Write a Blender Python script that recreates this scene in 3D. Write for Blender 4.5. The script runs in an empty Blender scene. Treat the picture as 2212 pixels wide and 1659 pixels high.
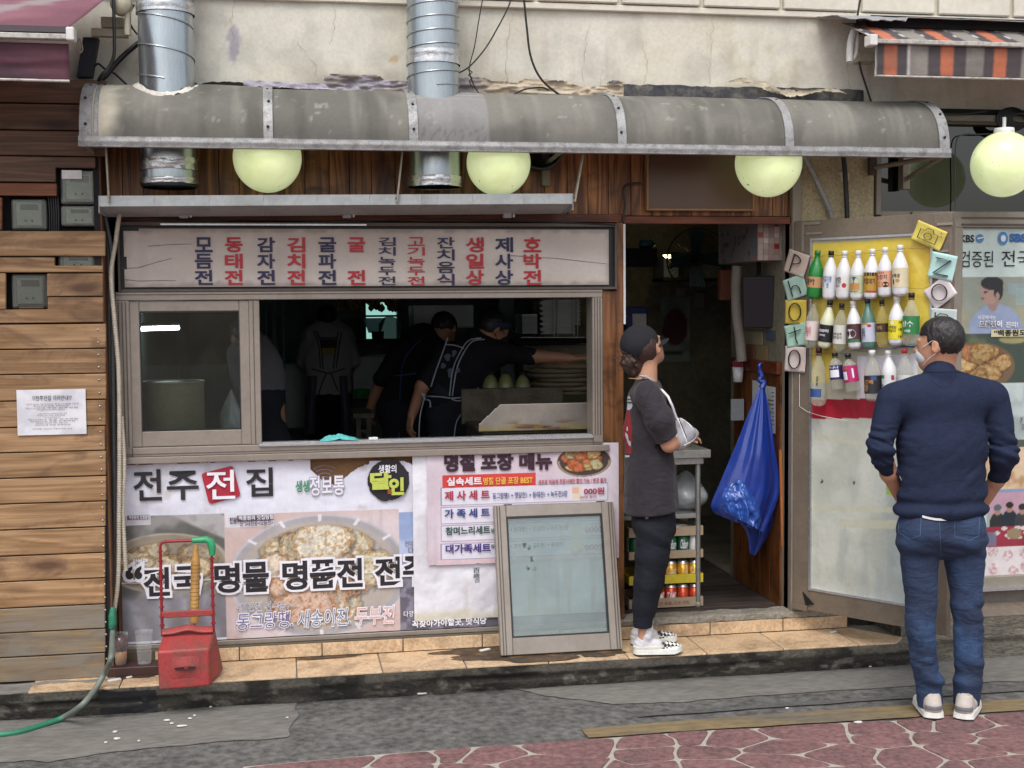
import bpy, math, random
import numpy as np
from mathutils import Vector, Matrix, Euler
from mathutils.bvhtree import BVHTree
random.seed(7); rng = np.random.default_rng(7)
SC = bpy.context.scene
COL = SC.collection
PI = math.pi

FPX, CAMD, CAMH = 2800.0, 6.6, 1.91
_y, _p, _r = math.radians(10.05), math.radians(3.38), math.radians(-0.47)
_f = np.array([math.sin(_y)*math.cos(_p), math.cos(_y)*math.cos(_p), -math.sin(_p)])
_rt = np.array([math.cos(_y), -math.sin(_y), 0.0]); _up = np.cross(_rt, _f)
_c, _s = math.cos(_r), math.sin(_r); _rt, _up = _c*_rt+_s*_up, -_s*_rt+_c*_up
CAMP = np.array([0.0, -CAMD, CAMH])
cd = bpy.data.cameras.new('camera'); cam = bpy.data.objects.new('camera', cd); COL.objects.link(cam)
cd.sensor_width = 36.0; cd.lens = 36.0*FPX/2212.0; cd.clip_start = 0.05; cd.clip_end = 400
cam.matrix_world = Matrix(((_rt[0], _up[0], -_f[0], CAMP[0]), (_rt[1], _up[1], -_f[1], CAMP[1]), (_rt[2], _up[2], -_f[2], CAMP[2]), (0, 0, 0, 1)))
SC.camera = cam
w = bpy.data.worlds.new('World'); SC.world = w; w.use_nodes = True
nt = w.node_tree; nt.nodes.clear()
sky = nt.nodes.new('ShaderNodeTexSky'); sky.sky_type = 'NISHITA'; sky.sun_disc = False
SUN_EL, SUN_ROT = math.radians(58), math.radians(200)
sky.sun_elevation = SUN_EL; sky.sun_rotation = SUN_ROT; sky.dust_density = 3.5; sky.air_density = 1.2
hs = nt.nodes.new('ShaderNodeHueSaturation'); hs.inputs['Saturation'].default_value = 0.36
bg = nt.nodes.new('ShaderNodeBackground'); bg.inputs['Strength'].default_value = 0.15
wo = nt.nodes.new('ShaderNodeOutputWorld')
nt.links.new(sky.outputs[0], hs.inputs['Color']); nt.links.new(hs.outputs[0], bg.inputs['Color']); nt.links.new(bg.outputs[0], wo.inputs['Surface'])
sl = bpy.data.lights.new('sun', 'SUN'); sl.energy = 0.9; sl.angle = math.radians(25); sl.color = (1.0, 0.97, 0.92)
so = bpy.data.objects.new('sun', sl); COL.objects.link(so)
sd = Vector((math.sin(SUN_ROT)*math.cos(SUN_EL), math.cos(SUN_ROT)*math.cos(SUN_EL), math.sin(SUN_EL)))
so.rotation_euler = sd.to_track_quat('Z', 'Y').to_euler(); so.location = (0, -6, 12)
SC.view_settings.view_transform = 'Standard'; SC.view_settings.look = 'None'
SC.view_settings.exposure = 0.58; SC.view_settings.gamma = 1.0; SC.view_settings.use_curve_mapping = False
SC.cycles.max_bounces = 8; SC.cycles.transparent_max_bounces = 16
SC.cycles.sample_clamp_indirect = 6.0

def _ray(px, py): return _f + (px-1106.0)/FPX*_rt - (py-829.5)/FPX*_up
def aty(px, py, Y=0.0):
    d = _ray(px, py); return CAMP + d*((Y+CAMD)/d[1])
def atz(px, py, Z=0.0):
    d = _ray(px, py); return CAMP + d*((Z-CAMH)/d[2])
def xx(px, py, Y=0.0): return float(aty(px, py, Y)[0])
def zz(px, py, Y=0.0): return float(aty(px, py, Y)[2])
def R4(x0, y0, x1, y1, Y=0.0):
    mx, my = (x0+x1)/2, (y0+y1)/2
    return xx(x0, my, Y), xx(x1, my, Y), zz(mx, y1, Y), zz(mx, y0, Y)   # x0 x1 z0 z1

def _h(i, j, k, s):
    n = (i*374761393 + j*668265263 + k*2147483647 + s*1274126177) & 0x7fffffff
    n = ((n ^ (n >> 13))*1274126177) & 0x7fffffff
    return ((n ^ (n >> 16)) & 0xffff)/65535.0
def _h1(i, j, k, s):
    n = (i*374761393 + j*668265263 + k*2147483647 + s*1274126177) & 0x7fffffff
    n = ((n ^ (n >> 13))*1274126177) & 0x7fffffff
    return ((n ^ (n >> 16)) & 0xffff)/65535.0
def noise3(x, y, z, s=0):
    if not (isinstance(x, np.ndarray) or isinstance(y, np.ndarray) or isinstance(z, np.ndarray)):
        xi, yi, zi = math.floor(x), math.floor(y), math.floor(z); fx, fy, fz = x-xi, y-yi, z-zi
        fx, fy, fz = fx*fx*(3-2*fx), fy*fy*(3-2*fy), fz*fz*(3-2*fz); r = 0
        for a in (0, 1):
            for b in (0, 1):
                w_ = (fx if a else 1-fx)*(fy if b else 1-fy)
                if w_: r += w_*((1-fz)*_h1(xi+a, yi+b, zi, s)+fz*_h1(xi+a, yi+b, zi+1, s))
        return r
    x, y, z = np.broadcast_arrays(np.asarray(x, float), np.asarray(y, float), np.asarray(z, float))
    xi, yi, zi = (np.floor(a).astype(np.int64) for a in (x, y, z))
    fx, fy, fz = x-xi, y-yi, z-zi
    fx, fy, fz = (a*a*(3-2*a) for a in (fx, fy, fz))
    r = 0
    for a in (0, 1):
        wx = fx if a else 1-fx
        for b in (0, 1):
            wy = fy if b else 1-fy
            for c in (0, 1):
                r = r + wx*wy*(fz if c else 1-fz)*_h(xi+a, yi+b, zi+c, s)
    return r
def fbm(x, y, z=0.0, o=4, s=0):
    r = 0; a = .5; t = 0
    for i in range(o):
        r = r + a*noise3(x*2**i, y*2**i, z*2**i, s+i*17); t += a; a *= .5
    return r/t
def sst(a, b, x): t = np.clip((x-a)/(b-a), 0, 1); return t*t*(3-2*t)
def lin(c):
    if isinstance(c, str):
        c = c.lstrip('#'); c = ''.join(q*2 for q in c) if len(c) == 3 else c; c = [int(c[i:i+2], 16)/255 for i in (0, 2, 4)]
    return tuple(v/12.92 if v <= 0.04045 else ((v+0.055)/1.055)**2.4 for v in c)
def hx(c):
    c = c.lstrip('#'); return np.array([int(c[i:i+2], 16)/255 for i in (0, 2, 4)])

_M = {}
def node(nt, t, **kw):
    n = nt.nodes.new(t)
    for k, v in kw.items():
        if k.startswith('i_'):
            n.inputs[k[2:].replace('_', ' ')].default_value = v
        else: setattr(n, k, v)
    return n
def mix(nt, a, b, fac, mode='MIX'):
    n = nt.nodes.new('ShaderNodeMix'); n.data_type = 'RGBA'; n.blend_type = mode
    for sock, v in ((n.inputs[0], fac), (n.inputs[6], a), (n.inputs[7], b)):
        if hasattr(v, 'is_linked') or isinstance(v, bpy.types.NodeSocket): nt.links.new(v, sock)
        elif isinstance(v, (int, float)): sock.default_value = v
        else: sock.default_value = (*v, 1)
    return n.outputs[2]
def ramp(nt, src, a, b, ca=(0, 0, 0), cb=(1, 1, 1)):
    r = nt.nodes.new('ShaderNodeValToRGB'); nt.links.new(src, r.inputs[0])
    r.color_ramp.elements[0].position = a; r.color_ramp.elements[1].position = b
    r.color_ramp.elements[0].color = (*ca, 1); r.color_ramp.elements[1].color = (*cb, 1)
    return r.outputs[0]
def coords(nt, scale=(1, 1, 1), rot=(0, 0, 0), rnd=True, kind='Object'):
    tc = nt.nodes.new('ShaderNodeTexCoord'); mp = nt.nodes.new('ShaderNodeMapping')
    mp.inputs['Scale'].default_value = scale; mp.inputs['Rotation'].default_value = rot
    nt.links.new(tc.outputs[kind], mp.inputs[0])
    if rnd:
        oi = nt.nodes.new('ShaderNodeObjectInfo'); vm = nt.nodes.new('ShaderNodeVectorMath'); vm.operation = 'SCALE'
        cx = nt.nodes.new('ShaderNodeCombineXYZ')
        for i in range(3): nt.links.new(oi.outputs['Random'], cx.inputs[i])
        nt.links.new(cx.outputs[0], vm.inputs[0]); vm.inputs['Scale'].default_value = 37.0
        nt.links.new(vm.outputs[0], mp.inputs['Location'])
    return mp.outputs[0]
def noiz(nt, vec, scale, detail=5, rough=.6, dist=0.0):
    n = node(nt, 'ShaderNodeTexNoise'); n.inputs['Scale'].default_value = scale; n.inputs['Detail'].default_value = detail
    n.inputs['Roughness'].default_value = rough; n.inputs['Distortion'].default_value = dist
    nt.links.new(vec, n.inputs['Vector']); return n.outputs[0]
def newmat(name):
    m = bpy.data.materials.new(name); m.use_nodes = True; nt = m.node_tree
    b = nt.nodes['Principled BSDF']; return m, nt, b
def mat(name, col, rough=.6, metal=0.0, dirt=.25, dcol=None, dscale=6.0, fine=.12, bump=.15, bscale=60.0, spec=.5, stretch=(1, 1, 1),
        coat=0.0, trans=0.0, ior=1.45, emit=None, estr=0.0, alpha=1.0, sheen=0.0, vcol=False, rvar=.15, hue=0.0, sss=0.0, bd=.004, fold=0.0, fsc=9.0):
    if name in _M: return _M[name]
    m, nt, b = newmat(name); L = nt.links.new
    vec = coords(nt, stretch)
    if vcol:
        at = node(nt, 'ShaderNodeAttribute', attribute_name='Col'); base = at.outputs['Color']
    else:
        rg = node(nt, 'ShaderNodeRGB'); rg.outputs[0].default_value = (*lin(col), 1); base = rg.outputs[0]
    big = noiz(nt, vec, dscale, 6, .62, .4); fn = noiz(nt, vec, dscale*9, 4, .6)
    dk = lin(dcol) if dcol else tuple(v*.45 for v in (lin(col) if not vcol else (.3, .28, .25)))
    c = base
    if dirt > 0:
        mk = ramp(nt, big, .45, .75)
        s = node(nt, 'ShaderNodeMath', operation='MULTIPLY'); L(mk, s.inputs[0]); s.inputs[1].default_value = dirt
        c = mix(nt, c, dk, s.outputs[0], 'MIX')
    if fine > 0:
        fr = ramp(nt, fn, .3, .7, (1-fine,)*3, (1+fine*.6,)*3); c = mix(nt, c, fr, 1.0, 'MULTIPLY')
    if hue > 0:
        oi = node(nt, 'ShaderNodeObjectInfo'); hv = node(nt, 'ShaderNodeHueSaturation')
        mr = node(nt, 'ShaderNodeMapRange'); L(oi.outputs['Random'], mr.inputs[0]); mr.inputs[3].default_value = 1-hue; mr.inputs[4].default_value = 1+hue
        L(mr.outputs[0], hv.inputs['Value']); L(c, hv.inputs['Color']); c = hv.outputs[0]
    L(c, b.inputs['Base Color'])
    if rvar > 0:
        mr = node(nt, 'ShaderNodeMapRange'); L(big, mr.inputs[0]); mr.inputs[3].default_value = max(0, rough-rvar); mr.inputs[4].default_value = min(1, rough+rvar); L(mr.outputs[0], b.inputs['Roughness'])
    else: b.inputs['Roughness'].default_value = rough
    b.inputs['Metallic'].default_value = metal; b.inputs['Specular IOR Level'].default_value = spec
    if coat: b.inputs['Coat Weight'].default_value = coat
    if trans: b.inputs['Transmission Weight'].default_value = trans; b.inputs['IOR'].default_value = ior
    if alpha < 1: b.inputs['Alpha'].default_value = alpha
    if sheen: b.inputs['Sheen Weight'].default_value = sheen
    if sss: b.inputs['Subsurface Weight'].default_value = sss; b.inputs['Subsurface Radius'].default_value = (.012, .005, .003)
    if emit: b.inputs['Emission Color'].default_value = (*lin(emit), 1); b.inputs['Emission Strength'].default_value = estr
    if bump > 0:
        bn = node(nt, 'ShaderNodeBump'); bn.inputs['Strength'].default_value = bump; bn.inputs['Distance'].default_value = bd
        L(noiz(nt, vec, bscale, 5, .65), bn.inputs['Height']); L(bn.outputs[0], b.inputs['Normal'])
        if fold:
            b2 = node(nt, 'ShaderNodeBump'); b2.inputs['Strength'].default_value = fold; b2.inputs['Distance'].default_value = .03
            L(noiz(nt, coords(nt, (1, 1, 1.7), (.3, .5, .4)), fsc, 3, .45, 1.6), b2.inputs['Height']); L(b2.outputs[0], bn.inputs['Normal'])
    _M[name] = m; return m
def wood(name, c1, c2, c3, axis='X', gs=1.0, rough=.55, knots=True, spread=.18, weather=None, spec=.4):
    """planks with long wavy grain, rings round knots, each board its own piece of tree"""
    if name in _M: return _M[name]
    m, nt, b = newmat(name); L = nt.links.new
    st = {'X': (.5*gs, 5*gs, 5*gs), 'Z': (5*gs, 5*gs, .5*gs)}[axis]
    vec = coords(nt, st)
    warp = noiz(nt, vec, 1.1, 3, .5, 0.6)
    wv = node(nt, 'ShaderNodeMath', operation='MULTIPLY'); L(warp, wv.inputs[0]); wv.inputs[1].default_value = 16.0
    rings = node(nt, 'ShaderNodeMath', operation='PINGPONG'); L(wv.outputs[0], rings.inputs[0]); rings.inputs[1].default_value = 1.0
    g = mix(nt, lin(c1), lin(c2), ramp(nt, rings.outputs[0], .05, .95))
    fib = noiz(nt, coords(nt, {'X': (3*gs, 90*gs, 90*gs), 'Z': (90*gs, 90*gs, 3*gs)}[axis]), 1.0, 4, .6)
    g = mix(nt, g, ramp(nt, fib, .3, .75, (.62,)*3, (1.1,)*3), 1.0, 'MULTIPLY')
    dirt = noiz(nt, coords(nt, (1.5, 3, 3)), 2.2, 6, .65, .8)
    g = mix(nt, g, lin(c3), ramp(nt, dirt, .52, .74))
    if knots:
        vo = node(nt, 'ShaderNodeTexVoronoi'); vo.inputs['Scale'].default_value = 1.0
        L(coords(nt, {'X': (1.6, 5, 5), 'Z': (5, 5, 1.6)}[axis]), vo.inputs['Vector'])
        g = mix(nt, lin(c3), g, ramp(nt, vo.outputs['Distance'], .07, .2))
    if weather:
        wn = noiz(nt, coords(nt, (1, 4, 4)), 3.0, 6, .7, .5)
        g = mix(nt, g, lin(weather), ramp(nt, wn, .35, .62))
    oi = node(nt, 'ShaderNodeObjectInfo'); hv = node(nt, 'ShaderNodeHueSaturation'); mr = node(nt, 'ShaderNodeMapRange')
    L(oi.outputs['Random'], mr.inputs[0]); mr.inputs[3].default_value = 1-spread; mr.inputs[4].default_value = 1+spread
    L(mr.outputs[0], hv.inputs['Value']); L(g, hv.inputs['Color']); L(hv.outputs[0], b.inputs['Base Color'])
    b.inputs['Roughness'].default_value = rough; b.inputs['Specular IOR Level'].default_value = spec
    bn = node(nt, 'ShaderNodeBump'); bn.inputs['Strength'].default_value = .35; bn.inputs['Distance'].default_value = .003
    L(fib, bn.inputs['Height']); L(bn.outputs[0], b.inputs['Normal'])
    _M[name] = m; return m
def glassmat(name, tint='#eef4f2', rough=.02, alpha=.12, dirt=.25, dirtcol='#b9b3a2', dscale=3.0, metal=0.0):
    """thin pane: mostly see-through, mirrors a little, dusty film"""
    if name in _M: return _M[name]
    m, nt, b = newmat(name); L = nt.links.new
    nt.nodes.remove(b); out = nt.nodes['Material Output']
    tr = node(nt, 'ShaderNodeBsdfTransparent'); tr.inputs[0].default_value = (*lin(tint), 1)
    gl = node(nt, 'ShaderNodeBsdfGlossy'); gl.inputs['Roughness'].default_value = rough
    df = node(nt, 'ShaderNodeBsdfDiffuse'); df.inputs[0].default_value = (*lin(dirtcol), 1)
    fr = node(nt, 'ShaderNodeFresnel'); fr.inputs[0].default_value = 1.5
    ad = node(nt, 'ShaderNodeMath', operation='MULTIPLY_ADD'); L(fr.outputs[0], ad.inputs[0]); ad.inputs[1].default_value = 1.0; ad.inputs[2].default_value = metal
    s1 = node(nt, 'ShaderNodeMixShader'); L(ad.outputs[0], s1.inputs[0]); L(tr.outputs[0], s1.inputs[1]); L(gl.outputs[0], s1.inputs[2])
    vec = coords(nt, (1, 1, 1)); n = noiz(nt, vec, dscale, 6, .65, .6)
    r = ramp(nt, n, .3, .85, (alpha,)*3, (alpha+dirt,)*3)
    s2 = node(nt, 'ShaderNodeMixShader'); L(r, s2.inputs[0]); L(s1.outputs[0], s2.inputs[1]); L(df.outputs[0], s2.inputs[2])
    L(s2.outputs[0], out.inputs['Surface']); _M[name] = m; return m

class MB:
    def __init__(s): s.v = []; s.f = []; s.sm = []; s.mi = []; s.cur = 0; s.col = None
    def add(s, vs, fs, smooth=False):
        o = len(s.v); s.v.extend([tuple(map(float, v)) for v in vs])
        for f in fs: s.f.append(tuple(o+i for i in f)); s.sm.append(smooth); s.mi.append(s.cur)
        return s
    def box(s, x0, x1, y0, y1, z0, z1):
        if x1 < x0: x0, x1 = x1, x0
        if y1 < y0: y0, y1 = y1, y0
        if z1 < z0: z0, z1 = z1, z0
        return s.add([(x, y, z) for z in (z0, z1) for y in (y0, y1) for x in (x0, x1)],
                     [(0, 2, 3, 1), (4, 5, 7, 6), (0, 1, 5, 4), (2, 6, 7, 3), (0, 4, 6, 2), (1, 3, 7, 5)])
    def obox(s, c, h, M):
        """oriented box: centre, half sizes, 3x3 matrix"""
        vs = []
        for z in (-1, 1):
            for y in (-1, 1):
                for x in (-1, 1): vs.append(Vector(c) + M @ Vector((x*h[0], y*h[1], z*h[2])))
        return s.add(vs, [(0, 2, 3, 1), (4, 5, 7, 6), (0, 1, 5, 4), (2, 6, 7, 3), (0, 4, 6, 2), (1, 3, 7, 5)])
    def prism(s, pts, y0, y1):
        """xz polygon (anticlockwise seen from -Y) pushed back from y0 to y1"""
        n = len(pts); vs = [(p[0], y0, p[1]) for p in pts]+[(p[0], y1, p[1]) for p in pts]
        fs = [tuple(range(n)), tuple(range(2*n-1, n-1, -1))]+[(i, i+n, (i+1) % n+n, (i+1) % n) for i in range(n)]
        return s.add(vs, fs)
    def prismz(s, pts, z0, z1):
        n = len(pts); vs = [(p[0], p[1], z0) for p in pts]+[(p[0], p[1], z1) for p in pts]
        return s.add(vs, [tuple(range(n-1, -1, -1)), tuple(range(n, 2*n))]+[(i, (i+1) % n, (i+1) % n+n, i+n) for i in range(n)])
    def tube(s, path, r, n=8, cap=True, flat=1.0):
        path = [Vector(p) for p in path]; rs = list(np.interp(np.linspace(0, 1, len(path)), np.linspace(0, 1, len(r)), r)) if hasattr(r, '__len__') else [r]*len(path)
        t0 = (path[1]-path[0]).normalized(); up = Vector((0, 0, 1)) if abs(t0.z) < .9 else Vector((1, 0, 0))
        a = t0.cross(up).normalized(); vs = []
        for i, p in enumerate(path):
            t = (path[min(i+1, len(path)-1)]-path[max(i-1, 0)]).normalized()
            a = (a-t*a.dot(t)).normalized(); bb = t.cross(a)
            for k in range(n):
                th = 2*PI*k/n; vs.append(p+(a*math.cos(th)+bb*math.sin(th)*flat)*rs[i])
        fs = [(i*n+k, i*n+(k+1) % n, (i+1)*n+(k+1) % n, (i+1)*n+k) for i in range(len(path)-1) for k in range(n)]
        s.add(vs, fs, True)
        if cap:
            m = len(path)-1; s.add([vs[k] for k in range(n)], [tuple(range(n-1, -1, -1))]); s.add([vs[m*n+k] for k in range(n)], [tuple(range(n))])
        return s
    def lathe(s, prof, c=(0, 0, 0), n=20, a0=0.0, a1=2*PI, axis='Z', smooth=True):
        full = abs(a1-a0-2*PI) < 1e-6; m = n if full else n+1; vs = []
        for (r, z) in prof:
            for k in range(m):
                th = a0+(a1-a0)*k/n; p = (r*math.cos(th), r*math.sin(th), z)
                if axis == 'Y': p = (p[0], z, p[1])
                if axis == 'X': p = (z, p[0], p[1])
                vs.append((c[0]+p[0], c[1]+p[1], c[2]+p[2]))
        fs = [(i*m+k, i*m+(k+1) % m, (i+1)*m+(k+1) % m, (i+1)*m+k) for i in range(len(prof)-1) for k in range(n)]
        if axis == 'Y': fs = [f[::-1] for f in fs]
        return s.add(vs, fs, smooth)
    def grid(s, fn, nu, nv, smooth=True):
        vs = [fn(i/(nu), j/(nv)) for j in range(nv+1) for i in range(nu+1)]
        return s.add(vs, [(j*(nu+1)+i, j*(nu+1)+i+1, (j+1)*(nu+1)+i+1, (j+1)*(nu+1)+i) for j in range(nv) for i in range(nu)], smooth)
    def arrays(s, V, F, smooth=True):
        return s.add(V.tolist() if hasattr(V, 'tolist') else V, F, smooth)
def mesh_of(mb, name, mats):
    me = bpy.data.meshes.new(name); me.from_pydata(mb.v, [], mb.f)
    for m in (mats if isinstance(mats, (list, tuple)) else [mats]): me.materials.append(m)
    me.polygons.foreach_set('use_smooth', mb.sm); me.polygons.foreach_set('material_index', mb.mi)
    if mb.col is not None:
        a = me.color_attributes.new('Col', 'FLOAT_COLOR', 'POINT'); c = np.ones((len(mb.v), 4), np.float32); c[:, :3] = mb.col; a.data.foreach_set('color', c.ravel())
    me.update(); return me
def link(o, parent=None, bevel=0.0, seg=1):
    COL.objects.link(o)
    if parent is not None:
        o.parent = parent
    if bevel > 0:
        b = o.modifiers.new('bevel', 'BEVEL'); b.width = bevel; b.segments = seg; b.limit_method = 'ANGLE'; b.angle_limit = math.radians(40)
    return o
def wloc(o):
    v = Vector(o.location)
    while o.parent: o = o.parent; v += Vector(o.location)
    return v
def part(name, mb, m, parent=None, bevel=0.0, seg=1, local=False, **props):
    """one mesh object; vertices given in world coordinates unless local"""
    me = mesh_of(mb, name, m) if isinstance(mb, MB) else mb
    o = bpy.data.objects.new(name, me); link(o, parent, bevel, seg)
    if parent is not None and not local: o.location = -wloc(parent)
    if name in ('lettering', 'screw', 'groove', 'text_line'): o['kind'] = 'stuff'
    for k, v in props.items(): o[k] = v
    return o
def struct(name, mb, m, bevel=0.0, parent=None, **p):
    if parent is None: p['kind'] = 'structure'
    return part(name, mb, m, parent, bevel, **p)
def thing(name, label, cat, loc=(0, 0, 0), group=None, kind=None):
    o = bpy.data.objects.new(name, None); COL.objects.link(o); o.location = loc; o.empty_display_size = .1
    o['label'] = label; o['category'] = cat
    if group: o['group'] = group
    if kind: o['kind'] = kind
    return o
def tag(o, label, cat, group=None):
    o['label'] = label; o['category'] = cat
    if group: o['group'] = group
    return o
def frame4(mb, x0, x1, z0, z1, y0, y1, w, wt=None, wb=None, g=.0):
    """four mitre-free frame bars butted end to end"""
    wt = wt or w; wb = wb or w
    mb.box(x0, x0+w, y0, y1, z0, z1); mb.box(x1-w, x1, y0, y1, z0, z1)
    mb.box(x0+w, x1-w, y0+g, y1, z1-wt, z1); mb.box(x0+w, x1-w, y0+g, y1, z0, z0+wb); return mb
_FC = {}; _FO = []
def glyphs(body, offset=0.0, spacing=1.0, shear=0.0, line=1.0, res=3, align='LEFT'):
    k = (body, offset, spacing, shear, line, res, align)
    if k in _FC: return _FC[k]
    if not _FO: c = bpy.data.curves.new('t', 'FONT'); _FO.append(bpy.data.objects.new('t', c))
    o = _FO[0]; c = o.data; c.body = body; c.size = 1.0; c.offset = offset; c.space_character = spacing
    c.shear = shear; c.space_line = line; c.resolution_u = res; c.align_x = align
    me = bpy.data.meshes.new_from_object(o)
    n = len(me.vertices); V = np.zeros(n*3); me.vertices.foreach_get('co', V); V = V.reshape(-1, 3)[:, :2]
    F = [tuple(p.vertices) for p in me.polygons]
    bpy.data.meshes.remove(me)
    _FC[k] = (V, F); return V, F
def letters(mb, body, x0, z0, x1, z1, y, offset=0.0, rot=0.0, fmap=None, **kw):
    """flat print filling the rectangle x0..x1, z0..z1 on the plane y (or mapped by fmap)"""
    V, F = glyphs(body, offset, **kw)
    if len(V) == 0: return mb
    a, b = V.min(0), V.max(0)
    if offset:
        V0, _ = glyphs(body, 0.0, **kw); a, b = V0.min(0), V0.max(0)
    U = (V-a)/(b-a)
    X = x0+U[:, 0]*(x1-x0); Z = z0+U[:, 1]*(z1-z0)
    if rot:
        cx, cz = (x0+x1)/2, (z0+z1)/2; c, s = math.cos(rot), math.sin(rot)
        X, Z = cx+(X-cx)*c-(Z-cz)*s, cz+(X-cx)*s+(Z-cz)*c
    P = fmap(X, Z, y) if fmap else np.stack([X, np.full_like(X, y), Z], 1)
    return mb.arrays(P, F, False)
SURF = {}      # plane -> (y, wrinkle, scale, seed): print follows the creased sheet it is on
def lpx(mb, body, px0, py0, px1, py1, Y=0.0, lift=.002, **kw):
    if Y in SURF:
        y_, wr_, ws_, sd_ = SURF[Y]; kw['fmap'] = lambda X, Z, y: np.stack([X, y_-wr_*(fbm(X*ws_, Z*ws_, sd_, 4)*2-.2)-lift*.7-.006, Z], 1)
    x0, x1, z0, z1 = R4(px0, py0, px1, py1, Y); return letters(mb, body, x0, z0, x1, z1, Y-lift, **kw)
def sheet(name, x0, x1, z0, z1, y, colfn, m, parent=None, step=.006, wrinkle=.0015, wscale=6.0, keep=None, yfn=None, seed=0, **props):
    nx = max(2, int((x1-x0)/step)); nz = max(2, int((z1-z0)/step))
    X, Z = np.meshgrid(np.linspace(x0, x1, nx+1), np.linspace(z0, z1, nz+1))
    U = (X-x0)/(x1-x0); V = (Z-z0)/(z1-z0)
    Yv = y - wrinkle*(fbm(X*wscale, Z*wscale, seed, 4)*2-.2)
    if yfn is not None: Yv = Yv + yfn(U, V, X, Z)
    c = colfn(U, V, X, Z)
    idx = np.arange((nx+1)*(nz+1)).reshape(nz+1, nx+1)
    F = np.stack([idx[:-1, :-1], idx[:-1, 1:], idx[1:, 1:], idx[1:, :-1]], -1).reshape(-1, 4)
    if keep is not None:
        k = keep(U, V, X, Z).astype(float); kk = (k[:-1, :-1]+k[:-1, 1:]+k[1:, 1:]+k[1:, :-1]).reshape(-1)/4.0; F = F[kk > .5]
    mb = MB(); mb.v = np.stack([X, Yv, Z], -1).reshape(-1, 3).tolist(); mb.f = F.tolist(); mb.sm = [True]*len(mb.f); mb.mi = [0]*len(mb.f)
    c = np.clip(c, 0, 1).reshape(-1, 3); mb.col = np.where(c <= .04045, c/12.92, ((c+.055)/1.055)**2.4)
    return part(name, mb, m, parent, **props)
def mixc(a, b, t): return a*(1-t[..., None])+b*t[..., None]
def solid(c, X): return np.broadcast_to(hx(c), X.shape+(3,)).copy()

# --- the setting: ground
mAsph = mat('asphalt', '#6f6d6a', .85, dirt=.7, dcol='#4e4c4a', dscale=2.6, fine=.6, bump=1, bscale=130, bd=.01)
mConc = mat('gutter_concrete', '#76736e', .9, dirt=.6, dcol='#5a5753', dscale=2.5, fine=.3, bump=.5, bscale=70, stretch=(.6, 1.6, 1))
mKerb = mat('kerb_concrete', '#6e6a62', .92, dirt=1.0, dcol='#33302c', dscale=5, fine=.6, bump=1.0, bscale=26, bd=.02, stretch=(.55, 1, 1.3))
mTile = mat('step_tile', '#cdb08e', .5, dirt=.8, dcol='#7d6048', dscale=8.0, fine=.3, bump=.25, bscale=60, hue=.07)
mGrout = mat('tile_grout', '#5d5344', .95, dirt=.5, bump=.5)
mYel = mat('road_yellow_paint', '#7f6e4f', .85, dirt=1.0, dcol='#625e57', dscale=2.2, fine=.35, bump=.6, bscale=150, stretch=(.5, 1.5, 1))
def pavemat():
    m, nt, b = newmat('stamped_paving'); L = nt.links.new
    vec = coords(nt, (2.4, 3.4, 1), rnd=False)
    vo = node(nt, 'ShaderNodeTexVoronoi', feature='DISTANCE_TO_EDGE'); vo.inputs['Scale'].default_value = 1.0; L(vec, vo.inputs['Vector'])
    c = mix(nt, lin('#aaa499'), lin('#7e5b5b'), ramp(nt, vo.outputs[0], .022, .034))
    c = mix(nt, c, ramp(nt, noiz(nt, vec, 40, 5), .3, .7, (.7,)*3, (1.1,)*3), 1.0, 'MULTIPLY')
    L(c, b.inputs['Base Color']); b.inputs['Roughness'].default_value = .85; return m
mb = MB(); mb.add([(-60, -40, 0), (60, -40, 0), (60, .4, 0), (-60, .4, 0)], [(0, 1, 2, 3)])
struct('road', mb, mAsph)
EDGE = [(300, 1682), (525, 1659), (825, 1632), (1030, 1616), (1112, 1612), (1336, 1595), (1431, 1588), (1538, 1580), (1621, 1576.5), (1826, 1563.5), (1926, 1560), (2001, 1552.5), (2111, 1547), (2290, 1537), (2600, 1516)]
ep = [atz(x, y, 0) for x, y in EDGE]
vs = [(p[0], p[1], .004) for p in ep]+[(p[0], -14.0, .004) for p in ep]
vs = [(-30, ep[0][1]-.9, .004)]+vs[:len(ep)]+[(40, ep[-1][1]+.9, .004)]+[(-30, -14, .004)]+vs[len(ep):]+[(40, -14, .004)]
n = len(ep)+2
mb = MB(); mb.add(vs, [(i+n, i+1+n, i+1, i) for i in range(n-1)]); pav = struct('paving', mb, pavemat())
mJoint = mat('paving_joint', '#aaa499', .9, dirt=.35, dcol='#8a8278', dscale=9, fine=.25, bump=.5, bscale=120)
jp = [atz(x, y, 0) for x, y in EDGE[1:14]]
jq = [atz(x, 1700, 0) for x, y in EDGE[1:14]]; mb = MB(); vs = [(p[0], p[1]-.002, .006) for p in jp]+[(p[0], p[1], .006) for p in jq]; n = len(jp)
mb.add(vs, [(i+n, i+1+n, i+1, i) for i in range(n-1)]); part('joint_bed', mb, mJoint, pav)
mStone = mat('red_paving_stone', '#7e5b5b', .85, dirt=.8, dcol='#5f4a49', dscale=4, fine=.5, bump=.8, bscale=150, hue=.05)
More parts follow.
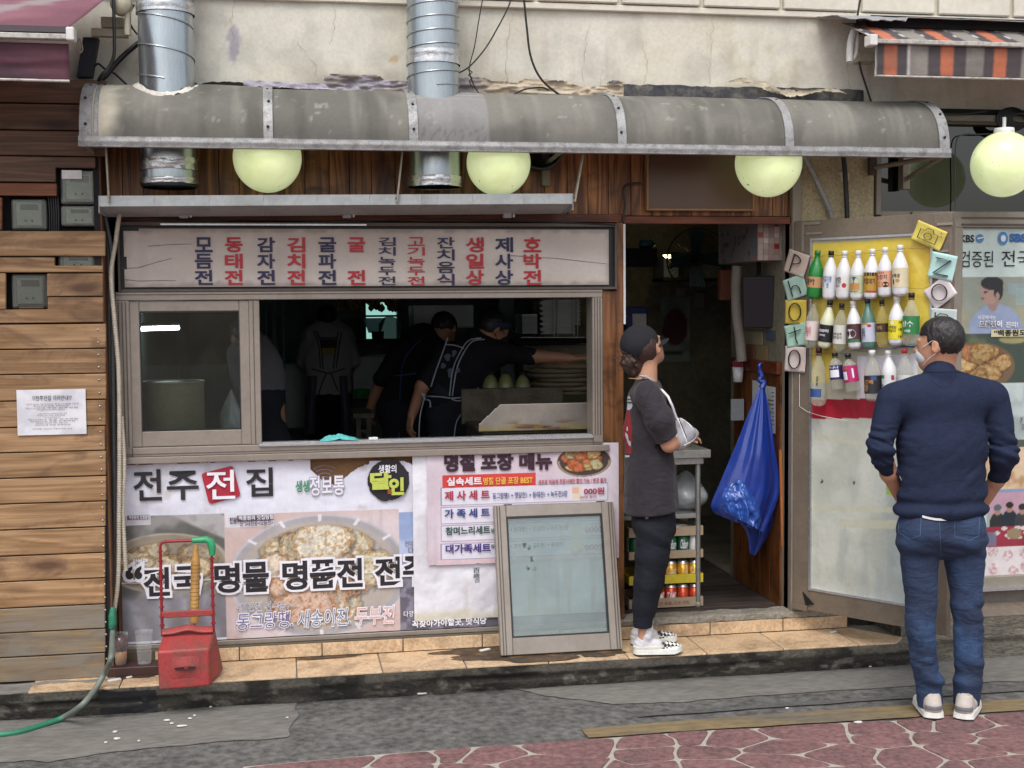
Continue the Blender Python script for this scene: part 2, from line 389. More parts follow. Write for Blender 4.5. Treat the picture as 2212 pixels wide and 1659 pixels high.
CELLS = [[(525, 1661), (827, 1634), (787, 1662), (700, 1690), (450, 1700)], [(827, 1634), (927, 1626), (948, 1640), (945, 1653), (870, 1660), (787, 1662)],
 [(927, 1626), (1030, 1617), (987, 1653), (945, 1653), (948, 1640)], [(1030, 1617), (1112, 1612.5), (1152, 1632.7), (1062, 1656), (987, 1653)],
 [(1112, 1612.5), (1337, 1596), (1317, 1641), (1287, 1644), (1152, 1632.7)], [(1337, 1596), (1431, 1588), (1458, 1600), (1464, 1615), (1321, 1624)],
 [(1321, 1624), (1464, 1615), (1457, 1630), (1463, 1645), (1366, 1658), (1323, 1642)], [(1431, 1588), (1538, 1580), (1516, 1615), (1464, 1615), (1458, 1600)],
 [(1538, 1580), (1621, 1577), (1671, 1599), (1598, 1622.6), (1516, 1615)], [(1464, 1615), (1516, 1615), (1598, 1622.6), (1606, 1630), (1581, 1643.6), (1463, 1645), (1457, 1630)],
 [(1621, 1577), (1826, 1563.5), (1831, 1592.6), (1843, 1610), (1806, 1611.6), (1671, 1599)], [(1671, 1599), (1806, 1611.6), (1721, 1635), (1606, 1630), (1598, 1622.6)],
 [(1826, 1563.5), (1926, 1560), (1971, 1586.6), (1831, 1592.6)], [(1831, 1592.6), (1971, 1586.6), (1966, 1598), (1978, 1613.6), (1901, 1622.6), (1843, 1610)],
 [(1606, 1630), (1721, 1635), (1816, 1660), (1640, 1668), (1581, 1643.6)], [(1721, 1635), (1806, 1611.6), (1843, 1610), (1901, 1622.6), (1888, 1642), (1901, 1655), (1816, 1660)],
 [(1926, 1560), (2001, 1552.5), (2018, 1551.5), (2016, 1585), (1971, 1586.6)], [(2018, 1551.5), (2111, 1547), (2161, 1571.6), (2098, 1590), (2016, 1585)],
 [(1971, 1586.6), (2016, 1585), (2098, 1590), (2118, 1597.6), (2103, 1610), (1978, 1613.6), (1966, 1598)], [(2111, 1547), (2290, 1537), (2290, 1574), (2161, 1571.6)],
 [(2161, 1571.6), (2290, 1574), (2290, 1603), (2118, 1597.6), (2098, 1590)], [(2118, 1597.6), (2290, 1603), (2290, 1637), (2196, 1633.6), (2103, 1610)],
 [(1978, 1613.6), (2103, 1610), (2196, 1633.6), (2081, 1647.6), (2046, 1646)], [(1901, 1622.6), (1978, 1613.6), (2046, 1646), (2026, 1662), (1990, 1680), (1920, 1668), (1901, 1655), (1888, 1642)],
 [(1463, 1645), (1581, 1643.6), (1640, 1668), (1600, 1700), (1480, 1690), (1470, 1659)], [(1323, 1642), (1366, 1658), (1463, 1645), (1470, 1659), (1480, 1690), (1330, 1700), (1290, 1680)],
 [(1152, 1632.7), (1287, 1644), (1317, 1641), (1323, 1642), (1290, 1680), (1150, 1700), (1062, 1656)], [(1062, 1656), (1150, 1700), (1000, 1720), (930, 1690), (945, 1653), (987, 1653)],
 [(1640, 1668), (1816, 1660), (1901, 1655), (1920, 1668), (1850, 1700), (1600, 1700)], [(2046, 1646), (2081, 1647.6), (2103, 1662), (2120, 1700), (1990, 1680), (2026, 1662)],
 [(2081, 1647.6), (2196, 1633.6), (2290, 1637), (2300, 1700), (2120, 1700), (2103, 1662)], [(790, 1662), (870, 1660), (945, 1653), (930, 1690), (900, 1720), (700, 1720), (700, 1690)]]
def inset(P, d):
    n = len(P); out = []
    A = sum(P[i][0]*P[(i+1) % n][1]-P[(i+1) % n][0]*P[i][1] for i in range(n)); s = 1 if A > 0 else -1
    for i in range(n):
        p0, p1, p2 = P[i-1], P[i], P[(i+1) % n]
        e1 = (p1-p0)/np.linalg.norm(p1-p0); e2 = (p2-p1)/np.linalg.norm(p2-p1)
        n1 = np.array([-e1[1], e1[0]])*s; n2 = np.array([-e2[1], e2[0]])*s
        k = 1+n1@n2; out.append(p1+(n1+n2)*d/max(k, .35))
    return out
for ci, cell in enumerate(CELLS):
    P = inset([atz(x, y, 0)[:2] for x, y in cell], .0075)
    for it, tq in enumerate((.12, .22, .25)):
        P = [q for i in range(len(P)) for q in (P[i]*(1-tq)+P[(i+1) % len(P)]*tq, P[i]*tq+P[(i+1) % len(P)]*(1-tq))]
    A = sum(P[i][0]*P[(i+1) % len(P)][1]-P[(i+1) % len(P)][0]*P[i][1] for i in range(len(P)))
    if A < 0: P = P[::-1]
    zt = .0115+random.random()*.0015
    c = np.mean(P, 0); P2 = [c+(p-c)*(1-.004/np.linalg.norm(p-c)) for p in P]
    n = len(P); mb = MB()
    mb.add([(p[0], p[1], .003) for p in P]+[(p[0], p[1], zt-.003) for p in P]+[(p[0], p[1], zt) for p in P2],
           [(i, (i+1) % n, (i+1) % n+n, i+n) for i in range(n)]+[(i+n, (i+1) % n+n, (i+1) % n+2*n, i+2*n) for i in range(n)]+[tuple(range(2*n, 3*n))])
    part('paving_stone', mb, mStone, pav)
def blotch(name, pts, z, m, jit=.02, sub=14, parent=None, seed=0, **p):
    """flat patch with a ragged outline; points are photo measurements on the ground"""
    P = [atz(x, y, 0)[:2] for x, y in pts]; out = []
    for i in range(len(P)):
        a, b = P[i], P[(i+1) % len(P)]
        for k in range(sub):
            q = a+(b-a)*k/sub; o = (fbm(q[0]*9, q[1]*9, seed, 4)-.5)*2*jit; o2 = (fbm(q[0]*9+50, q[1]*9, seed, 4)-.5)*2*jit
            out.append((q[0]+float(o2), q[1]+float(o)))
    mb = MB(); mb.add([(q[0], q[1], z) for q in out], [tuple(range(len(out)))]); return struct(name, mb, m, parent=parent, **p)
blotch('gutter_concrete', [(-60, 1650), (-60, 1560), (250, 1552), (500, 1520), (640, 1512), (645, 1545), (620, 1592), (420, 1610), (250, 1625), (100, 1645)], .004, mConc, .03, seed=3)
blotch('gutter_concrete', [(1180, 1505), (1120, 1490), (1180, 1482), (1475, 1463), (1950, 1437), (2300, 1412), (3300, 1357), (3300, 1412), (2300, 1470), (2100, 1475), (1950, 1484), (1700, 1500), (1475, 1518), (1330, 1522)], .004, mConc, .022, seed=9)
ycenter = [(1258, 1580), (1250, 1600)]
blotch('yellow_road_line', [(1256, 1578), (1475, 1560), (1800, 1536), (2010, 1524), (2300, 1508), (3300, 1452), (3300, 1472), (2300, 1532), (2111, 1544), (1826, 1561), (1621, 1574), (1431, 1586), (1270, 1598), (1262, 1588)], .008, mYel, .007, seed=5)
mTar = mat('tar_seam', '#5b5a59', .8, dirt=.4, fine=.35, bump=.8, bscale=150)
blotch('asphalt_seam', [(1380, 1545), (1700, 1521), (2060, 1497), (2300, 1480), (2300, 1489), (2060, 1505), (1700, 1529), (1380, 1552)], .0075, mTar, .012, seed=8)
0 and blotch('asphalt_patch', [(1050, 1530), (1350, 1512), (1380, 1522), (1200, 1540), (1080, 1545)], .0042, mTar, .03, seed=12)
def kerbfn(x0, x1, yt, yb, zt, seed=0, amp=.014):
    def fn(u, v):
        x = x0+(x1-x0)*u; z = zt*(1-v) if v <= 1 else 0; y = yt+(yb-yt)*v
        d = (float(fbm(x*5, z*14, seed, 5))-.5)*2*amp*(.3+v*1.2)
        if v > .42 and v < .62: d += .012*float(fbm(x*3, 5, seed, 3) > .5)
        return (x, y+d, z-.002)
    return fn
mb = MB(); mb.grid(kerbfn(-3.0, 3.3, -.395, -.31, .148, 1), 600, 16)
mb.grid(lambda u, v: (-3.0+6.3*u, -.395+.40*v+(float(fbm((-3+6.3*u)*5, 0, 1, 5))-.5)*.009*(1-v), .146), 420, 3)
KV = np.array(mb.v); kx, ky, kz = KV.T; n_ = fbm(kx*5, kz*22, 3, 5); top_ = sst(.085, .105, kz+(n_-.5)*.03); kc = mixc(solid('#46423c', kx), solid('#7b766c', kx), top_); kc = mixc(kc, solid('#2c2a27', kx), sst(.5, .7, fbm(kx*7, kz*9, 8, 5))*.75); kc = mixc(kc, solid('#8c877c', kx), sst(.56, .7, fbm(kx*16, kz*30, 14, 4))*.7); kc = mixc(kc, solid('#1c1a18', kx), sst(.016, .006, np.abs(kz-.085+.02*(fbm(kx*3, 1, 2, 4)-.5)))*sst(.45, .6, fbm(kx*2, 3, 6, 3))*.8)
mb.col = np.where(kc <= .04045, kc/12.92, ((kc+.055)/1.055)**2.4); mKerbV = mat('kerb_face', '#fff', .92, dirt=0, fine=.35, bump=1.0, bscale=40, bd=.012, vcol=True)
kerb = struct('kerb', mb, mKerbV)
mBlk = mat('black_kerb_paint', '#2b2b30', .75, dirt=.5, dcol='#5b5750', dscale=9, fine=.3, bump=.7, bscale=60)
x0, x1 = atz(200, 1550, .07)[0], atz(326, 1548, .07)[0]
mb = MB()
def bk(u, v):
    x = x0+(x1-x0)*u; vv = .12+v*.85; p = kerbfn(-3.0, 3.3, -.395, -.31, .148, 1)((x+3)/6.3, vv); return (p[0], p[1]-.006, p[2])
mb.grid(bk, 40, 14); part('painted_patch', mb, mBlk, kerb)
mb = MB(); mb.box(-2.0, 3.1, -.27, .3, .02, .1425); mb.box(-.84, 3.0, -.052, .3, .1435, .226)
step = struct('step', mb, mGrout)
xs = [-.86, -.44, -.02, .40, .82, 1.24, 1.66, 2.08, 2.50, 2.92]
tx = [xx(a, 1440, -.25) for a in (455, 610, 745, 882, 1010, 1133, 1265)]
W_T = .41
k = -3
while True:
    xa = .045+(k)*W_T
    if xa > 3.05: break
    if xa > -1.45:
        xb = min(xa+W_T-.006, 3.2)
        mb = MB(); mb.box(xa, xb, -.396, -.06, .1445, .1535+random.random()*.001)
        if xb < 3.1: part('tread_tile', mb, mTile, step, .0015)
        else:
            mb = MB(); mb.prismz([(xa, -.396), (3.12, -.396), (3.2, -.30), (3.02, -.06), (xa, -.06)], .1445, .1538); part('tread_tile', mb, mTile, step, .0015)
    if -.86 < xa+.13 < 2.9 and xa > -1.1:
        xr = max(xa+.13, -.8); mb = MB(); mb.box(xr, min(xa+.13+W_T-.006, 3.0), -.061, -.0525, .158, .222); part('riser_tile', mb, mTile, step, .001)
    k += 1
mGrime = mat('oily_grime', '#3b3025', .6, dirt=.7, dcol='#8a6a47', dscale=14, fine=.4, bump=.3)
def ragged(name, cx, cy, rx, ry, z, m, parent, seed):
    pts = []; z = z+seed*.0002
    for k in range(60):
        t = 2*PI*k/60; r = 1+(float(fbm(math.cos(t)*2+9, math.sin(t)*2, seed, 5))-.5)*1.1
        y = cy+ry*r*math.sin(t); pts.append((cx+rx*r*math.cos(t), min(max(y, -.392), -.066), z))
    mb = MB(); mb.add(pts, [tuple(range(60))]); return part(name, mb, m, parent)
for (cx, cy, rx, ry, s) in [(1.18, -.22, .33, .15, 1), (.98, -.12, .2, .07, 2), (-.72, -.2, .12, .09, 3), (.2, -.09, .16, .03, 5), (1.55, -.3, .12, .06, 6)]:
    ragged('grime_stain', cx, cy, rx, ry, .1562, mGrime, step, s)
mCem = mat('broken_cement', '#8b857a', .92, dirt=.6, dcol='#54504a', dscale=7, fine=.35, bump=1, bscale=60)
mb = MB()
def thr(u, v):
    x = 1.70+1.25*u; a = float(fbm(x*9, v*4, 3, 5))
    y = -.056+.12*max(0, v-.35)/.65+(a-.5)*.02; z = .226+min(v/.35, 1)*.034+(float(fbm(x*14, v*6, 8, 4))-.5)*.012
    return (x, y, z)
mb.grid(thr, 130, 16); struct('threshold', mb, mCem)
mStepR = mat('right_step_concrete', '#7d776c', .9, dirt=.9, dcol='#45413a', dscale=5, fine=.45, bump=1, bscale=40, bd=.015, stretch=(.6, 1, 1.3))
mb = MB(); zt = zz(2125, 1333, -.28)
mb.grid(lambda u, v: (3.2+3.5*u, -.29+.02*v+(float(fbm((3.2+3.5*u)*5, v*3, 4, 5))-.5)*.035*(.2+v)+.022*(v > .55), zt*(1-v)), 260, 14)
struct('concrete_step', mb, mStepR)
mRedT = mat('worn_step_slab', '#776b60', .8, dirt=.5, dcol='#595048', dscale=4, fine=.25, bump=.4)
mb = MB(); mb.box(3.2, 6.7, -.22, .1, .0, zt-.004); part('core', mb, mKerb, bpy.data.objects['concrete_step'])
xa = 3.2
while xa < 6.5:
    mb = MB(); mb.box(xa, xa+.397, -.28, .0, zt-.003, zt+.006); part('slab', mb, mRedT, bpy.data.objects['concrete_step'], .002); xa += .4
mStucco = mat('cream_stucco', '#cfc6b0', .9, dirt=0, fine=.08, bump=.45, bscale=28, vcol=True)
def stucco_col(U, V, X, Z):
    c = solid('#cfccc0', X); n = fbm(X*1.5, Z*1.5, 3, 5); c = mixc(c, solid('#c3baa4', X), sst(.45, .7, n)*.6)
    c = mixc(c, solid('#d2cdc1', X), sst(.5, .6, fbm(X*.8+7, Z*1.3, 9, 3))*.6*sst(1.2, 2.2, X))
    st = fbm(X*14, Z*1.6, 5, 4); c = mixc(c, solid('#a79f8c', X), sst(.55, .8, st)*.35*sst(3.9, 3.2, Z))
    pe = fbm(X*7, Z*7, 21, 5)
    def blob(cx, cz, rx, rz, t=.5): return sst(0, .12, 1-np.hypot((X-cx)/rx, (Z-cz)/rz)+(pe-.5)*1.3-.35)
    for (cx, cz, rx, rz) in [(-.205, 3.2, .045, .15), (.62, 3.01, .45, .06), (.35, 3.0, .3, .05)]:
        c = mixc(c, solid('#a9a3ad', X), blob(cx, cz, rx, rz)*.9)
    c = mixc(c, solid('#b49a7c', X), blob(.58, 3.16, .06, .05)*.8)
    c = mixc(c, solid('#dcdad4', X), sst(.1, .14, blob(2.65, 3.35, .5, .35)+.0)*.35)
    low = sst(3.12, 3.0, Z+(pe-.5)*.22)*sst(1.9, 1.2, X)*sst(.0, .35, X)
    c = mixc(c, solid('#ab9f8f', X), low*.8)
    c = mixc(c, c*.82, sst(.5, .75, fbm(X*6, Z*6, 31, 4))*.4)
    return c
stw = sheet('stucco_wall', -3.2, 7.5, 2.42, 4.6, .02, stucco_col, mStucco, step=.016, wrinkle=.012, wscale=3.0, keep=lambda U, V, X, Z: ~((X < 2.70) & (Z < 2.94)) & ~((X > 3.16) & (Z < 2.93)) & ~((X > 3.14) & (Z < 2.7)), kind='structure')
mb = MB(); mb.box(-3.2, 7.5, .06, .3, 2.95, 4.6); mb.box(-3.2, -.8, .06, .3, 0, 2.95); mb.box(2.737, 3.17, .06, .3, .2, 2.95)
struct('building_wall', mb, mat('wall_core', '#a59d8a', .9))
mb = MB(); mb.box(2.685, 3.165, .005, .062, .24, 2.95)
mPillar = mat('rough_cream_pillar', '#b5a888', .95, dirt=.55, dcol='#83775c', dscale=7, fine=.35, bump=1.0, bscale=26)
struct('wall_pillar', mb, mPillar)
mBlock = mat('rendered_block', '#d3cdbf', .85, dirt=.35, dcol='#a9a293', dscale=3, fine=.08, bump=.35, bscale=22, hue=.02)
zb = zz(1600, 16, -.02)
xa = xx(1522, 5, -.02)-8*.4405-.012
k = 0
while xa < 7:
    mb = MB(); mb.box(xa+.012, xa+.428, -.022, .03, zb, zb+.26); part('stone_block', mb, mBlock, stw, .006)
    mb = MB(); mb.box(xa-.2+.012, xa-.2+.428, -.022, .03, zb+.275, zb+.53); part('stone_block', mb, mBlock, stw, .006); xa += .4405
mb = MB(); mb.box(-3, 7.4, -.012, .03, zb-.038, zb-.006); part('string_course', mb, mBlock, stw, .004)
mCrack = mat('hairline_crack', '#968c7b', .9, dirt=0, bump=0)
def crack(path, w=.0016):
    pts = [(xx(a, b, .0), zz(a, b, .0)) for a, b in path]; L_ = []; mb = MB()
    for i in range(len(pts)-1):
        for k in range(10):
            t = k/10; x = pts[i][0]*(1-t)+pts[i+1][0]*t; z = pts[i][1]*(1-t)+pts[i+1][1]*t
            L_.append((x+(float(fbm(x*60, z*60, 2, 3))-.5)*.03, z))
    vs = []
    for i, (x, z) in enumerate(L_):
        ww = w*(.4+float(noise3(i*.4, 0, 0, 3))); yy = .02-.012*(float(fbm(x*3, z*3, 0, 4))*2-.2)-.0025
        vs += [(x-ww/2, yy, z), (x+ww/2, yy, z)]
    mb.add(vs, [(2*i, 2*i+1, 2*i+3, 2*i+2) for i in range(len(L_)-1)]); part('crack', mb, mCrack, stw)
for pth in [[(510, 0), (498, 40), (505, 80), (500, 92)], [(1110, 30), (1096, 90), (1094, 160), (1100, 175)], [(1273, 55), (1265, 110), (1258, 180)], [(1387, 90), (1400, 140), (1392, 185)],
            [(1538, 35), (1540, 110), (1533, 150), (1535, 185)], [(720, 5), (722, 60), (712, 100)], [(1835, 70), (1832, 140), (1838, 195)], [(640, 75), (650, 100), (680, 140), (684, 165)], [(1300, 150), (1296, 190)]]: crack(pth)
mSeal = mat('wrinkled_sealant', '#a89d90', .8, dirt=.3, fine=.15, bump=.4, vcol=True)
def seal(U, V, X, Z):
    r = fbm(X*7, Z*30, 4, 4); c = mixc(solid('#9a94a0', X), solid('#b7a791', X), sst(.9, 1.1, X)); c = mixc(c, solid('#7d746c', X), sst(.42, .3, r)); return mixc(c, solid('#cfc5b3', X), sst(.6, .75, r)*.7)
x0, x1 = xx(700, 200), xx(1350, 205)
sheet('sealant_band', x0, x1, 2.99, 3.075, .0, seal, mSeal, parent=stw, step=.005, wrinkle=.0, yfn=lambda U, V, X, Z: -.012-.05*np.abs(fbm(X*7, Z*30, 4, 4)-.5)*2, keep=lambda U, V, X, Z: Z < 3.0+.10*fbm(X*5, 1, 3, 5)+.012)
mb = MB(); x0, x1 = xx(436, 180), xx(700, 190); mb.grid(lambda u, v: (x0+(x1-x0)*u, -.004-.012*v, 2.99+.024*v+.008*math.sin(u*7)+.01*fbm(u*22, 1.0, 3, 4)), 90, 3); part('dark_gap', mb, mat('gap_dark', '#3a3230', .9), stw)
mb = MB(); mb.grid(lambda u, v: (x0+.2+(x1+.2-x0)*u, -.012-.02*fbm(u*20, v*3, 1.0, 3), 3.0+.03*v-.02*u+.012*fbm(u*30, v*2, 4.0, 4)), 120, 4); part('peeled_paint', mb, mat('lavender_paint', '#a9a3b0', .8, dirt=.3, bump=.3), stw)
mFlash = mat('dark_flashing', '#34343a', .6, dirt=.6, dcol='#8d877a', dscale=14, fine=.3, bump=.4)
mb = MB(); x0, x1 = xx(1345, 205), xx(1862, 210); mb.grid(lambda u, v: (x0+(x1-x0)*u, -.015-.01*float(fbm(u*40, v*3, 2, 4)), 2.985+v*(.068+.012*float(fbm(u*30, 3, 2, 3)))), 160, 4); part('flashing', mb, mFlash, stw)
def seal2(U, V, X, Z):
    r = fbm(X*12, Z*22, 14, 5); c = mixc(solid('#b9ae96', X), solid('#8d8371', X), sst(.5, .3, r)); return mixc(c, solid('#d6ccb6', X), sst(.55, .7, r))
x0, x1 = xx(1560, 200), xx(1820, 205)
sheet('torn_plaster', x0, x1, 3.0, 3.10, -.02, seal2, mSeal, parent=stw, step=.004, wrinkle=0, yfn=lambda U, V, X, Z: -.035*fbm(X*12, Z*22, 14, 5)-.01, keep=lambda U, V, X, Z: np.abs(Z-(3.075-.055*U+.02*np.sin(U*9))) < .02*fbm(X*20, 2, 5, 4)*1.6*np.sin(np.clip(U, .02, .98)*PI)**.5)

# --- left neighbour: board-clad wall
YW = -.22
mOak = wood('plank_pine', '#b08d68', '#8f6d4a', '#5a4030', 'X', 1.0, .6, weather=None, spread=.13)
mOakG = wood('plank_weathered', '#97805f', '#78634b', '#4b3f35', 'X', 1.0, .75, weather='#7b746a', spread=.1)
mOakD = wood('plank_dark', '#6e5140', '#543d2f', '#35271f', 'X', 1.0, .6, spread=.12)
mOakR = wood('plank_reddish', '#8a5436', '#6e3f28', '#45281c', 'X', 1.0, .6, spread=.1)
mCav = mat('cavity_black', '#1c1b1e', .9, dirt=.2, bump=0)
bw = thing('board_wall', 'wall of weathered horizontal pine boards at the left with openings cut round the electricity meters', 'wall', (-1.4, YW, 0))
XE = xx(228, 900, YW)
mb = MB(); mb.box(-2.6, XE-.03, YW+.09, YW+.22, .1, zz(115, 172, YW)); mb.box(XE-.03, XE-.004, YW+.024, YW+.2, .15, zz(115, 240, YW)); part('backing', mb, mCav, bw)
mb = MB(); mb.box(XE-.022, XE+.004, YW+.026, YW+.215, .155, zz(115, 172, YW)-.3); part('end_board', mb, wood('end_board_wood', '#7a5230', '#60402a', '#3c281c', 'Z', 1, .7), bw)
def plank(pts, m, th=.024, name='plank'):
    P = [(xx(a, b, YW) if a > -900 else -2.6, zz(115, b, YW)) for a, b in pts]
    mb = MB(); mb.prism(P, YW+random.random()*.003, YW+th); part(name, mb, m, bw, .003)
def row(y0, y1, m, x0=-999, x1=None):
    j = random.random()*3-1.5; x1 = (x1 or 228)+ (0 if x1 else j)
    plank([(x0, y1), (x1, y1), (x1, y0), (x0, y0)], m)
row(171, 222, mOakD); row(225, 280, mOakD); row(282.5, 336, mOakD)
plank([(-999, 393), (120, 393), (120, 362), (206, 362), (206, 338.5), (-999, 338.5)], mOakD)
row(396, 423, mOakR, x1=122); row(427, 497, mOakR, -999, 4)
row(499, 553, mOak)
plank([(-999, 588), (222, 588), (222, 574), (118, 574), (118, 556), (-999, 556)], mOak)
row(590, 667, mOak, -999, 12)
row(591, 640, mOak, 101, 222)
plank([(-999, 697), (223, 697), (223, 642.5), (103, 642.5), (103, 668), (-999, 668)], mOak)
ys = [699.5, 754, 808, 865, 922, 976, 1031, 1086, 1142, 1198, 1253, 1310, 1363, 1416, 1470]
for i in range(len(ys)-1): row(ys[i]+1.2, ys[i+1]-1.2, mOak if ys[i] < 1300 else mOakG)
mb = MB()
for i in range(len(ys)-1):
    for f in (.25, .75):
        z = zz(115, ys[i]+(ys[i+1]-ys[i])*f, YW); mb.lathe([(0, -.001), (.004, -.001), (.005, .001)], (XE-.025, YW-.0005, z), 8, axis='Y')
part('screw', mb, mat('screw_steel', '#b5b2ab', .4, 1.0, bump=0), bw, kind='stuff')
mb = MB(); mb.grid(lambda u, v: (-2.8+2.0*u, YW-.03-.15*v+(float(fbm(u*14, v*5, 2, 5))-.5)*.05, .145+.012*(1-v)+(float(fbm(u*20, v*7, 5, 4))-.5)*.012), 90, 10)
struct('footing', mb, mConc)
mMet = mat('meter_housing', '#6d706c', .35, dirt=.4, fine=.05, bump=.05); mMetF = mat('meter_face', '#b5b6b0', .5, dirt=.4, dcol='#5d5f5c', fine=.1, bump=0)
mMetG = glassmat('meter_cover', '#f0f3f0', .12, .05, .12, '#8a8c86'); mWhite = mat('white_card', '#d6d6d6', .6, dirt=.15, bump=0); mBlk = mat('black_plastic', '#1b1c1f', .45, dirt=.2, bump=.05)
def meter(px0, py0, px1, py1, label, card=False, lower=False):
    Y = YW+.07; x0, x1, z0, z1 = R4(px0, py0, px1, py1, YW)
    t = thing('electricity_meter', label, 'electricity meter', ((x0+x1)/2, Y, z0), 'electricity meters set into the board wall')
    w, h = x1-x0, z1-z0
    mb = MB(); mb.box(x0, x1, Y-.03, Y+.02, z0, z1); part('housing', mb, mMet, t, .012, 2)
    mb = MB(); mb.box(x0+w*.16, x1-w*.14, Y-.036, Y-.031, z0+h*.14, z1-h*.12); f = part('face_plate', mb, mMetF, t, .002)
    mb = MB(); mb.box(x0+w*.28, x1-w*.22, Y-.039, Y-.0365, z1-h*.36, z1-h*.18); part('dial_window', mb, mat('lcd_dark', '#55504c', .2, dirt=.1, bump=0), f)
    mb = MB()
    for q in (.42, .6): mb.lathe([(0, -.005), (.004, -.005), (.005, 0)], (x0+w*q, Y-.036, z0+h*.3), 10, axis='Y')
    part('button', mb, mBlk, f)
    mb = MB(); mb.box(x0+w*.08, x1-w*.08, Y-.052, Y-.049, z0+h*.06, z1-h*.05); part('clear_cover', mb, mMetG, t, .001)
    if card: mb = MB(); mb.box(x0+w*.08, x0+w*.62, Y-.06, Y-.056, z1-h*.28, z1-h*.03); part('paper_card', mb, mWhite, t)
    if lower: mb = MB(); mb.box(x0+w*.2, x1-w*.1, Y-.05, Y-.04, z0-.0, z0+h*.13); part('seal_cap', mb, mat('seal_brown', '#5f4a42', .4, bump=0), t, .003)
meter(20, 428, 97, 496, 'square grey electricity meter in the middle left opening of the board wall')
meter(127, 365, 207, 440, 'electricity meter with a white card taped on its top, nearest the canopy corner', card=True)
meter(128, 443, 207, 488, 'squat dial electricity meter directly below the one with the white card')
meter(21, 591, 100, 667, 'lowest electricity meter, in the square opening above the notice', lower=True)
meter(122, 552, 207, 580, 'electricity meter mostly covered, showing as a grey strip above a thin board')
mb = MB()
for k in range(5): x = xx(101+k*5, 460, YW); mb.tube([(x, YW+.06, zz(110, 424, YW)), (x+.004, YW+.055, zz(110, 460, YW)), (x, YW+.06, zz(110, 498, YW))], .0055, 6)
tag(part('meter_cable', mb, mBlk), 'bundle of dark cables between the two upper electricity meters', 'cable')
def notice(U, V, X, Z):
    c = solid('#d9d9df', X); return mixc(c, solid('#c6c6ce', X), sst(.4, .7, fbm(U*4, V*3, 2, 4)))
mPaper = mat('printed_paper', '#ffffff', .7, dirt=0, fine=.04, bump=.1, bscale=90, vcol=True)
x0, x1, z0, z1 = R4(37, 841, 186, 939, YW-.004)
no = sheet('notice', x0, x1, z0, z1, YW-.005, notice, mPaper, wrinkle=.002, step=.01)
tag(no, 'white printed notice pinned on the board wall at the left', 'notice')
mInk = mat('grey_ink', '#5a5a60', .8, dirt=0, fine=0, bump=0); mInkB = mat('black_ink', '#1d1b22', .7, dirt=.1, fine=.1, bump=0)
mb = MB(); lpx(mb, '♡전주전집 자리안내♡', 70, 854, 155, 865, YW-.006, .004, offset=.01)
random.seed(3)
for k, (a, b) in enumerate([(57, 169), (72, 148), (55, 168), (80, 140), (0, 0), (82, 145), (80, 140), (95, 130), (60, 168), (66, 162), (78, 145), (75, 152), (0, 0), (70, 155)]):
    if b: lpx(mb, random.choice(['전주전집 자리안내 주문시 전집 안내', '주문시 자리안내 전주전집 자리 주문', '자리안내 주문 전주전집']), a, 871+k*4.1, b, 874+k*4.1, YW-.006, .004, res=1)
part('lettering', mb, mInk, no)
mPipe = mat('grey_conduit', '#5d6063', .45, metal=.4, dirt=.5, bump=.1); mRib = mat('ribbed_conduit', '#c4bbaa', .6, dirt=.45, bump=.1)
def pth(pts, Y, n=8):
    """smooth path through measured points on the plane Y (or per-point Y)"""
    P = [Vector(aty(p[0], p[1], p[2] if len(p) > 2 else Y)) for p in pts]; out = []
    for i in range(len(P)-1):
        p0, p1, p2, p3 = P[max(i-1, 0)], P[i], P[i+1], P[min(i+2, len(P)-1)]
        for k in range(n):
            t = k/n; out.append(.5*((2*p1)+(p2-p0)*t+(2*p0-5*p1+4*p2-p3)*t*t+(3*p1-p0-3*p2+p3)*t**3))
    out.append(P[-1]); return out
def ribbed(path, r, pitch=.012):
    mb = MB(); L_ = [0]
    for i in range(1, len(path)): L_.append(L_[-1]+(path[i]-path[i-1]).length)
    n = int(L_[-1]/pitch*3); pts = []; rs = []
    for k in range(n+1):
        s = L_[-1]*k/n; i = min(np.searchsorted(L_, s, side='right')-1, len(path)-2); t = (s-L_[i])/max(L_[i+1]-L_[i], 1e-6)
        pts.append(path[i].lerp(path[i+1], t)); rs.append(r*(1.12 if k % 3 else .84))
    mb.tube(pts, rs, 8); return mb
mb = MB(); mb.tube(pth([(207, 330), (222, 440), (241, 560), (243, 760), (246, 960), (248, 1160), (246, 1370)], -.10), .011, 10)
mb.tube(pth([(213, 330), (226, 470), (234, 600), (236, 900), (240, 1350)], -.06), .009, 8)
tag(part('conduit_pipe', mb, mPipe), 'pair of grey metal conduits running down beside the board wall', 'pipe')
tag(part('ribbed_hose', ribbed(pth([(258, 462), (250, 520), (240, 590), (246, 680), (256, 800), (258, 960), (257, 1120), (255, 1250), (245, 1330)], -.14), .0105), mRib), 'long beige ribbed hose hanging from the metal shelf down past the banner edge', 'hose')
tag(part('ribbed_hose', ribbed(pth([(262, 900), (268, 1000), (265, 1100), (268, 1170), (272, 1232)], -.12), .0105), mRib), 'shorter beige ribbed hose ending over the opening quotation mark of the banner', 'hose')
mHose = mat('garden_hose', '#6f7770', .5, dirt=.5, bump=.1); mHoseG = mat('green_hose_part', '#2e7a5e', .5, dirt=.3, bump=.2)
hp = [Vector(aty(*p)) for p in [(243, 1330, -.2), (243, 1372, -.22)]]
g = [atz(x, y, z) for x, y, z in [(240, 1420, .33), (228, 1450, .23), (208, 1485, .165), (178, 1522, .12), (140, 1548, .03), (105, 1562, .014), (50, 1579, .012), (0, 1587, .012), (-120, 1596, .012)]]
P = hp+[Vector(q) for q in g]; out = []
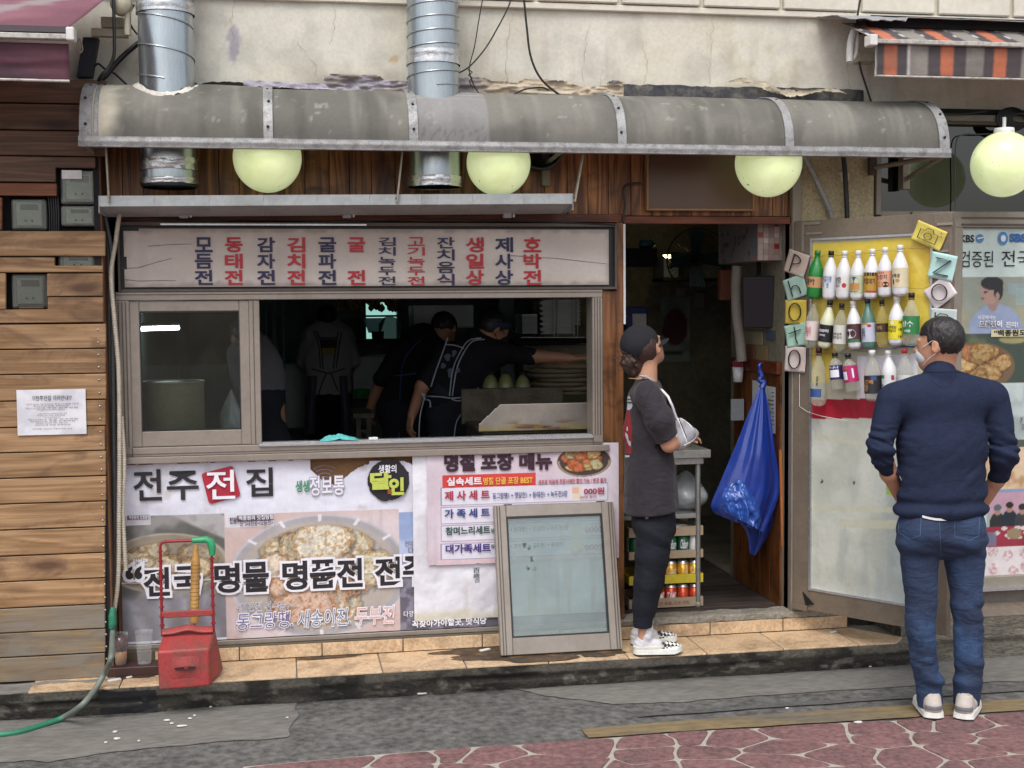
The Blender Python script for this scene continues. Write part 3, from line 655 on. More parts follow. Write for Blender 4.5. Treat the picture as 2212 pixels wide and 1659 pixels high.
for i in range(len(P)-1):
    p0, p1, p2, p3 = P[max(i-1, 0)], P[i], P[i+1], P[min(i+2, len(P)-1)]
    for k in range(8): t = k/8; out.append(.5*((2*p1)+(p2-p0)*t+(2*p0-5*p1+4*p2-p3)*t*t+(3*p1-p0-3*p2+p3)*t**3))
out.append(P[-1])
hz = thing('garden_hose', 'grey and green garden hose curling down over the kerb to the bottom left', 'hose', tuple(out[0]))
mb = MB(); mb.tube(out[:50], .0135, 10); part('grey_length', mb, mHose, hz)
mb = MB(); mb.tube(out[49:], .0138, 10); part('green_length', mb, mHoseG, hz)
mb = MB(); mb.tube(pth([(244, 1312), (243, 1330), (243, 1348), (241, 1358)], -.2), [.012, .02, .02, .014], 10); part('green_tape', mb, mHoseG, hz)
# --- shop front
mBronze = mat('bronze_aluminium', '#968d84', .4, metal=.35, dirt=.3, dcol='#5b5049', dscale=4, fine=.08, bump=.05, rvar=.1)
mBronzeD = mat('bronze_dark_groove', '#5c534d', .5, metal=.3, dirt=.3, bump=0)
mAlu = mat('bare_aluminium', '#c9cbd0', .3, metal=.8, dirt=.2, bump=.05)
mClad = wood('cladding_wood', '#a8703f', '#643c22', '#3c2414', 'Z', 1.3, .42, spread=.25)
mPost = wood('post_wood', '#8a5c38', '#5e3a22', '#3a2413', 'Z', 1.1, .5, spread=.12)
cl = thing('plank_cladding', 'reddish brown vertical board cladding under the canopy above the shop sign', 'cladding', (.5, 0, 2.4))
mb = MB(); mb.box(-.86, 2.70, .028, .05, zz(800, 478), 2.97); part('backing', mb, mCav, cl)
xa = -.86; z0 = zz(700, 468)+.012
while xa < 2.68:
    ww = random.choice([.1, .11, .12]); xb = min(xa+ww, 2.685); mb = MB(); mb.box(xa, xb-.0025, 0+random.random()*.004, .026, z0, 2.965)
    part('board', mb, mClad, cl, .0015); xa += ww
mBeam = wood('beam_wood', '#7a3f22', '#5a2a16', '#351a0f', 'X', 1.0, .5, spread=.12)
for a, b, y0, y1 in [(262, 1343, 461, 479), (1345, 1704, 468, 484)]:
    mb = MB(); mb.box(xx(a, y0), xx(b, y0), -.022, .02, zz((a+b)/2, y1), zz((a+b)/2, y0)); part('trim_beam', mb, mBeam, cl, .002)
x0, x1, z0, z1 = R4(1397, 325, 1630, 455, -.05)
t = thing('wall_panel', 'blank brown framed panel on the cladding over the doorway', 'panel', ((x0+x1)/2, -.04, z0))
mb = MB(); mb.box(x0+.012, x1-.012, -.045, -.005, z0+.012, z1); part('board', mb, mat('brown_panel', '#5a4030', .35, dirt=.5, dcol='#463326', dscale=2, fine=.04, bump=.03), t)
mb = MB(); frame4(mb, x0, x1, z0, z1+.1, -.052, -.004, .011); part('frame', mb, mat('panel_frame', '#93704f', .5), t, .002)
FR = thing('window_unit', 'bronze aluminium serving window with its left half closed by a glazed sash', 'window', (xx(780, 980), 0, zz(780, 983)))
x0, x1, z0, z1 = R4(255, 629, 1298, 972); z1 = zz(780, 628); z0 = zz(780, 972)
mb = MB(); mb.box(x0, x1, -.045, .09, z1-.042, z1); mb.box(x0, x0+.065, -.045, .09, z0, z1-.042); mb.box(x1-.055, x1, -.045, .09, z0, z1-.042); mb.box(x0+.065, x1-.055, -.05, .09, z0, z0+.045)
part('outer_frame', mb, mBronze, FR, .003)
mb = MB()
for k in range(3): mb.box(x0+.012+k*.017, x0+.017+k*.017, -.0475, -.044, z0+.05, z1-.05); mb.box(x1-.017-k*.014, x1-.013-k*.014, -.0475, -.044, z0+.05, z1-.045)
mb.box(x0+.004, x1-.004, -.0475, -.044, z1-.016, z1-.012); mb.box(x0+.01, x1-.01, -.0525, -.049, z0+.012, z0+.015)
part('groove', mb, mBronzeD, FR)
mb = MB(); xs_ = xx(560, 950); mb.box(xs_, x1-.056, -.062, -.052, z0+.036, z0+.05); mb.box(xs_, x1-.056, -.03, .03, z0+.0455, z0+.054); part('bright_track', mb, mAlu, FR, .002)
mb = MB(); mb.box(x0-.01, x1+.03, -.06, .0, z0-.034, z0-.001); part('lower_sill', mb, mBronze, FR, .003)
xm0, xm1 = xx(540, 800), xx(563, 800)
mb = MB(); mb.box(xm0, xm1, -.035, .03, z0+.046, z1-.043); part('mullion', mb, mBronze, FR, .003)
mb = MB(); mb.box(xm0+.02, xm0+.024, -.0375, -.034, z0+.05, z1-.045); part('groove', mb, mBronzeD, FR)
sx0, sx1 = xx(283, 800), xx(541, 800)
sh = MB(); frame4(sh, sx0, sx1-.001, z0+.047, z1-.044, -.03, .0, .048, .052, .075); sash = part('sash', sh, mBronze, FR, .003)
mb = MB(); mb.box(sx0+.046, sx1-.046, -.016, -.012, z0+.12, z1-.094)
part('glass', mb, glassmat('window_glass', '#e0e4de', .01, .01, .05, '#8a8676', 5), sash)
mb = MB(); frame4(mb, sx0+.049, sx1-.049, z0+.1225, z1-.0965, -.026, -.018, .006); part('gasket', mb, mBlk, sash)
x0, x1 = xx(259, 556), xx(1316, 556); zt_, zb_ = zz(780, 494), zz(780, 620)
sg = thing('menu_signboard', 'long beige signboard with columns of red and navy Korean dish names above the window', 'signboard', ((x0+x1)/2, -.03, zb_))
def signc(U, V, X, Z):
    c = solid('#c8beb6', X); c = mixc(c, solid('#b6aba3', X), sst(.4, .75, fbm(X*2, Z*4, 3, 5)))
    c = mixc(c, solid('#8f8680', X), sst(.6, .9, fbm(X*9, Z*1.5, 8, 4))*.25); e = np.minimum(np.minimum(U*12, (1-U)*12), np.minimum(V, 1-V)*1.3)
    c = mixc(c, solid('#7f766f', X), sst(.12, .0, e+(fbm(X*20, Z*20, 4, 4)-.5)*.2)*.6)
    return c
board = sheet('board', x0+.012, x1-.012, zb_+.004, zt_-.004, -.034, signc, mat('sign_enamel', '#fff', .45, dirt=0, fine=.05, bump=.06, vcol=True), sg, step=.012, wrinkle=.004, wscale=1.5,
              keep=lambda U, V, X, Z: ((U > .0045*fbm(1, Z*40, 3, 4)*(1+3*(V > .3)*(V < .55))) & ~((U < .035) & (V > .965+.0*U))))
mb = MB(); frame4(mb, x0-.006, x1+.03, zb_-.02, zt_+.028, -.05, .02, .012, .018, .014); part('frame', mb, mBronzeD, sg, .002)
mb = MB(); mb.box(x0, x1+.02, -.02, .02, zb_-.01, zt_+.02); part('back_panel', mb, mBlk, sg)
mb = MB(); mb.box(x0+.2, x0+1.2, -.052, -.045, zt_+.012, zt_+.02)
part('light_slit', mb, mAlu, sg)
def crk(P_, par):
    mb = MB(); pts = [(xx(a, b, -.04), zz(a, b, -.04)) for a, b in P_]
    for i in range(len(pts)-1):
        (a, b), (c, d) = pts[i], pts[i+1]; mb.add([(a, -.0425, b-.0012), (c, -.0425, d-.0008), (c, -.0425, d+.0008), (a, -.0425, b+.0012)], [(0, 1, 2, 3)])
    part('crack', mb, mInk, par)
crk([(262, 580), (300, 578), (340, 566), (372, 558)], sg); crk([(270, 604), (300, 607), (340, 606), (380, 606)], sg); crk([(1100, 552), (1200, 558), (1310, 570)], sg); crk([(320, 532), (370, 528), (415, 527)], sg)
mRedI = mat('sign_red', '#b0222e', .5, dirt=.25, fine=.12, bump=0); mNavI = mat('sign_navy', '#25234a', .5, dirt=.2, fine=.12, bump=0)
cols_ = [(440, 'n', '모듬전', 3), (505, 'r', '동태전', 3), (575, 'n', '감자전', 3), (640, 'r', '김치전', 3), (707, 'n', '굴파전', 3), (770, 'r', '굴 전', 3), (836, 'n', '김치녹두전', 5), (899, 'r', '고기녹두전', 5),
         (963, 'n', '잔치음식', 4), (1026, 'r', '생일상', 3), (1089, 'n', '제사상', 3), (1150, 'r', '호박전', 3)]
mr_, mn_ = MB(), MB()
for cxp, k, s_, n in cols_:
    y0, y1 = 511, 617; h = (y1-y0)/n
    for i, ch in enumerate(s_[:n]):
        if ch == ' ': continue
        pad = 2.5 if n == 3 else 1.6
        lpx(mr_ if k == 'r' else mn_, ch, cxp-18, y0+i*h+pad, cxp+18, y0+(i+1)*h-pad, -.042, .002, offset=.028 if n == 3 else .02 if n == 4 else .014)
part('lettering', mr_, mRedI, sg, label='red dish names'); part('lettering', mn_, mNavI, sg, label='navy dish names')
fp = thing('door_frame', 'wooden post and pale jambs framing the open doorway', 'door frame', (1.72, 0, .24))
mb = MB(); mb.box(xx(1298, 800), xx(1333, 800), -.03, .09, zz(1315, 962), zz(1315, 628)); part('post', mb, mPost, fp, .003)
mb = MB(); mb.box(xx(1327, 560), xx(1343, 560), -.035, .12, .262, zz(1335, 481)); part('post', mb, mPost, fp, .003)
mb = MB(); mb.box(xx(1343, 560)+.001, xx(1348, 560), -.03, .10, zz(1345, 700), zz(1345, 485)); part('white_strip', mb, mWhite, fp)
mJamb = mat('jamb_grey', '#8a8073', .55, dirt=.35, dcol='#5d554b', fine=.08, bump=.1)
mb = MB(); mb.box(2.685, 2.735, -.04, .1, .25, 2.97); part('jamb', mb, mJamb, fp, .003)
mPly = mat('bare_plywood', '#7c5a3a', .8, dirt=.5, dcol='#4c3524', dscale=8, fine=.25, bump=.4, stretch=(.4, 3, 3))
X0b, X1b = xx(262, 1200), xx(1343, 1200); zb0 = .252; zb1 = zz(780, 983)
mb = MB(); mb.box(X0b-.02, X1b, .0, .05, zb0, zb1+.03); struct('plywood_wall', mb, mPly)
mb = MB(); mb.box(X0b-.02, X1b+.02, -.02, .01, .228, .251); struct('base_strip', mb, mBronze, .002)
mBan = mat('vinyl_banner', '#fff', .42, dirt=0, fine=.05, bump=.12, bscale=30, vcol=True)
def ell(X, Z, cx, cz, rx, rz, rot=0):
    c, s = math.cos(rot), math.sin(rot); dx, dz = X-cx, Z-cz; return np.hypot((dx*c+dz*s)/rx, (-dx*s+dz*c)/rz)
def pxm(px, py): return xx(px, py), zz(px, py)
def food(c, X, Z, cx, cz, rx, rz, seed, n=14, cols=('#d8c3a4', '#cfae90', '#c9b98e', '#d9c9b4', '#c4a183'), fade=.0, kr=.42):
    r = np.random.default_rng(seed)
    for i in range(n):
        a = r.random()*2*PI; q = math.sqrt(r.random())*.72; ex, ez = cx+rx*q*math.cos(a), cz+rz*q*math.sin(a)
        e = ell(X, Z, ex, ez, rx*kr*(.7+.5*r.random()), rz*kr*(.8+.5*r.random()), r.random()-.5)+(fbm(X*40, Z*40, seed+i, 3)-.5)*.35
        k = hx(cols[i % len(cols)]); t = fbm(X*110, Z*110, seed+i, 3)
        cc = k*(.78+.42*t[..., None]); cc = np.where((fbm(X*60, Z*60, seed+i+40, 3) > .62)[..., None], cc*np.array([.86, .74, .6]), cc); cc = np.where((e > .82)[..., None], cc*np.array([.84, .76, .66]), cc)
        ms = sst(1.0, .95, e)*sst(1.0, .93, ell(X, Z, cx, cz, rx, rz)); sh_ = sst(1.14, 1.0, e)*sst(1.0, .93, ell(X, Z, cx, cz, rx, rz))
        c = c*(1-.3*(sh_*(1-ms))[..., None]); c = c*(1-ms[..., None])+cc*ms[..., None]
    return c
def ban(U, V, X, Z):
    c = solid('#dedfec', X); c = mixc(c, solid('#c9cad8', X), sst(.35, .75, fbm(X*3, Z*5, 4, 5)))
    c = mixc(c, solid('#b5b2b8', X), sst(.52, .8, fbm(X*16, Z*2.2, 6, 4))*.35); c = mixc(c, solid('#a8a29c', X), sst(.62, .8, fbm(X*10, Z*10, 16, 5))*.5)
    def B(a, y0, b, y1, col):
        nonlocal c
        xa, za = pxm(a, (y0+y1)/2)[0], zz((a+b)/2, y1); xb, zb = pxm(b, (y0+y1)/2)[0], zz((a+b)/2, y0)
        m_ = ((X > xa) & (X < xb) & (Z > za) & (Z < zb)).astype(float)
        k = col if isinstance(col, np.ndarray) else solid(col, X); c = mixc(c, k, m_); return m_
    n1 = fbm(X*5, Z*5, 40, 4); n2 = fbm(X*22, Z*22, 41, 4)
    p1 = mixc(solid('#8d8a8a', X), solid('#5b5d5a', X), sst(.4, .6, n1)); p1 = mixc(p1, solid('#a9a6a8', X), sst(.6, .7, fbm(X*3+Z*6, Z*2, 5, 3)))
    cx_, cz_ = pxm(360, 1215); e = ell(X, Z, cx_, cz_, .30, .15)
    p1 = mixc(p1, solid('#a39a8b', X), sst(1.02, .98, e)); p1 = mixc(p1, solid('#8c8170', X), sst(.95, .92, e)); p1 = food(p1, X, Z, cx_, cz_-.01, .27, .12, 5, 12, ('#b9ac93', '#a99c86', '#c6b79a'))
    p1 = mixc(p1, solid('#8f8d95', X), sst(zz(360, 1290), zz(360, 1305), Z+.02*n1)); cl_ = np.abs(np.sin(X*26+Z*5+n1*3)); p1 = mixc(p1, mixc(solid('#9b9aa6', X), solid('#7e7c84', X), cl_), sst(zz(360, 1275), zz(360, 1300), Z))
    p1 = mixc(p1, solid('#77706a', X), sst(.5, .7, n2)*.3); B(255, 1112, 487, 1380, p1)
    p2 = mixc(solid('#cfc0c4', X), solid('#c2aaa5', X), sst(.35, .65, fbm(X*2, Z*3, 8, 3))); cx_, cz_ = pxm(692, 1242)
    e = ell(X, Z, cx_, cz_, .435, .30); p2 = mixc(p2, solid('#b7b4bd', X), sst(1.06, 1.03, e)); p2 = mixc(p2, solid('#9c989c', X), sst(1.03, 1.0, e)); p2 = mixc(p2, solid('#a79e96', X), sst(.94, .92, e))
    at_ = np.arctan2((Z-cz_)/.30, (X-cx_)/.435); tie = (np.abs(((at_*7/PI) % 1)-.5) < .045) & (e > .93) & (e < 1.05); p2 = np.where(tie[..., None], hx('#d6d3d8'), p2)
    p2 = food(p2, X, Z, cx_, cz_, .39, .265, 11, 20, ('#d2c2ae', '#cdae96', '#c9bfa2', '#d5cdb9', '#c7a792'), kr=.40)
    p2 = p2*.9+.1*hx('#d8d5de'); p2 = mixc(p2, solid('#8e8582', X), sst(.6, .8, fbm(X*30, Z*3, 77, 3))*.2); B(487, 1104, 862, 1378, p2)
    zq = zz(900, 1165); p3 = mixc(solid('#8fa0c6', X), solid('#b9c2dc', X), sst(.3, .7, n1)); p3 = mixc(p3, solid('#5f5b68', X), sst(zz(900, 1215), zz(900, 1230), Z)); p3 = mixc(p3, solid('#8b8898', X), sst(.5, .65, n2)*sst(zz(900, 1215), zz(900, 1230), Z)*.8)
    B(862, 1098, 1343, 1362, p3)
    B(487, 1108, 592, 1137, '#d5d2da'); B(512, 1111, 592, 1124, '#5a4a5c'); B(272, 1114, 326, 1133, '#b9b5bd'); B(276, 1112, 324, 1122, '#5d5260')
    zc = Z-(zz(560, 1246)+(X-xx(560, 1246))*.0); c = mixc(c, solid('#e6e4ea', X), sst(.0035, .001, np.abs(zc))*.8); c = mixc(c, solid('#55505a', X), sst(.0022, .0008, np.abs(zc+.0035))*.5)
    for q in (490, 610, 705, 862): c = mixc(c, solid('#9b98a3', X), sst(.0018, .0006, np.abs(X-xx(q, 1200)))*.35)
    return c
def bkeep(U, V, X, Z):
    n = fbm(X*18, 3, 2, 4); zt = zb1-.006-.012*n; px = (X-xx(665, 990))/(xx(925, 990)-xx(665, 990))
    dip = np.where((px > .02) & (px < .98), .018+.10*np.exp(-((px-.2)/.13)**2)+.035*fbm(px*9, 2, 7, 4), 0); dip = np.where((px > .5) & (px < .66), dip*.5, dip)
    return Z < zt-dip*1.05
bn = sheet('banner', X0b, X1b-.002, zb0+.004, zb1-.003, -.006, ban, mBan, wrinkle=.010, wscale=4.5, step=.0045, keep=bkeep, yfn=lambda U, V, X, Z: -.004*np.exp(-((Z-zz(560, 1246))/.01)**2))
tag(bn, 'wide torn vinyl banner with a red square logo and pancake trays under the window', 'banner')
YB = -.0155; SURF[YB] = (-.0065, .010, 4.5, 0)
mBlkI = mat('banner_black', '#221f26', .5, dirt=.15, fine=.08, bump=0); mWhI = mat('banner_white', '#e3e2ea', .5, dirt=.15, fine=.05, bump=0)
mRedB = mat('banner_red', '#a8233a', .5, dirt=.2, fine=.08, bump=0); mGrn = mat('banner_green', '#3f8a62', .5, dirt=.1, bump=0); mGry = mat('banner_grey', '#a19fb0', .5, dirt=.1, bump=0)
mBluI = mat('banner_blue', '#7f94c4', .5, dirt=.1, bump=0); mLime = mat('banner_lime', '#bcc85a', .5, dirt=.1, bump=0); mPurp = mat('banner_purple', '#6f6a9c', .5, dirt=.1, bump=0); mPink = mat('banner_pink', '#d9a9a4', .5, dirt=.1, bump=0)
k1, k2, k3, k4 = MB(), MB(), MB(), MB()
for ch, a, b, c_, d in [('전', 290, 1015, 348, 1080), ('주', 362, 1018, 428, 1078), ('집', 533, 1011, 588, 1071)]: lpx(k1, ch, a, b, c_, d, YB, .003, offset=.018)
cx_, cz_ = pxm(478, 1046); s_ = .084
sq = []
for k in range(4):
    a = math.radians(13+90*k+45); c0 = np.array([cx_+math.cos(a)*s_*1.30, cz_+math.sin(a)*s_*1.30])
    for t in (-.3, 0, .3): sq.append((cx_+math.cos(a+t*.35)*s_*(1.28 if t == 0 else 1.22), YB-.002, cz_+math.sin(a+t*.35)*s_*(1.28 if t == 0 else 1.22)))
k3.add([(a, b-.008, c) for a, b, c in sq], [tuple(range(12))]); lpx(k2, '전', 447, 1015, 507, 1076, YB, .022, offset=.012)
for ch, a, b, c_, d in [('“', 273, 1225, 306, 1249), ('전', 312, 1226, 366, 1286), ('국', 377, 1223, 433, 1281), ('명', 464, 1217, 517, 1279), ('물', 525, 1214, 580, 1277), ('명', 611, 1212, 663, 1273), ('품', 670, 1209, 724, 1269), ('전', 729, 1206, 782, 1267), ('전', 811, 1203, 864, 1263)]:
    lpx(k2, ch, a, b, c_, d, YB, .003, offset=.088); lpx(k1, ch, a+1, b+1, c_-1, d-1, YB, .0045, offset=.03)
V_, F_ = None, None
lpx(k2, '주', 871, 1201, 925, 1261, YB, .003, offset=.088); lpx(k1, '주', 872, 1202, 924, 1260, YB, .0045, offset=.03)
lpx(k2, '<전반전 선수들>', 510, 1299, 628, 1320, YB, .003, offset=.03); lpx(k4, '<전반전 선수들>', 510, 1299, 628, 1320, YB, .004, offset=-.012)
for s_, a, b, c_, d, m_ in [('동그랑땡,', 512, 1322, 632, 1359, mPurp), ('새송이전,', 643, 1315, 757, 1354, mat('banner_steel', '#77839a', .5, bump=0)), ('두부전', 767, 1309, 852, 1347, mPink)]:
    lpx(k2, s_, a, b, c_, d, YB, .003, offset=.05, shear=.15); q = MB(); lpx(q, s_, a, b, c_, d, YB, .004, offset=.0, shear=.15); part('lettering', q, m_, bn)
lpx(k2, '맛보면', 288, 1206, 319, 1219, YB, .003, offset=.02); lpx(k2, '백종원의 맛집탐험', 516, 1112, 590, 1122, YB, .003, offset=.02); lpx(k4, '“전”3대천왕<모둠전>', 514, 1124, 590, 1135, YB, .003, offset=.015)
lpx(k2, '백종원의 맛집탐험', 279, 1113, 323, 1121, YB, .003, offset=.01); lpx(k4, '천왕', 496, 1117, 512, 1130, YB, .003, offset=.03); lpx(k2, '꼭찾아가야할곳, 맛식당', 890, 1336, 1050, 1351, YB, .003, offset=.03)
lpx(k4, '전미', 874, 1168, 892, 1180, YB, .003); lpx(k4, '다', 882, 1181, 893, 1197, YB, .003); lpx(k2, '다양', 872, 1319, 893, 1331, YB, .003, offset=.01)
q = MB(); lpx(q, '생생', 639, 1038, 668, 1062, YB, .003, offset=.03); part('lettering', q, mGrn, bn)
q = MB(); lpx(q, '정보통', 669, 1028, 743, 1069, YB, .003, offset=.05); part('lettering', q, mGry, bn)
lpx(k2, '정보통', 669, 1028, 743, 1069, YB, .004, offset=.012)
q = MB(); cx_, cz_ = pxm(701, 1040)
for i in range(4):
    r = .03+.021*i; q.tube([(cx_+r*math.sin(t), YB-.008, cz_+r*math.cos(t)*.9) for t in np.linspace(-.62, .62, 9)], .0028, 4, flat=.3)
part('signal_arcs', q, mBluI, bn)
q = MB(); cx_, cz_ = pxm(838.6, 1036); pts = []
for k in range(90):
    t = 2*PI*k/90; r = .106*(1+(float(fbm(math.cos(t)*6+20, math.sin(t)*6, 3, 4))-.5)*(.16 if -.8 < t-.6 < 1.2 or t > 3 else .04)); pts.append((cx_+r*math.cos(t), YB-.010, cz_+r*math.sin(t)))
q.add(pts, [tuple(range(90))]); part('logo_disc', q, mBlkI, bn)
lpx(k2, '생활의', 817, 1003, 855, 1020, YB, .03, offset=.02); q = MB(); lpx(q, '달', 801, 1020, 842, 1054, YB, .03, offset=.05); lpx(q, '인', 841, 1032, 870, 1066, YB, .03, offset=.05); part('lettering', q, mLime, bn)
q = MB(); lpx(q, 'IIIL', 837, 1056, 848, 1065, YB, .03, offset=.03); part('lettering', q, mat('banner_orange', '#b4622f', .5, bump=0), bn)
part('lettering', k2, mWhI, bn); part('lettering', k3, mRedB, bn, label='red square'); part('lettering', k1, mBlkI, bn); part('lettering', k4, mat('banner_plum', '#4b3c50', .5, bump=0), bn)
def pap(U, V, X, Z):
    c = mixc(solid('#e0dfe8', X), solid('#cbc8d0', X), sst(.4, .7, fbm(X*4, Z*6, 3, 5))); st = fbm(X*24, Z*1.5, 9, 4)
    c = mixc(c, solid('#a99a86', X), sst(.56, .74, st)*sst(.0, .5, U)*.55*sst(.98, .8, V)); c = mixc(c, solid('#c5bd9e', X), sst(.08, 0, V+(fbm(X*12, Z*12, 2)-.5)*.1)*.6); return c
x0, x1, z0, z1 = xx(893, 1200, -.018), xx(1341, 1200, -.018), zz(980, 1337, -.018), zz(910, 974, -.018)
pp = sheet('loose_paper', x0, x1, z0, z1, -.020, pap, mBan, step=.006, wrinkle=.010, wscale=7, keep=lambda U, V, X, Z: (V < 1-.03*fbm(X*20, 1, 3, 4)) & (U < 1-.012*fbm(1, Z*30, 3, 4)))
tag(pp, 'stained white paper pasted over the right end of the banner, behind the menu poster', 'paper')
q = MB(); lpx(q, '百', 1022, 1226, 1036, 1237, -.026, .003, offset=.01); lpx(q, '歲', 1022, 1238, 1036, 1248, -.026, .003, offset=.01); lpx(q, '酒', 1022, 1249, 1036, 1259, -.026, .003); part('lettering', q, mInk, pp)
YM = -.034
def menuc(U, V, X, Z):
    c = mixc(solid('#d6cbd6', X), solid('#c9b9c4', X), sst(.35, .7, fbm(X*3, Z*3, 6, 4))); c = mixc(c, solid('#d2b3ba', X), sst(.35, .0, V)*.7)
    c = mixc(c, solid('#b9aeb8', X), sst(.55, .75, fbm(X*20, Z*1.5, 3, 4))*.5); c = mixc(c, solid('#aaa2b4', X), (sst(.02, .015, np.abs((X*1.3+Z*.9) % .21-.1)))*sst(.45, .6, fbm(X*3, Z*3, 31, 3))*.25)
    def T(a, y0, b, y1): xa, xb, za, zb = R4(a, y0, b, y1, YM); return xa, xb, za, zb
    def fill(a, y0, b, y1, col, t=1.0):
        nonlocal c
        xa, xb, za, zb = T(a, y0, b, y1); m_ = ((X > xa) & (X < xb) & (Z > za) & (Z < zb))*t; c = mixc(c, solid(col, X), m_)
    for (y0, y1) in [(1048, 1086), (1090, 1125), (1129, 1163), (1167, 1202)]:
        fill(952, y0, 1313, y1, '#8f8a9e'); fill(953.6, y0+1.3, 1311.4, y1-1.3, '#d7d4e1')
    fill(956, 1024, 1157, 1052, '#c9403c')
    cx_, cz_ = xx(1261, 994, YM), zz(1261, 994, YM); e = ell(X, Z, cx_, cz_-.006, .146, .082); c = mixc(c, solid('#463a38', X), sst(1.0, .97, e)); c = mixc(c, solid('#a58f78', X), sst(.05, .02, np.abs(e-.93))*(Z < cz_))
    c = food(c, X, Z, cx_, cz_+.004, .132, .07, 21, 18, ('#b9a06a', '#a8a579', '#c0774f', '#b7b08a', '#d0b27c', '#bb6a45'), kr=.36)
    fill(1236, 1050, 1256, 1078, '#d8cbb0', .8); fill(1236, 1052, 1250, 1066, '#d98a7a', .5); fill(1234, 1130, 1256, 1160, '#cfc7ad', .9); fill(1232, 1168, 1258, 1196, '#d2c49c', .9)
    return c
x0, x1, z0, z1 = xx(923, 1090, YM), xx(1336, 1090, YM), zz(1130, 1221-5, YM), zz(1130, 963-2, YM)
mp_ = sheet('menu_poster', x0, x1, z0, z1, YM, menuc, mBan, step=.0035, wrinkle=.006, wscale=5, keep=lambda U, V, X, Z: ~((V < .02*fbm(X*30, 1, 3)) ))
tag(mp_, 'pinkish holiday takeaway menu poster with a dish of pancakes in its top right corner', 'poster')
YT = YM-.0065; SURF[YT] = (YM-.0005, .006, 5, 0); SURF[-.026] = (-.0205, .010, 7, 0)
q1, q2, q3, q4, q5, q6, q7 = (MB() for _ in range(7))
lpx(q1, '명절', 961, 981, 1024, 1017, YT, .002, offset=.05); lpx(q1, '포장', 1040, 981, 1107, 1015, YT, .002, offset=.05); lpx(q1, '메뉴', 1123, 980, 1190, 1013, YT, .002, offset=.05)
lpx(q2, '실속세트', 966, 1031, 1040, 1048, YT, .002, offset=.03); lpx(q3, '명절 단골 포장 BEST', 1044, 1030, 1150, 1045, YT, .002, offset=.025)
lpx(q4, '세트로 처음에 주문시에만 할인 가능 / 변경 불가', 1162, 1034, 1309, 1044, YT, .002, offset=.02)
lpx(q4, '제 사 세 트', 961, 1060, 1057, 1079, YT, .002, offset=.035); lpx(q5, '동그랑땡1 + 깻잎전1 + 동태전1 + 녹두전3장', 1064, 1062, 1225, 1075, YT, .002, offset=.015)
lpx(q4, '000원', 1261, 1053, 1304, 1067, YT, .002, offset=.03); lpx(q4, '000원 할인)', 1252, 1070, 1288, 1077, YT, .002, offset=.01)
lpx(q5, '가 족 세 트', 961, 1099, 1057, 1117, YT, .002, offset=.035); lpx(q6, '참며느리세트', 963, 1137, 1058, 1154, YT, .002, offset=.03); lpx(q7, '대가족세트', 963, 1175, 1059, 1193, YT, .002, offset=.035)
lpx(q6, '+ 동태전1 + 안심전1 + 녹두전3장', 1102, 1136, 1227, 1147, YT, .002, offset=.015); lpx(q6, '+ 호박전1 + 고추전1 + 동태전1', 1102, 1172, 1217, 1182, YT, .002, offset=.015); lpx(q4, '000원', 1263, 1136, 1308, 1149, YT, .002, offset=.03); lpx(q4, '000원', 1263, 1174, 1308, 1187, YT, .002, offset=.03)
lpx(q6, '동', 1060, 1142, 1068, 1150, YT, .002, offset=.02); lpx(q6, '동', 1060, 1176, 1068, 1184, YT, .002, offset=.02)
for q, m_ in ((q1, mat('poster_maroon', '#34172a', .6, bump=0)), (q2, mWhI), (q3, mat('poster_yellow', '#e2b84e', .6, bump=0)), (q4, mat('poster_crimson', '#a8324a', .6, bump=0)), (q5, mat('poster_blue', '#33407e', .6, bump=0)), (q6, mat('poster_green', '#274b40', .6, bump=0)), (q7, mat('poster_purple', '#48307a', .6, bump=0))):
    part('lettering', q, m_, mp_)

# --- canopy
mPoly = mat('dusty_polycarbonate', '#8b887f', .75, dirt=0, fine=.08, bump=.12, bscale=25, vcol=True)
mRib = mat('canopy_aluminium', '#9c9c9c', .5, metal=.3, dirt=.8, dcol='#5d5a56', dscale=18, fine=.3, bump=.12)
CX0, CX1, CD, ZT, ZB = -.885, 3.357, .45, 2.985, 2.672
def arc(s):
    """0 at the wall, 1 at the front lip"""
    a = s*PI/2*.96; return -.0-CD*math.sin(a)**.9, ZB+.0+(ZT-ZB)*math.cos(a)**.62 if s < 1 else ZB
def arcp(s):
    a = s*PI/2; return -CD*math.sin(a)**.85, ZB+(ZT-ZB)*max(math.cos(a), 0)**.75
cn = thing('canopy', 'long curved translucent grey canopy with aluminium ribs over the whole shop front', 'canopy', (1.2, 0, ZB))
ribs = [CX0+.03, xx(579, 260, -.4), xx(891, 270, -.4), xx(1338, 280, -.4), xx(1697, 290, -.4), CX1-.03]
def polyc(seed):
    def f(X, T):
        c = solid('#858279', X); n = fbm(X*3, T*2, seed, 5); c = mixc(c, solid('#6c6a63', X), sst(.4, .65, n)*.9)
        c = mixc(c, solid('#a7a398', X), sst(.5, .8, fbm(X*26, T*1.4, seed+3, 4))*.35)
        c = mixc(c, solid('#b7b4aa', X), sst(.74, .78, fbm(X*26, T*12, seed+5, 5))*.55)
        c = mixc(c, solid('#6b6963', X), sst(.85, 1.0, T+(n-.5)*.2)*.6); c = mixc(c, solid('#bdb8a9', X), sst(.1, .0, T+(n-.5)*.1)*.4)
        c = mixc(c, solid('#57554e', X), sst(.5, .8, fbm(X*9, T*1.1, seed+8, 4))*.6)
        return c*.86
    return f
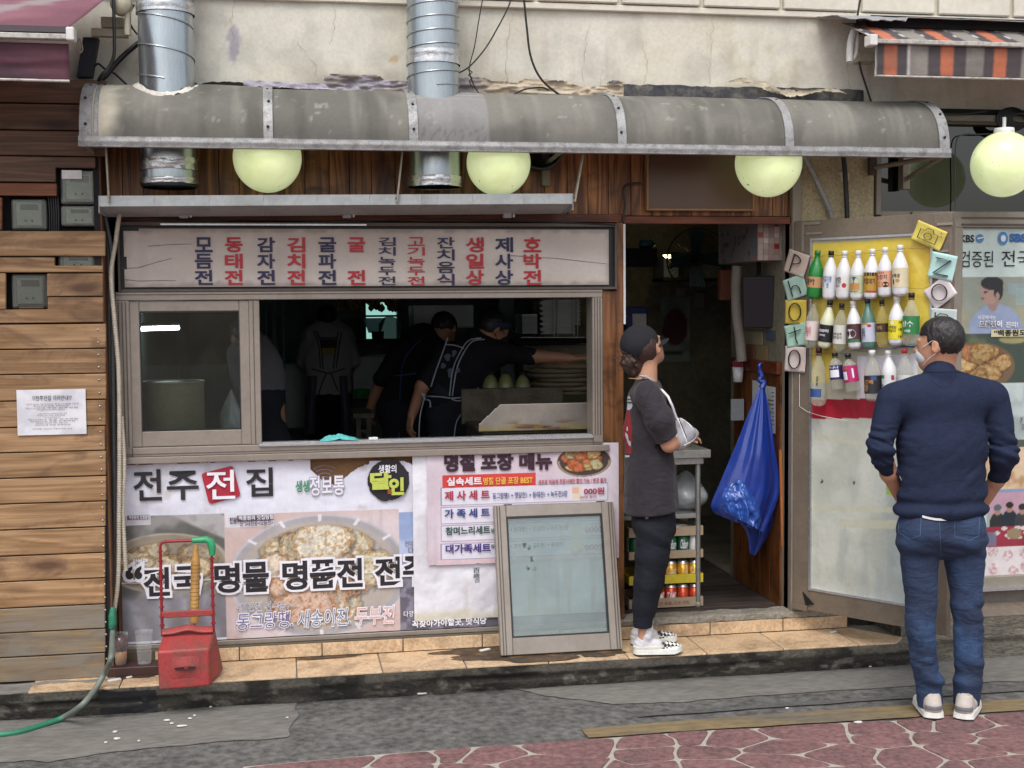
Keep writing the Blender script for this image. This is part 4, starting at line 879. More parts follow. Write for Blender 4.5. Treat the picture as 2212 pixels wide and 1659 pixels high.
for i in range(5):
    xa, xb = ribs[i]+.004, ribs[i+1]-.004; nx = int((xb-xa)/.012); ns = 40
    X, T = np.meshgrid(np.linspace(xa, xb, nx+1), np.linspace(0, 1, ns+1))
    Pp = np.array([arcp(t) for t in np.linspace(0, 1, ns+1)])
    wob = (fbm(X*2.5, T*2, 60+i, 3)-.5)*.012
    Y = Pp[:, 0][:, None]+wob*.6; Z = Pp[:, 1][:, None]+wob+(.018*np.exp(-((X+.35)/.25)**2)*(1-T) if i == 0 else 0)
    c = polyc(i)(X, T)
    if i == 0: c = mixc(c, solid('#c2bba9', X), sst(.17, .05, X-xa+(fbm(X*9, T*6, 2)-.5)*.16)*.95)
    if i == 2: m_ = ((X > xa+.02) & (X < xa+.36)).astype(float); c = mixc(c, solid('#8e8c92', X), m_*.5); c = mixc(c, solid('#b3aa96', X), m_*sst(.5, .8, np.sin(T*60+fbm(X*3, T*9, 2)*6))*.6*sst(.6, .3, T)); c = mixc(c, solid('#4c4a4a', X), m_*sst(.6, .66, fbm(X*110, T*40, 8, 3))*sst(.8, .9, T)*.35)
    idx = np.arange((nx+1)*(ns+1)).reshape(ns+1, nx+1); F = np.stack([idx[1:, :-1], idx[1:, 1:], idx[:-1, 1:], idx[:-1, :-1]], -1).reshape(-1, 4)
    mb = MB(); mb.v = np.stack([X, Y, Z], -1).reshape(-1, 3).tolist(); mb.f = F.tolist(); mb.sm = [True]*len(mb.f); mb.mi = [0]*len(mb.f)
    c = np.clip(c, 0, 1).reshape(-1, 3); mb.col = np.where(c <= .04045, c/12.92, ((c+.055)/1.055)**2.4)
    o = part('roof_panel', mb, mPoly, cn); sm = o.modifiers.new('thickness', 'SOLIDIFY'); sm.thickness = .004; sm.offset = -1
def ribmesh(x, w, off=.009):
    mb = MB(); n = 26
    def pt(t, o):
        y, z = arcp(t); y2, z2 = arcp(min(t+.01, 1)); y1, z1 = arcp(max(t-.01, 0)); d = Vector((y2-y1, z2-z1)).normalized(); return y+d.y*o*1.0, z-d.x*o
    for (o0, o1) in ((.002, off),):
        vs = []
        for k in range(n+1):
            t = k/n
            for (xx_, o) in ((x-w/2, o0), (x-w/2, o1), (x+w/2, o1), (x+w/2, o0)):
                y, z = pt(t, o); vs.append((xx_, y, z))
        mb.add(vs, [(4*k+j, 4*k+(j+1) % 4, 4*k+4+(j+1) % 4, 4*k+4+j) for k in range(n) for j in range(4)]+[(0, 1, 2, 3), (4*n+3, 4*n+2, 4*n+1, 4*n)])
    return mb
for i, x in enumerate(ribs):
    w = .055 if i in (0, 5) else .045
    rb = part('rib', ribmesh(x, w), mRib, cn, .002)
    mb = MB()
    for t in (.35, .62, .9):
        if random.random() < .8:
            y, z = arcp(t); mb.lathe([(0, -.013), (.006, -.012), (.007, -.006)], (x+random.uniform(-.005, .005), y-.006, z+.003), 8, axis='Y')
    part('bolt', mb, mBlk, rb, kind='stuff')
mb = MB(); ribx = ribs[0]+.045;
part('rib', ribmesh(ribx, .02, .007), mRib, cn, .002)
mb = MB(); mb.grid(lambda u, v: (CX0+(CX1-CX0)*u, -CD-.012-.004*float(fbm(u*90, v*2, 3, 4))-(.004 if .3 < v < .7 else 0), ZB-.022+.046*v+.003*float(fbm(u*30, 4, 3, 3))), 400, 5)
mb.box(CX0, CX1, -CD-.012, -CD+.02, ZB-.022, ZB-.018); mb.box(CX0, CX1, -CD-.012, -CD+.01, ZB+.022, ZB+.025); mb.box(CX0-.001, CX0+.003, -CD-.016, -CD+.02, ZB-.022, ZB+.025); mb.box(CX1-.003, CX1+.001, -CD-.016, -CD+.02, ZB-.022, ZB+.025)
part('front_rail', mb, mRib, cn)
mb = MB(); mb.box(CX0, CX1, -.02, .018, ZT-.012, ZT+.006); part('wall_rail', mb, mRib, cn, .002)
for x in (CX0+.03, CX1-.02, 1.35):
    mb = MB(); mb.tube([(x, -CD+.005, ZB-.008), (x, -.01, ZB-.09 if x > 3 else ZB-.03)], .014, 4); part('bracket_arm', mb, mat('bracket_paint', '#8d8474', .6, dirt=.5, bump=.1), cn)
    mb = MB(); mb.box(x-.02, x+.02, -.03, .03, ZB-.14, ZB+.25); part('wall_bracket', mb, mat('bracket_paint', '#8d8474'), cn, .002)
mb = MB(); x0 = xx(300, 180, -.2); cxd = (xx(299, 100, -.2)+xx(419, 100, -.2))/2
def canz(y): s_ = min(max(-y/CD, 0), 1)**(1/.85); return ZB+(ZT-ZB)*math.sqrt(max(0, 1-s_*s_))**.75
def clr(u, v): rr_ = .141+.02*v; a = 2*PI*u; x, y = rr_*math.cos(a), -.205+rr_*math.sin(a); return (cxd+x, y, canz(y)+.012*(1-v)+.03*max(0, fbm(u*26, v*2, 3.0, 4)-.35))
mb.grid(clr, 90, 5); part('collar_tape', mb, mat('torn_tape', '#c8c4bb', .5, dirt=.4, fine=.2, bump=.3), cn)
# --- ducts
mGalv = mat('galvanised_duct', '#aeb6bc', .28, metal=.85, dirt=.3, dcol='#7f8a90', dscale=5, fine=.08, bump=.05, stretch=(3, 3, .4), rvar=.12)
mFoil = mat('foil_tape', '#c9cacc', .25, metal=.9, dirt=.25, fine=.2, bump=.9, bscale=22)
mDark = mat('duct_inside', '#101010', .9, bump=0)
def duct(cx, r, zlo, label, pitch, taz, tazlo, tilt=1, seam=True):
    Yc = -.205
    t = thing('exhaust_duct', label, 'duct', (cx, Yc, zlo), 'round metal exhaust ducts passing through the canopy')
    def prof(z0, z1, n): return [(r*(1+.006*math.sin(k*1.7)), z0+(z1-z0)*k/n) for k in range(n+1)]
    mb = MB(); mb.lathe(prof(2.86, 4.35, 22), (cx, Yc, 0), 40); part('upper_pipe', mb, mGalv, t)
    mb = MB(); mb.lathe(prof(zlo+.03, 2.855, 10), (cx, Yc, 0), 40); part('lower_pipe', mb, mGalv, t)
    mb = MB(); mb.lathe([(r*.98, zlo+.032), (r*.97, zlo+.3)], (cx, Yc, 0), 40); mb.lathe([(0, zlo+.2), (r*.97, zlo+.2)], (cx, Yc, 0), 40); part('dark_inside', mb, mDark, t)
    mb = MB(); mb.lathe([(r*1.0, zlo), (r*1.03, zlo+.004), (r*1.03, zlo+.03), (r, zlo+.034)], (cx, Yc, 0), 40); part('end_ring', mb, mat('dark_steel', '#4a4c4e', .4, metal=.8, bump=.05), t)
    if seam:
        n = int((4.35-2.97)/pitch*30); mb = MB()
        mb.tube([(cx+(r+.002)*math.cos(-PI/2+2*PI*k/30*tilt), Yc+(r+.002)*math.sin(-PI/2+2*PI*k/30*tilt), 2.985+pitch*k/30) for k in range(n)], .0045, 6); part('spiral_seam', mb, mGalv, t)
    for (za, zb_) in taz:
        mb = MB(); mb.lathe([(r+.004+.006*float(fbm(k*.9, za*9, 1, 3)), za+(zb_-za)*k/10) for k in range(11)], (cx, Yc, 0), 40); part('foil_tape', mb, mFoil, t)
    for (za, zb_) in tazlo:
        mb = MB(); mb.grid(lambda u, v: (cx+(r+.004+.008*float(fbm(u*30, v*6, za*7, 4)))*math.cos(2*PI*u), Yc+(r+.004+.008*float(fbm(u*30, v*6, za*7, 4)))*math.sin(2*PI*u), za+(zb_-za)*v+.006*float(fbm(u*20, v, 3, 3))), 60, 8); part('foil_tape', mb, mFoil, t)
    return t
cxa = (xx(299, 100, -.2)+xx(419, 100, -.2))/2; ra = (xx(419, 100, -.2)-xx(299, 100, -.2))/2
duct(cxa, ra, zz(360, 406, -.2), 'left exhaust duct with widely spaced spiral seams, nearest the red awning', .142, [(zz(360, 18, -.35), zz(360, 2, -.35)+.02)], [(zz(360, 396, -.3)-.0, zz(360, 384, -.3)), (zz(360, 366, -.3), zz(360, 340, -.3))], -1)
cxb = (xx(880, 100, -.2)+xx(990, 100, -.2))/2; rb_ = (xx(990, 100, -.2)-xx(880, 100, -.2))/2
duct(cxb, rb_, zz(935, 404, -.2), 'right exhaust duct with closely spaced seams and foil tape, above the middle of the sign', .066, [(zz(935, 130, -.35), zz(935, 98, -.35))], [(zz(935, 402, -.3), zz(935, 380, -.3))], 1)
fx, fz = xx(1165, 320, -.12), zz(1165, 320, -.12)
t = thing('fan_outlet', 'dark round fan outlet on the cladding, half hidden behind the middle globe lamp', 'vent', (fx, -.1, fz-.12))
mb = MB(); mb.lathe([(.105, -.0), (.118, -.16), (.108, -.17), (.098, -.16), (.09, -.02)], (fx, 0, fz), 30, axis='Y'); part('housing', mb, mat('dark_steel', '#4a4c4e'), t)
mb = MB()
for k in range(4): a = k*PI/2; mb.obox((fx+.05*math.cos(a), -.08, fz+.05*math.sin(a)), (.045, .002, .022), Matrix.Rotation(-a, 3, 'Y') @ Matrix.Rotation(.5, 3, 'X'))
part('fan_blade', mb, mDark, t, kind='stuff')
# --- metal shelf (duct tray) hung under the canopy
mTray = mat('tray_zinc', '#a3a7a8', .5, metal=.25, dirt=.5, dcol='#6e706f', dscale=5, fine=.12, bump=.1)
ty0, ty1 = -.36, -.09
tr = thing('metal_tray', 'long grey metal tray hung on flat bars below the ducts and globe lamps', 'tray', (.2, -.2, 2.4))
zA, zB_ = zz(225, 423, ty0), zz(1235, 418, ty0); xA, xB = xx(213, 435, ty0), xx(1238, 430, ty0)
hA, hB = zA-zz(225, 446, ty0), zB_-zz(1235, 440, ty0)
segs = np.linspace(xA, xB, 10)
for i in range(9):
    xa, xb = segs[i]+.0006, segs[i+1]-.0006; f0, f1 = i/9, (i+1)/9
    za, zb_ = zA+(zB_-zA)*f0, zA+(zB_-zA)*f1; ha, hb = hA+(hB-hA)*f0, hA+(hB-hA)*f1
    mb = MB(); mb.add([(xa, ty0, za), (xb, ty0, zb_), (xb, ty0, zb_-hb), (xa, ty0, za-ha), (xb, ty0+.004, zb_), (xa, ty0+.004, za), (xb, ty1, zb_-hb-.03), (xa, ty1, za-ha-.03), (xb, ty1-.0, zb_-.01), (xa, ty1-.0, za-.01)],
                      [(3, 2, 1, 0), (0, 1, 4, 5), (7, 6, 2, 3), (9, 8, 6, 7)])
    o = part('tray_section', mb, mTray, tr); s_ = o.modifiers.new('t', 'SOLIDIFY'); s_.thickness = .002
mb = MB(); mb.box(xB-.002, xB+.001, ty0, ty1, zB_-hB-.03, zB_); mb.box(xA-.001, xA+.002, ty0, ty1, zA-hA-.03, zA); part('end_plate', mb, mTray, tr, kind='stuff')
for (a, b, c_, d) in [(228, 305, 236, 437), (871, 325, 857, 438), (1262, 330, 1241, 436)]:
    p0, p1 = aty(a, b, ty0-.01), aty(c_, d, ty0-.01); p0[2] += .03
    dv = (Vector(p1)-Vector(p0)); M = dv.to_track_quat('Z', 'Y').to_matrix(); mb = MB(); mb.obox((Vector(p0)+Vector(p1))/2, (.016, .004, dv.length/2), M); hb_ = part('hanger_bar', mb, mat('bracket_paint', '#8d8474'), tr, .001)
    mb = MB(); mb.lathe([(0, -.012), (.006, -.011), (.007, -.004)], (p1[0], p1[1], p1[2]+.02), 8, axis='Y'); part('bolt', mb, mBlk, hb_)
for a in (399, 751, 1097):
    x, z = xx(a, 466, -.1), zz(a, 466, -.1)
    t = thing('cable_clip', ['grey cable clip under the tray above the left of the sign', 'grey cable clip under the tray above the middle of the sign', 'grey cable clip under the tray above the right of the sign'][(399, 751, 1097).index(a)], 'clip', (x, -.1, z-.01), 'grey clips on the cable under the tray')
    mb = MB(); mb.box(x-.026, x+.018, -.12, -.09, z-.012, z+.018); part('clip_body', mb, mTray, t, .004); mb = MB(); mb.box(x+.024, x+.034, -.115, -.1, z-.008, z+.008); part('connector', mb, mWhite, t, .002)
mb = MB(); mb.tube(pth([(262, 462), (399, 476), (560, 474), (751, 478), (930, 472), (1097, 476), (1250, 482), (1330, 486)], -.055), .0035, 5); tag(part('lamp_cable', mb, mBlk), 'thin dark cable sagging along the beam just above the sign', 'cable')
# --- globe lamps
def lampmat():
    m, nt, b = newmat('glowing_globe'); L = nt.links.new
    vec = coords(nt, (1, 1, 1)); n = noiz(nt, vec, 5, 5, .6, .5); sp = noiz(nt, vec, 45, 3, .5)
    c = mix(nt, lin('#dbe6b4'), lin('#c9d69a'), ramp(nt, n, .35, .7)); c = mix(nt, c, lin('#6f7250'), ramp(nt, sp, .70, .76))
    L(c, b.inputs['Base Color']); L(c, b.inputs['Emission Color']); b.inputs['Emission Strength'].default_value = .36; b.inputs['Roughness'].default_value = .12
    b.inputs['Coat Weight'].default_value = .3; return m
mLamp = lampmat()
globes = [(577.5, 341, 75.5, 'left glowing round globe lamp under the canopy, beside the left duct'), (1077, 352, 69, 'middle glowing round globe lamp, right of the foil-taped duct'),
          (1660, 352, 69, 'glowing round globe lamp over the open doorway'), (2168, 355, 64, 'fully visible round globe lamp hanging at the right edge by the dark window')]
for gx, gy, gr, lab in globes:
    Y = -.27 if gx < 2000 else -.30
    c0 = aty(gx, gy, Y); rr = aty(gx+gr, gy, Y)[0]-c0[0]; rr *= .985
    t = thing('globe_lamp', lab, 'lamp', tuple(c0), 'round globe lamps under the canopy')
    mb = MB(); mb.lathe([(rr*math.sin(a), -rr*math.cos(a)*1.02) for a in np.linspace(0.001, PI*.93, 28)], (0, 0, 0), 40); part('globe', mb, mLamp, t, local=True)
    mb = MB(); mb.lathe([(0, rr*1.12), (.05, rr*1.12), (.055, rr*.9), (0.0, rr*.9)], (0, 0, 0), 20); mb.tube([(0, 0, rr*1.1), (0, 0, rr*1.1+.06)], .01, 8); part('lamp_cap', mb, mWhite if gx > 2000 else mRib, t, local=True)
# --- awnings
def awn_red(U, V, X, Z):
    c = mixc(solid('#8d5763', X), solid('#7a4654', X), sst(.35, .7, fbm(X*3, Z*4, 2, 4))); return c
mFab = mat('awning_fabric', '#fff', .8, dirt=0, fine=.1, bump=.25, bscale=200, vcol=True)
aw = thing('awning', 'burgundy fabric awning with a white front bar at the top left corner', 'awning', (-1.2, -.8, 3.0))
YA = -.75
xR = xx(147, 60, YA)
p_r = aty(153, 62, YA)
def fabric(name, quad, colf, parent, nu=60, nv=24, wr=.006, seed=0):
    A, B, C_, D_ = [np.array(q, float) for q in quad]   # A bottom-left, B bottom-right, C top-right, D top-left
    U, V = np.meshgrid(np.linspace(0, 1, nu+1), np.linspace(0, 1, nv+1)); u, v = U[..., None], V[..., None]
    P = (A*(1-u)+B*u)*(1-v)+(D_*(1-u)+C_*u)*v
    P[..., 1] += wr*(fbm(U*5, V*3, seed, 4)-.5)*2
    c = colf(U, V, P[..., 0], P[..., 2]); idx = np.arange((nu+1)*(nv+1)).reshape(nv+1, nu+1)
    F = np.stack([idx[:-1, :-1], idx[:-1, 1:], idx[1:, 1:], idx[1:, :-1]], -1).reshape(-1, 4)
    mb = MB(); mb.v = P.reshape(-1, 3).tolist(); mb.f = F.tolist(); mb.sm = [True]*len(mb.f); mb.mi = [0]*len(mb.f)
    c = np.clip(c, 0, 1).reshape(-1, 3); mb.col = np.where(c <= .04045, c/12.92, ((c+.055)/1.055)**2.4)
    o = part(name, mb, mFab, parent); s_ = o.modifiers.new('t', 'SOLIDIFY'); s_.thickness = .0015; return o
BL, BR = aty(-150, 57, YA), aty(146, 62, YA);
TR = aty(300, -20, -.12); TL = aty(-150, -60, -.12); k_ = (TR-BR)
xt = BR[0]+.02; ztop = BR[2]+.50
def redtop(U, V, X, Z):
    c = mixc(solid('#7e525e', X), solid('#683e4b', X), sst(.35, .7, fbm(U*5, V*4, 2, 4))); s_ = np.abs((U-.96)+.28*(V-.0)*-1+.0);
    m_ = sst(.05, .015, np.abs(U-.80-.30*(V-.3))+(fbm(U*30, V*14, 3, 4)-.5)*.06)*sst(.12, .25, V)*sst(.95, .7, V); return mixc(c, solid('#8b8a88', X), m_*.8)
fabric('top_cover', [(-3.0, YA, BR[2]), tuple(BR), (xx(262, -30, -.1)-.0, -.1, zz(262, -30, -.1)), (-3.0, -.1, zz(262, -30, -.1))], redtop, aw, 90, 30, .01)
zlo, zhi = zz(60, 158, YA), zz(60, 92, YA)
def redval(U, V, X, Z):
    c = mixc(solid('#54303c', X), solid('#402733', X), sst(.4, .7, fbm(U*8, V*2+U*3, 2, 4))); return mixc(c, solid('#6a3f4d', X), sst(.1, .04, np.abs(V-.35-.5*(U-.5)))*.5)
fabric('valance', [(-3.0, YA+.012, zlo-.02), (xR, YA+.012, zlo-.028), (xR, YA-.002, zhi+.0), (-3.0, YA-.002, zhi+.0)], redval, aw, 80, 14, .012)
mb = MB(); mb.box(-3.0, xx(146, 70, YA), YA-.02, YA+.02, zz(60, 70, YA)-.0, zz(60, 58, YA)+.002); part('dark_bar', mb, mat('bar_dark', '#4a4148', .6, bump=.1), aw)
mWornW = mat('worn_white_paint', '#b9b6b0', .5, dirt=.9, dcol='#6a655f', dscale=30, fine=.3, bump=.1)
mb = MB(); mb.box(-3.0, xx(147, 80, YA-.02), YA-.035, YA+.01, zz(60, 83, YA-.03), zz(60, 71, YA-.03)); part('front_bar', mb, mWornW, aw, .003)
mb = MB(); x0, x1, z0, z1 = R4(143, 59, 161, 88, YA-.03); mb.box(x0, x1, YA-.045, YA+.03, z0, z1); part('end_cap', mb, mat('white_plastic', '#d5d3d0', .4, dirt=.2, bump=0), aw, .006, 2)
mb = MB(); mb.tube([(-3.0, YA, zlo-.02), (xR, YA, zlo-.03)], .006, 8); part('hem_rod', mb, mWornW, aw)
arm = thing('awning_bracket', 'cream metal folding arm bracket behind the burgundy awning', 'bracket', tuple(aty(270, 60, -.1)))
mBrk = mat('cream_bracket', '#a8a490', .5, dirt=.4, bump=.05)
mb = MB(); x0, x1, z0, z1 = R4(198, 63, 277, 80, -.12); mb.box(x0, x1, -.14, -.09, z0, z1); part('crossbar', mb, mBrk, arm, .003)
mb = MB(); x0, x1, z0, z1 = R4(219, 38, 268, 62, -.1); mb.box(x0, x1, -.12, -.04, z0, z1); part('mount_block', mb, mBrk, arm, .004)
mb = MB(); a, b = aty(268, -25, -.2), aty(276, 76, -.2); mb.tube([a, (np.array(a)+b)/2+np.array([.008, 0, 0]), b], [.03, .016, .016], 8); c = aty(262, 10, -.2); mb.lathe([(0, -.03), (.045, -.03), (.05, -.01), (.05, .03), (0, .03)], tuple(c), 20, axis='Y'); part('lever', mb, mBrk, arm)
mb = MB(); q = aty(128+44, 63, -.15); mb.tube(pth([(172, 83), (166, 95), (167, 108), (173, 114), (178, 107), (176, 94), (172, 84)], -.2), .004, 6); part('hook_ring', mb, mBrk, arm)
x0, x1, z0, z1 = R4(170, 80, 210, 168, -.05)
mb = MB(); mb.prism([(xx(168, 168, -.05), zz(168, 168, -.05)), (xx(200, 168, -.05), zz(200, 168, -.05)), (xx(214, 84, -.05), zz(214, 84, -.05)), (xx(182, 84, -.05), zz(182, 84, -.05))], -.09, -.02)
tag(part('cable_duct', mb, mat('navy_black', '#20242f', .6, dirt=.3)), 'dark slanting cable trunking on the wall behind the burgundy awning', 'trunking')
def cable(pts, Y, r, label, m=None, name='cable'):
    mb = MB(); mb.tube(pth(pts, Y), r, 6); return tag(part(name, mb, m or mBlk), label, 'cable')
cable([(244, -30), (246, 30), (247, 85), (246, 120), (236, 145), (218, 165), (206, 190, -.1)], -.25, .0085, 'thick black cable hanging in front of the awning bracket at the top left')
cable([(300, 92, -.02), (262, 125, -.05), (232, 160, -.06), (208, 195, -.06), (200, 330, -.05)], -.05, .014, 'thick dark pipe-like cable running diagonally down from the left duct')
cable([(200, 148), (212, 138), (228, 150), (246, 158), (262, 172), (275, 184)], -.06, .006, 'thin black cable curling above the left end of the canopy')
cable([(297, 75), (283, 55), (278, 35), (290, 10)], -.06, .005, 'short cable looping beside the left duct near its top')
cable([(1130, -20), (1133, 10), (1138, 60), (1146, 120), (1165, 165), (1195, 195), (1225, 210), (1290, 216)], -.09, .0058, 'long black cable sweeping down the cream wall to the canopy, right of the forked pair')
cable([(1112, -25), (1098, 15), (1075, 60), (1048, 105), (1015, 143), (990, 158)], -.09, .0042, 'grey brown cable slanting down from the top to the right duct')
cable([(1046, -20), (1035, 40), (1025, 100), (1014, 145), (1018, 170), (1030, 195), (1045, 208)], -.075, .003, 'thin cable hanging beside the right duct with a small knot')
cable([(1010, 150), (1020, 156), (1012, 162), (1020, 168), (1014, 176), (1022, 190)], -.085, .0025, 'small tangle of wire knotted beside the right duct')
cable([(1100, 210), (1125, 196), (1150, 190), (1172, 189), (1185, 195)], -.07, .0045, 'short black cable branching left just above the canopy')
cable([(1860, -10), (1852, 40), (1853, 90), (1857, 140), (1872, 190), (1884, 226)], -.12, .0055, 'dark cable hanging in front of the striped awning bracket')
cable([(1345, 480), (1350, 440), (1346, 415), (1356, 398), (1385, 396)], -.04, .006, 'black cable bent over the cladding left of the brown panel')
YS = -.42
aw2 = thing('awning', 'orange, grey and brown striped awning with a white front bar at the top right corner', 'awning', (4.2, -.3, 3.0))
def stripes(t):
    """pattern period across; t in periods"""
    t = t % 1.0; c = np.zeros(t.shape+(3,)); c[:] = hx('#4b4447')
    for a, b, k in ((.0, .235, '#b5694c'), (.43, .447, '#c9c5c2'), (.475, .80, '#86817a'), (.828, .845, '#c9c5c2')): c = np.where(((t > a) & (t < b))[..., None], hx(k), c)
    return c
per = xx(1670, 400, YS)-xx(1470, 400, YS)  # replaced just below by the measured repeat
per = (aty(1475+2560/3*0+0, 100, YS)[0])*0+(xx(853.3+1670/3, 130, YS)-xx(853.3+1308/3, 130, YS))
xs0 = xx(853.3+1308/3, 130, YS)
def st_val(U, V, X, Z):
    c = stripes((X-xs0)/per); n = fbm(X*8, Z*8, 3, 5); return mixc(c, c*.6+.08, sst(.4, .75, n)*.6)
xl = xx(853.3+1250/3, 130, YS)
off = 853.3
xl = xx(1891, 130, YS); per = xx(2031.5, 130, YS)-xx(1911, 130, YS); xs0 = xx(1911, 130, YS)
z_b, z_h = zz(2000, 97, YS), zz(2000, 166, YS)
fabric('valance', [(xl, YS+.01, z_h), (6.6, YS+.01, z_h), (6.6, YS-.002, z_b), (xl, YS-.002, z_b)], st_val, aw2, 260, 12, .006)
zt0 = zz(2000, 88, YS); zt1 = zz(2000, 60, -.2)
fabric('top_cover', [(xl, YS+.0, zt0), (6.6, YS+.0, zt0), (6.6, -.12, zt1+.03), (xl-.05, -.12, zt1+.03)], lambda U, V, X, Z: mixc(stripes((X-xs0)/per), stripes((X-xs0)/per)*.7+.1, sst(.4, .7, fbm(X*8, V*4, 3, 4))*.6), aw2, 240, 12, .004)
mb = MB(); mb.box(xl-.03, 6.6, YS-.025, YS+.02, zz(2000, 98, YS), zz(2000, 88.5, YS)); part('front_bar', mb, mWornW, aw2, .003)
mb = MB(); x0, x1, z0, z1 = R4(1876, 75, 1893, 99, YS-.02); mb.box(x0, x1, YS-.04, YS+.03, z0, z1); part('end_cap', mb, mat('white_plastic', '#d5d3d0'), aw2, .005, 2)
mb = MB(); mb.tube([(xl, YS+.005, z_h), (6.6, YS+.005, z_h)], .006, 8); part('hem_rod', mb, mWornW, aw2)
mb = MB(); x0, x1, z0, z1 = R4(1872, 50, 2300, 62, -.1); mb.box(x0-.02, 6.7, -.2, -.0, zz(2000, 70, -.1), zz(2000, 46, -.1)); part('roller_box', mb, mDark, aw2)
mLead = mat('grey_flashing', '#8f8f92', .6, dirt=.5, dcol='#5f6064', dscale=5, fine=.15, bump=.3)
mb = MB(); xa_, xb_ = xx(1797, 35, -.2), 6.7; zf = zz(1900, 36, -.2)
mb.grid(lambda u, v: (xa_+(xb_-xa_)*u, -.01-.26*v, zf+.028-.05*v-.006*u*0+.010*float(fbm(u*34, v*2, 3, 4))-(.03*float(fbm(u*80, 2, 5, 4)) if v > .8 and u < .1 else 0)), 300, 8)
o = part('rain_flashing', mb, mLead, aw2); s_ = o.modifiers.new('t', 'SOLIDIFY'); s_.thickness = .004
mb = MB(); a = aty(1838, 66, -.15); mb.tube(pth([(1845, 66), (1838, 90), (1836, 118), (1836, 133)], -.15), .02, 8); mb.tube(pth([(1850, 68), (1852, 90), (1848, 120), (1838, 133)], -.15), .012, 8); part('arm_bracket', mb, mat('white_plastic', '#d5d3d0'), aw2)
mb = MB(); x0, x1, z0, z1 = R4(1853, 113, 1892, 134, -.12); mb.box(x0, x1, -.14, -.04, z0, z1); part('cross_tube', mb, mBrk, aw2, .003)
# --- right neighbour: windows
mFr = mat('window_frame_grey', '#8c857a', .5, dirt=.35, dcol='#5f594f', fine=.08, bump=.08)
mDG = glassmat('dark_window_glass', '#3a4040', .015, .03, .04, '#5a5d58', 4, metal=.06)
uw = thing('window', 'dark upper window of the right neighbour behind the last globe lamp', 'window', (4.3, .1, 2.42))
x0, z0, z1 = xx(1885, 350, .05), zz(2050, 458, .05), zz(2050, 268, .05)
mb = MB(); mb.box(x0, x0+.028, .0, .10, z0-.02, z1+.05); mb.box(x0+.028, 6.8, .0, .1, z1, z1+.04); mb.box(x0+.028, 6.8, .0, .1, z0-.028, z0); part('frame', mb, mFr, uw, .002)
mb = MB(); mb.box(x0+.028, 6.8, .06, .064, z0, z1); part('glass', mb, mDG, uw)
x2 = xx(2058, 350, .05)
mb = MB(); mb.tube(pth([(2063, 455), (2064, 400), (2063, 340), (2068, 300), (2085, 290), (2110, 290), (2180, 288)], .035), .0035, 6); part('inner_cable', mb, mat('grey_ink', '#5a5a60'), uw)
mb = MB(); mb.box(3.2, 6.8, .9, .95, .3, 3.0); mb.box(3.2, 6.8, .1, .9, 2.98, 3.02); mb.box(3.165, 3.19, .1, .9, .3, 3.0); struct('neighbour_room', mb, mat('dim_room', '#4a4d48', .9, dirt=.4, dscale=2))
rb2 = thing('roller_case', 'dark roller shutter case with pipes along the top of the right-hand window', 'shutter case', (4.3, -.05, 2.9))
mb = MB(); mb.box(xx(1850, 250, 0), 6.8, -.05, .02, zz(2050, 262, -.03), zz(2050, 248, -.03)); part('case', mb, mat('shutter_grey', '#6d675e', .6, dirt=.5), rb2, .003)
mb = MB(); mb.box(xx(1850, 250, 0), 6.8, -.02, .04, zz(2050, 246, -.03), zz(2050, 234, -.03)); part('dark_gap', mb, mDark, rb2)
mb = MB(); mb.tube(pth([(1850, 243), (1900, 246), (1990, 244), (2080, 246), (2130, 240)], -.07), .006, 6); part('cable', mb, mBlk, rb2)
mb = MB(); c = aty(2185, 258, -.06)
for k in range(7): mb.tube([tuple(np.array(c)+np.array([(.085-.006*k)*math.cos(t)+.006*k, -.004*k, (.06-.005*k)*math.sin(t)])) for t in np.linspace(0, 5.6, 24)], .008, 6)
tag(part('cable_coil', mb, mBlk), 'coil of black cable tucked above the right-hand dark window', 'cable')
cable([(1735, 335, -.08), (1752, 365, -.06), (1770, 405, -.04), (1786, 440, -.03), (1796, 470, -.02)], -.05, .015, 'fat grey corrugated pipe slanting across the rough cream pillar', mRib, 'corrugated_pipe')
cable([(1822, 335, -.03), (1825, 370, -.03), (1828, 420, -.03), (1830, 470, -.03), (1830, 560, -.03)], -.03, .013, 'black pipe running straight down the rough cream pillar', mBlk, 'black_pipe')
t = thing('stay_bracket', 'brown rusty stay bar bracing the right end of the canopy', 'bracket', tuple(aty(1885, 355, -.02)))
mb = MB(); a, b = aty(1888, 362, -.03), aty(2030, 338, -.42); mb.tube([a, b], .013, 4); part('stay_bar', mb, mat('bracket_paint', '#8d8474'), t); mb = MB(); x0, x1, z0, z1 = R4(1878, 338, 1892, 378, -.03); mb.box(x0, x1, -.04, -.01, z0, z1); part('plate', mb, mat('rust_brown', '#4d4036', .8), t)
lw = thing('window', 'lower right window covered from inside by printed posters and rose film', 'window', (4.3, .1, .4))
xw0 = xx(2067, 800, .03); zt_, zb_ = zz(2150, 458, .0), zz(2150, 1258, .0)
mb = MB(); mb.box(xw0-.3, 6.8, -.02, .08, zz(2150, 492, 0), zt_); mb.box(xw0-.3, 6.8, -.03, .08, zb_-.03, zz(2150, 1243, 0)); mb.box(xw0-.3, xw0, -.02, .08, zz(2150, 1243, 0), zz(2150, 492, 0)); part('frame', mb, mFr, lw, .003)
mb = MB(); mb.box(xw0-.01, 6.8, -.028, -.022, zz(2150, 487, 0), zz(2150, 484, 0)); mb.box(xw0-.01, 6.8, -.028, -.022, zz(2150, 472, 0), zz(2150, 470, 0)); part('groove', mb, mBronzeD, lw, kind='stuff')
mb = MB(); mb.box(xw0-.4, 6.8, -.06, -.02, zb_-.035, zb_-.02); part('sill_edge', mb, mAlu, lw)
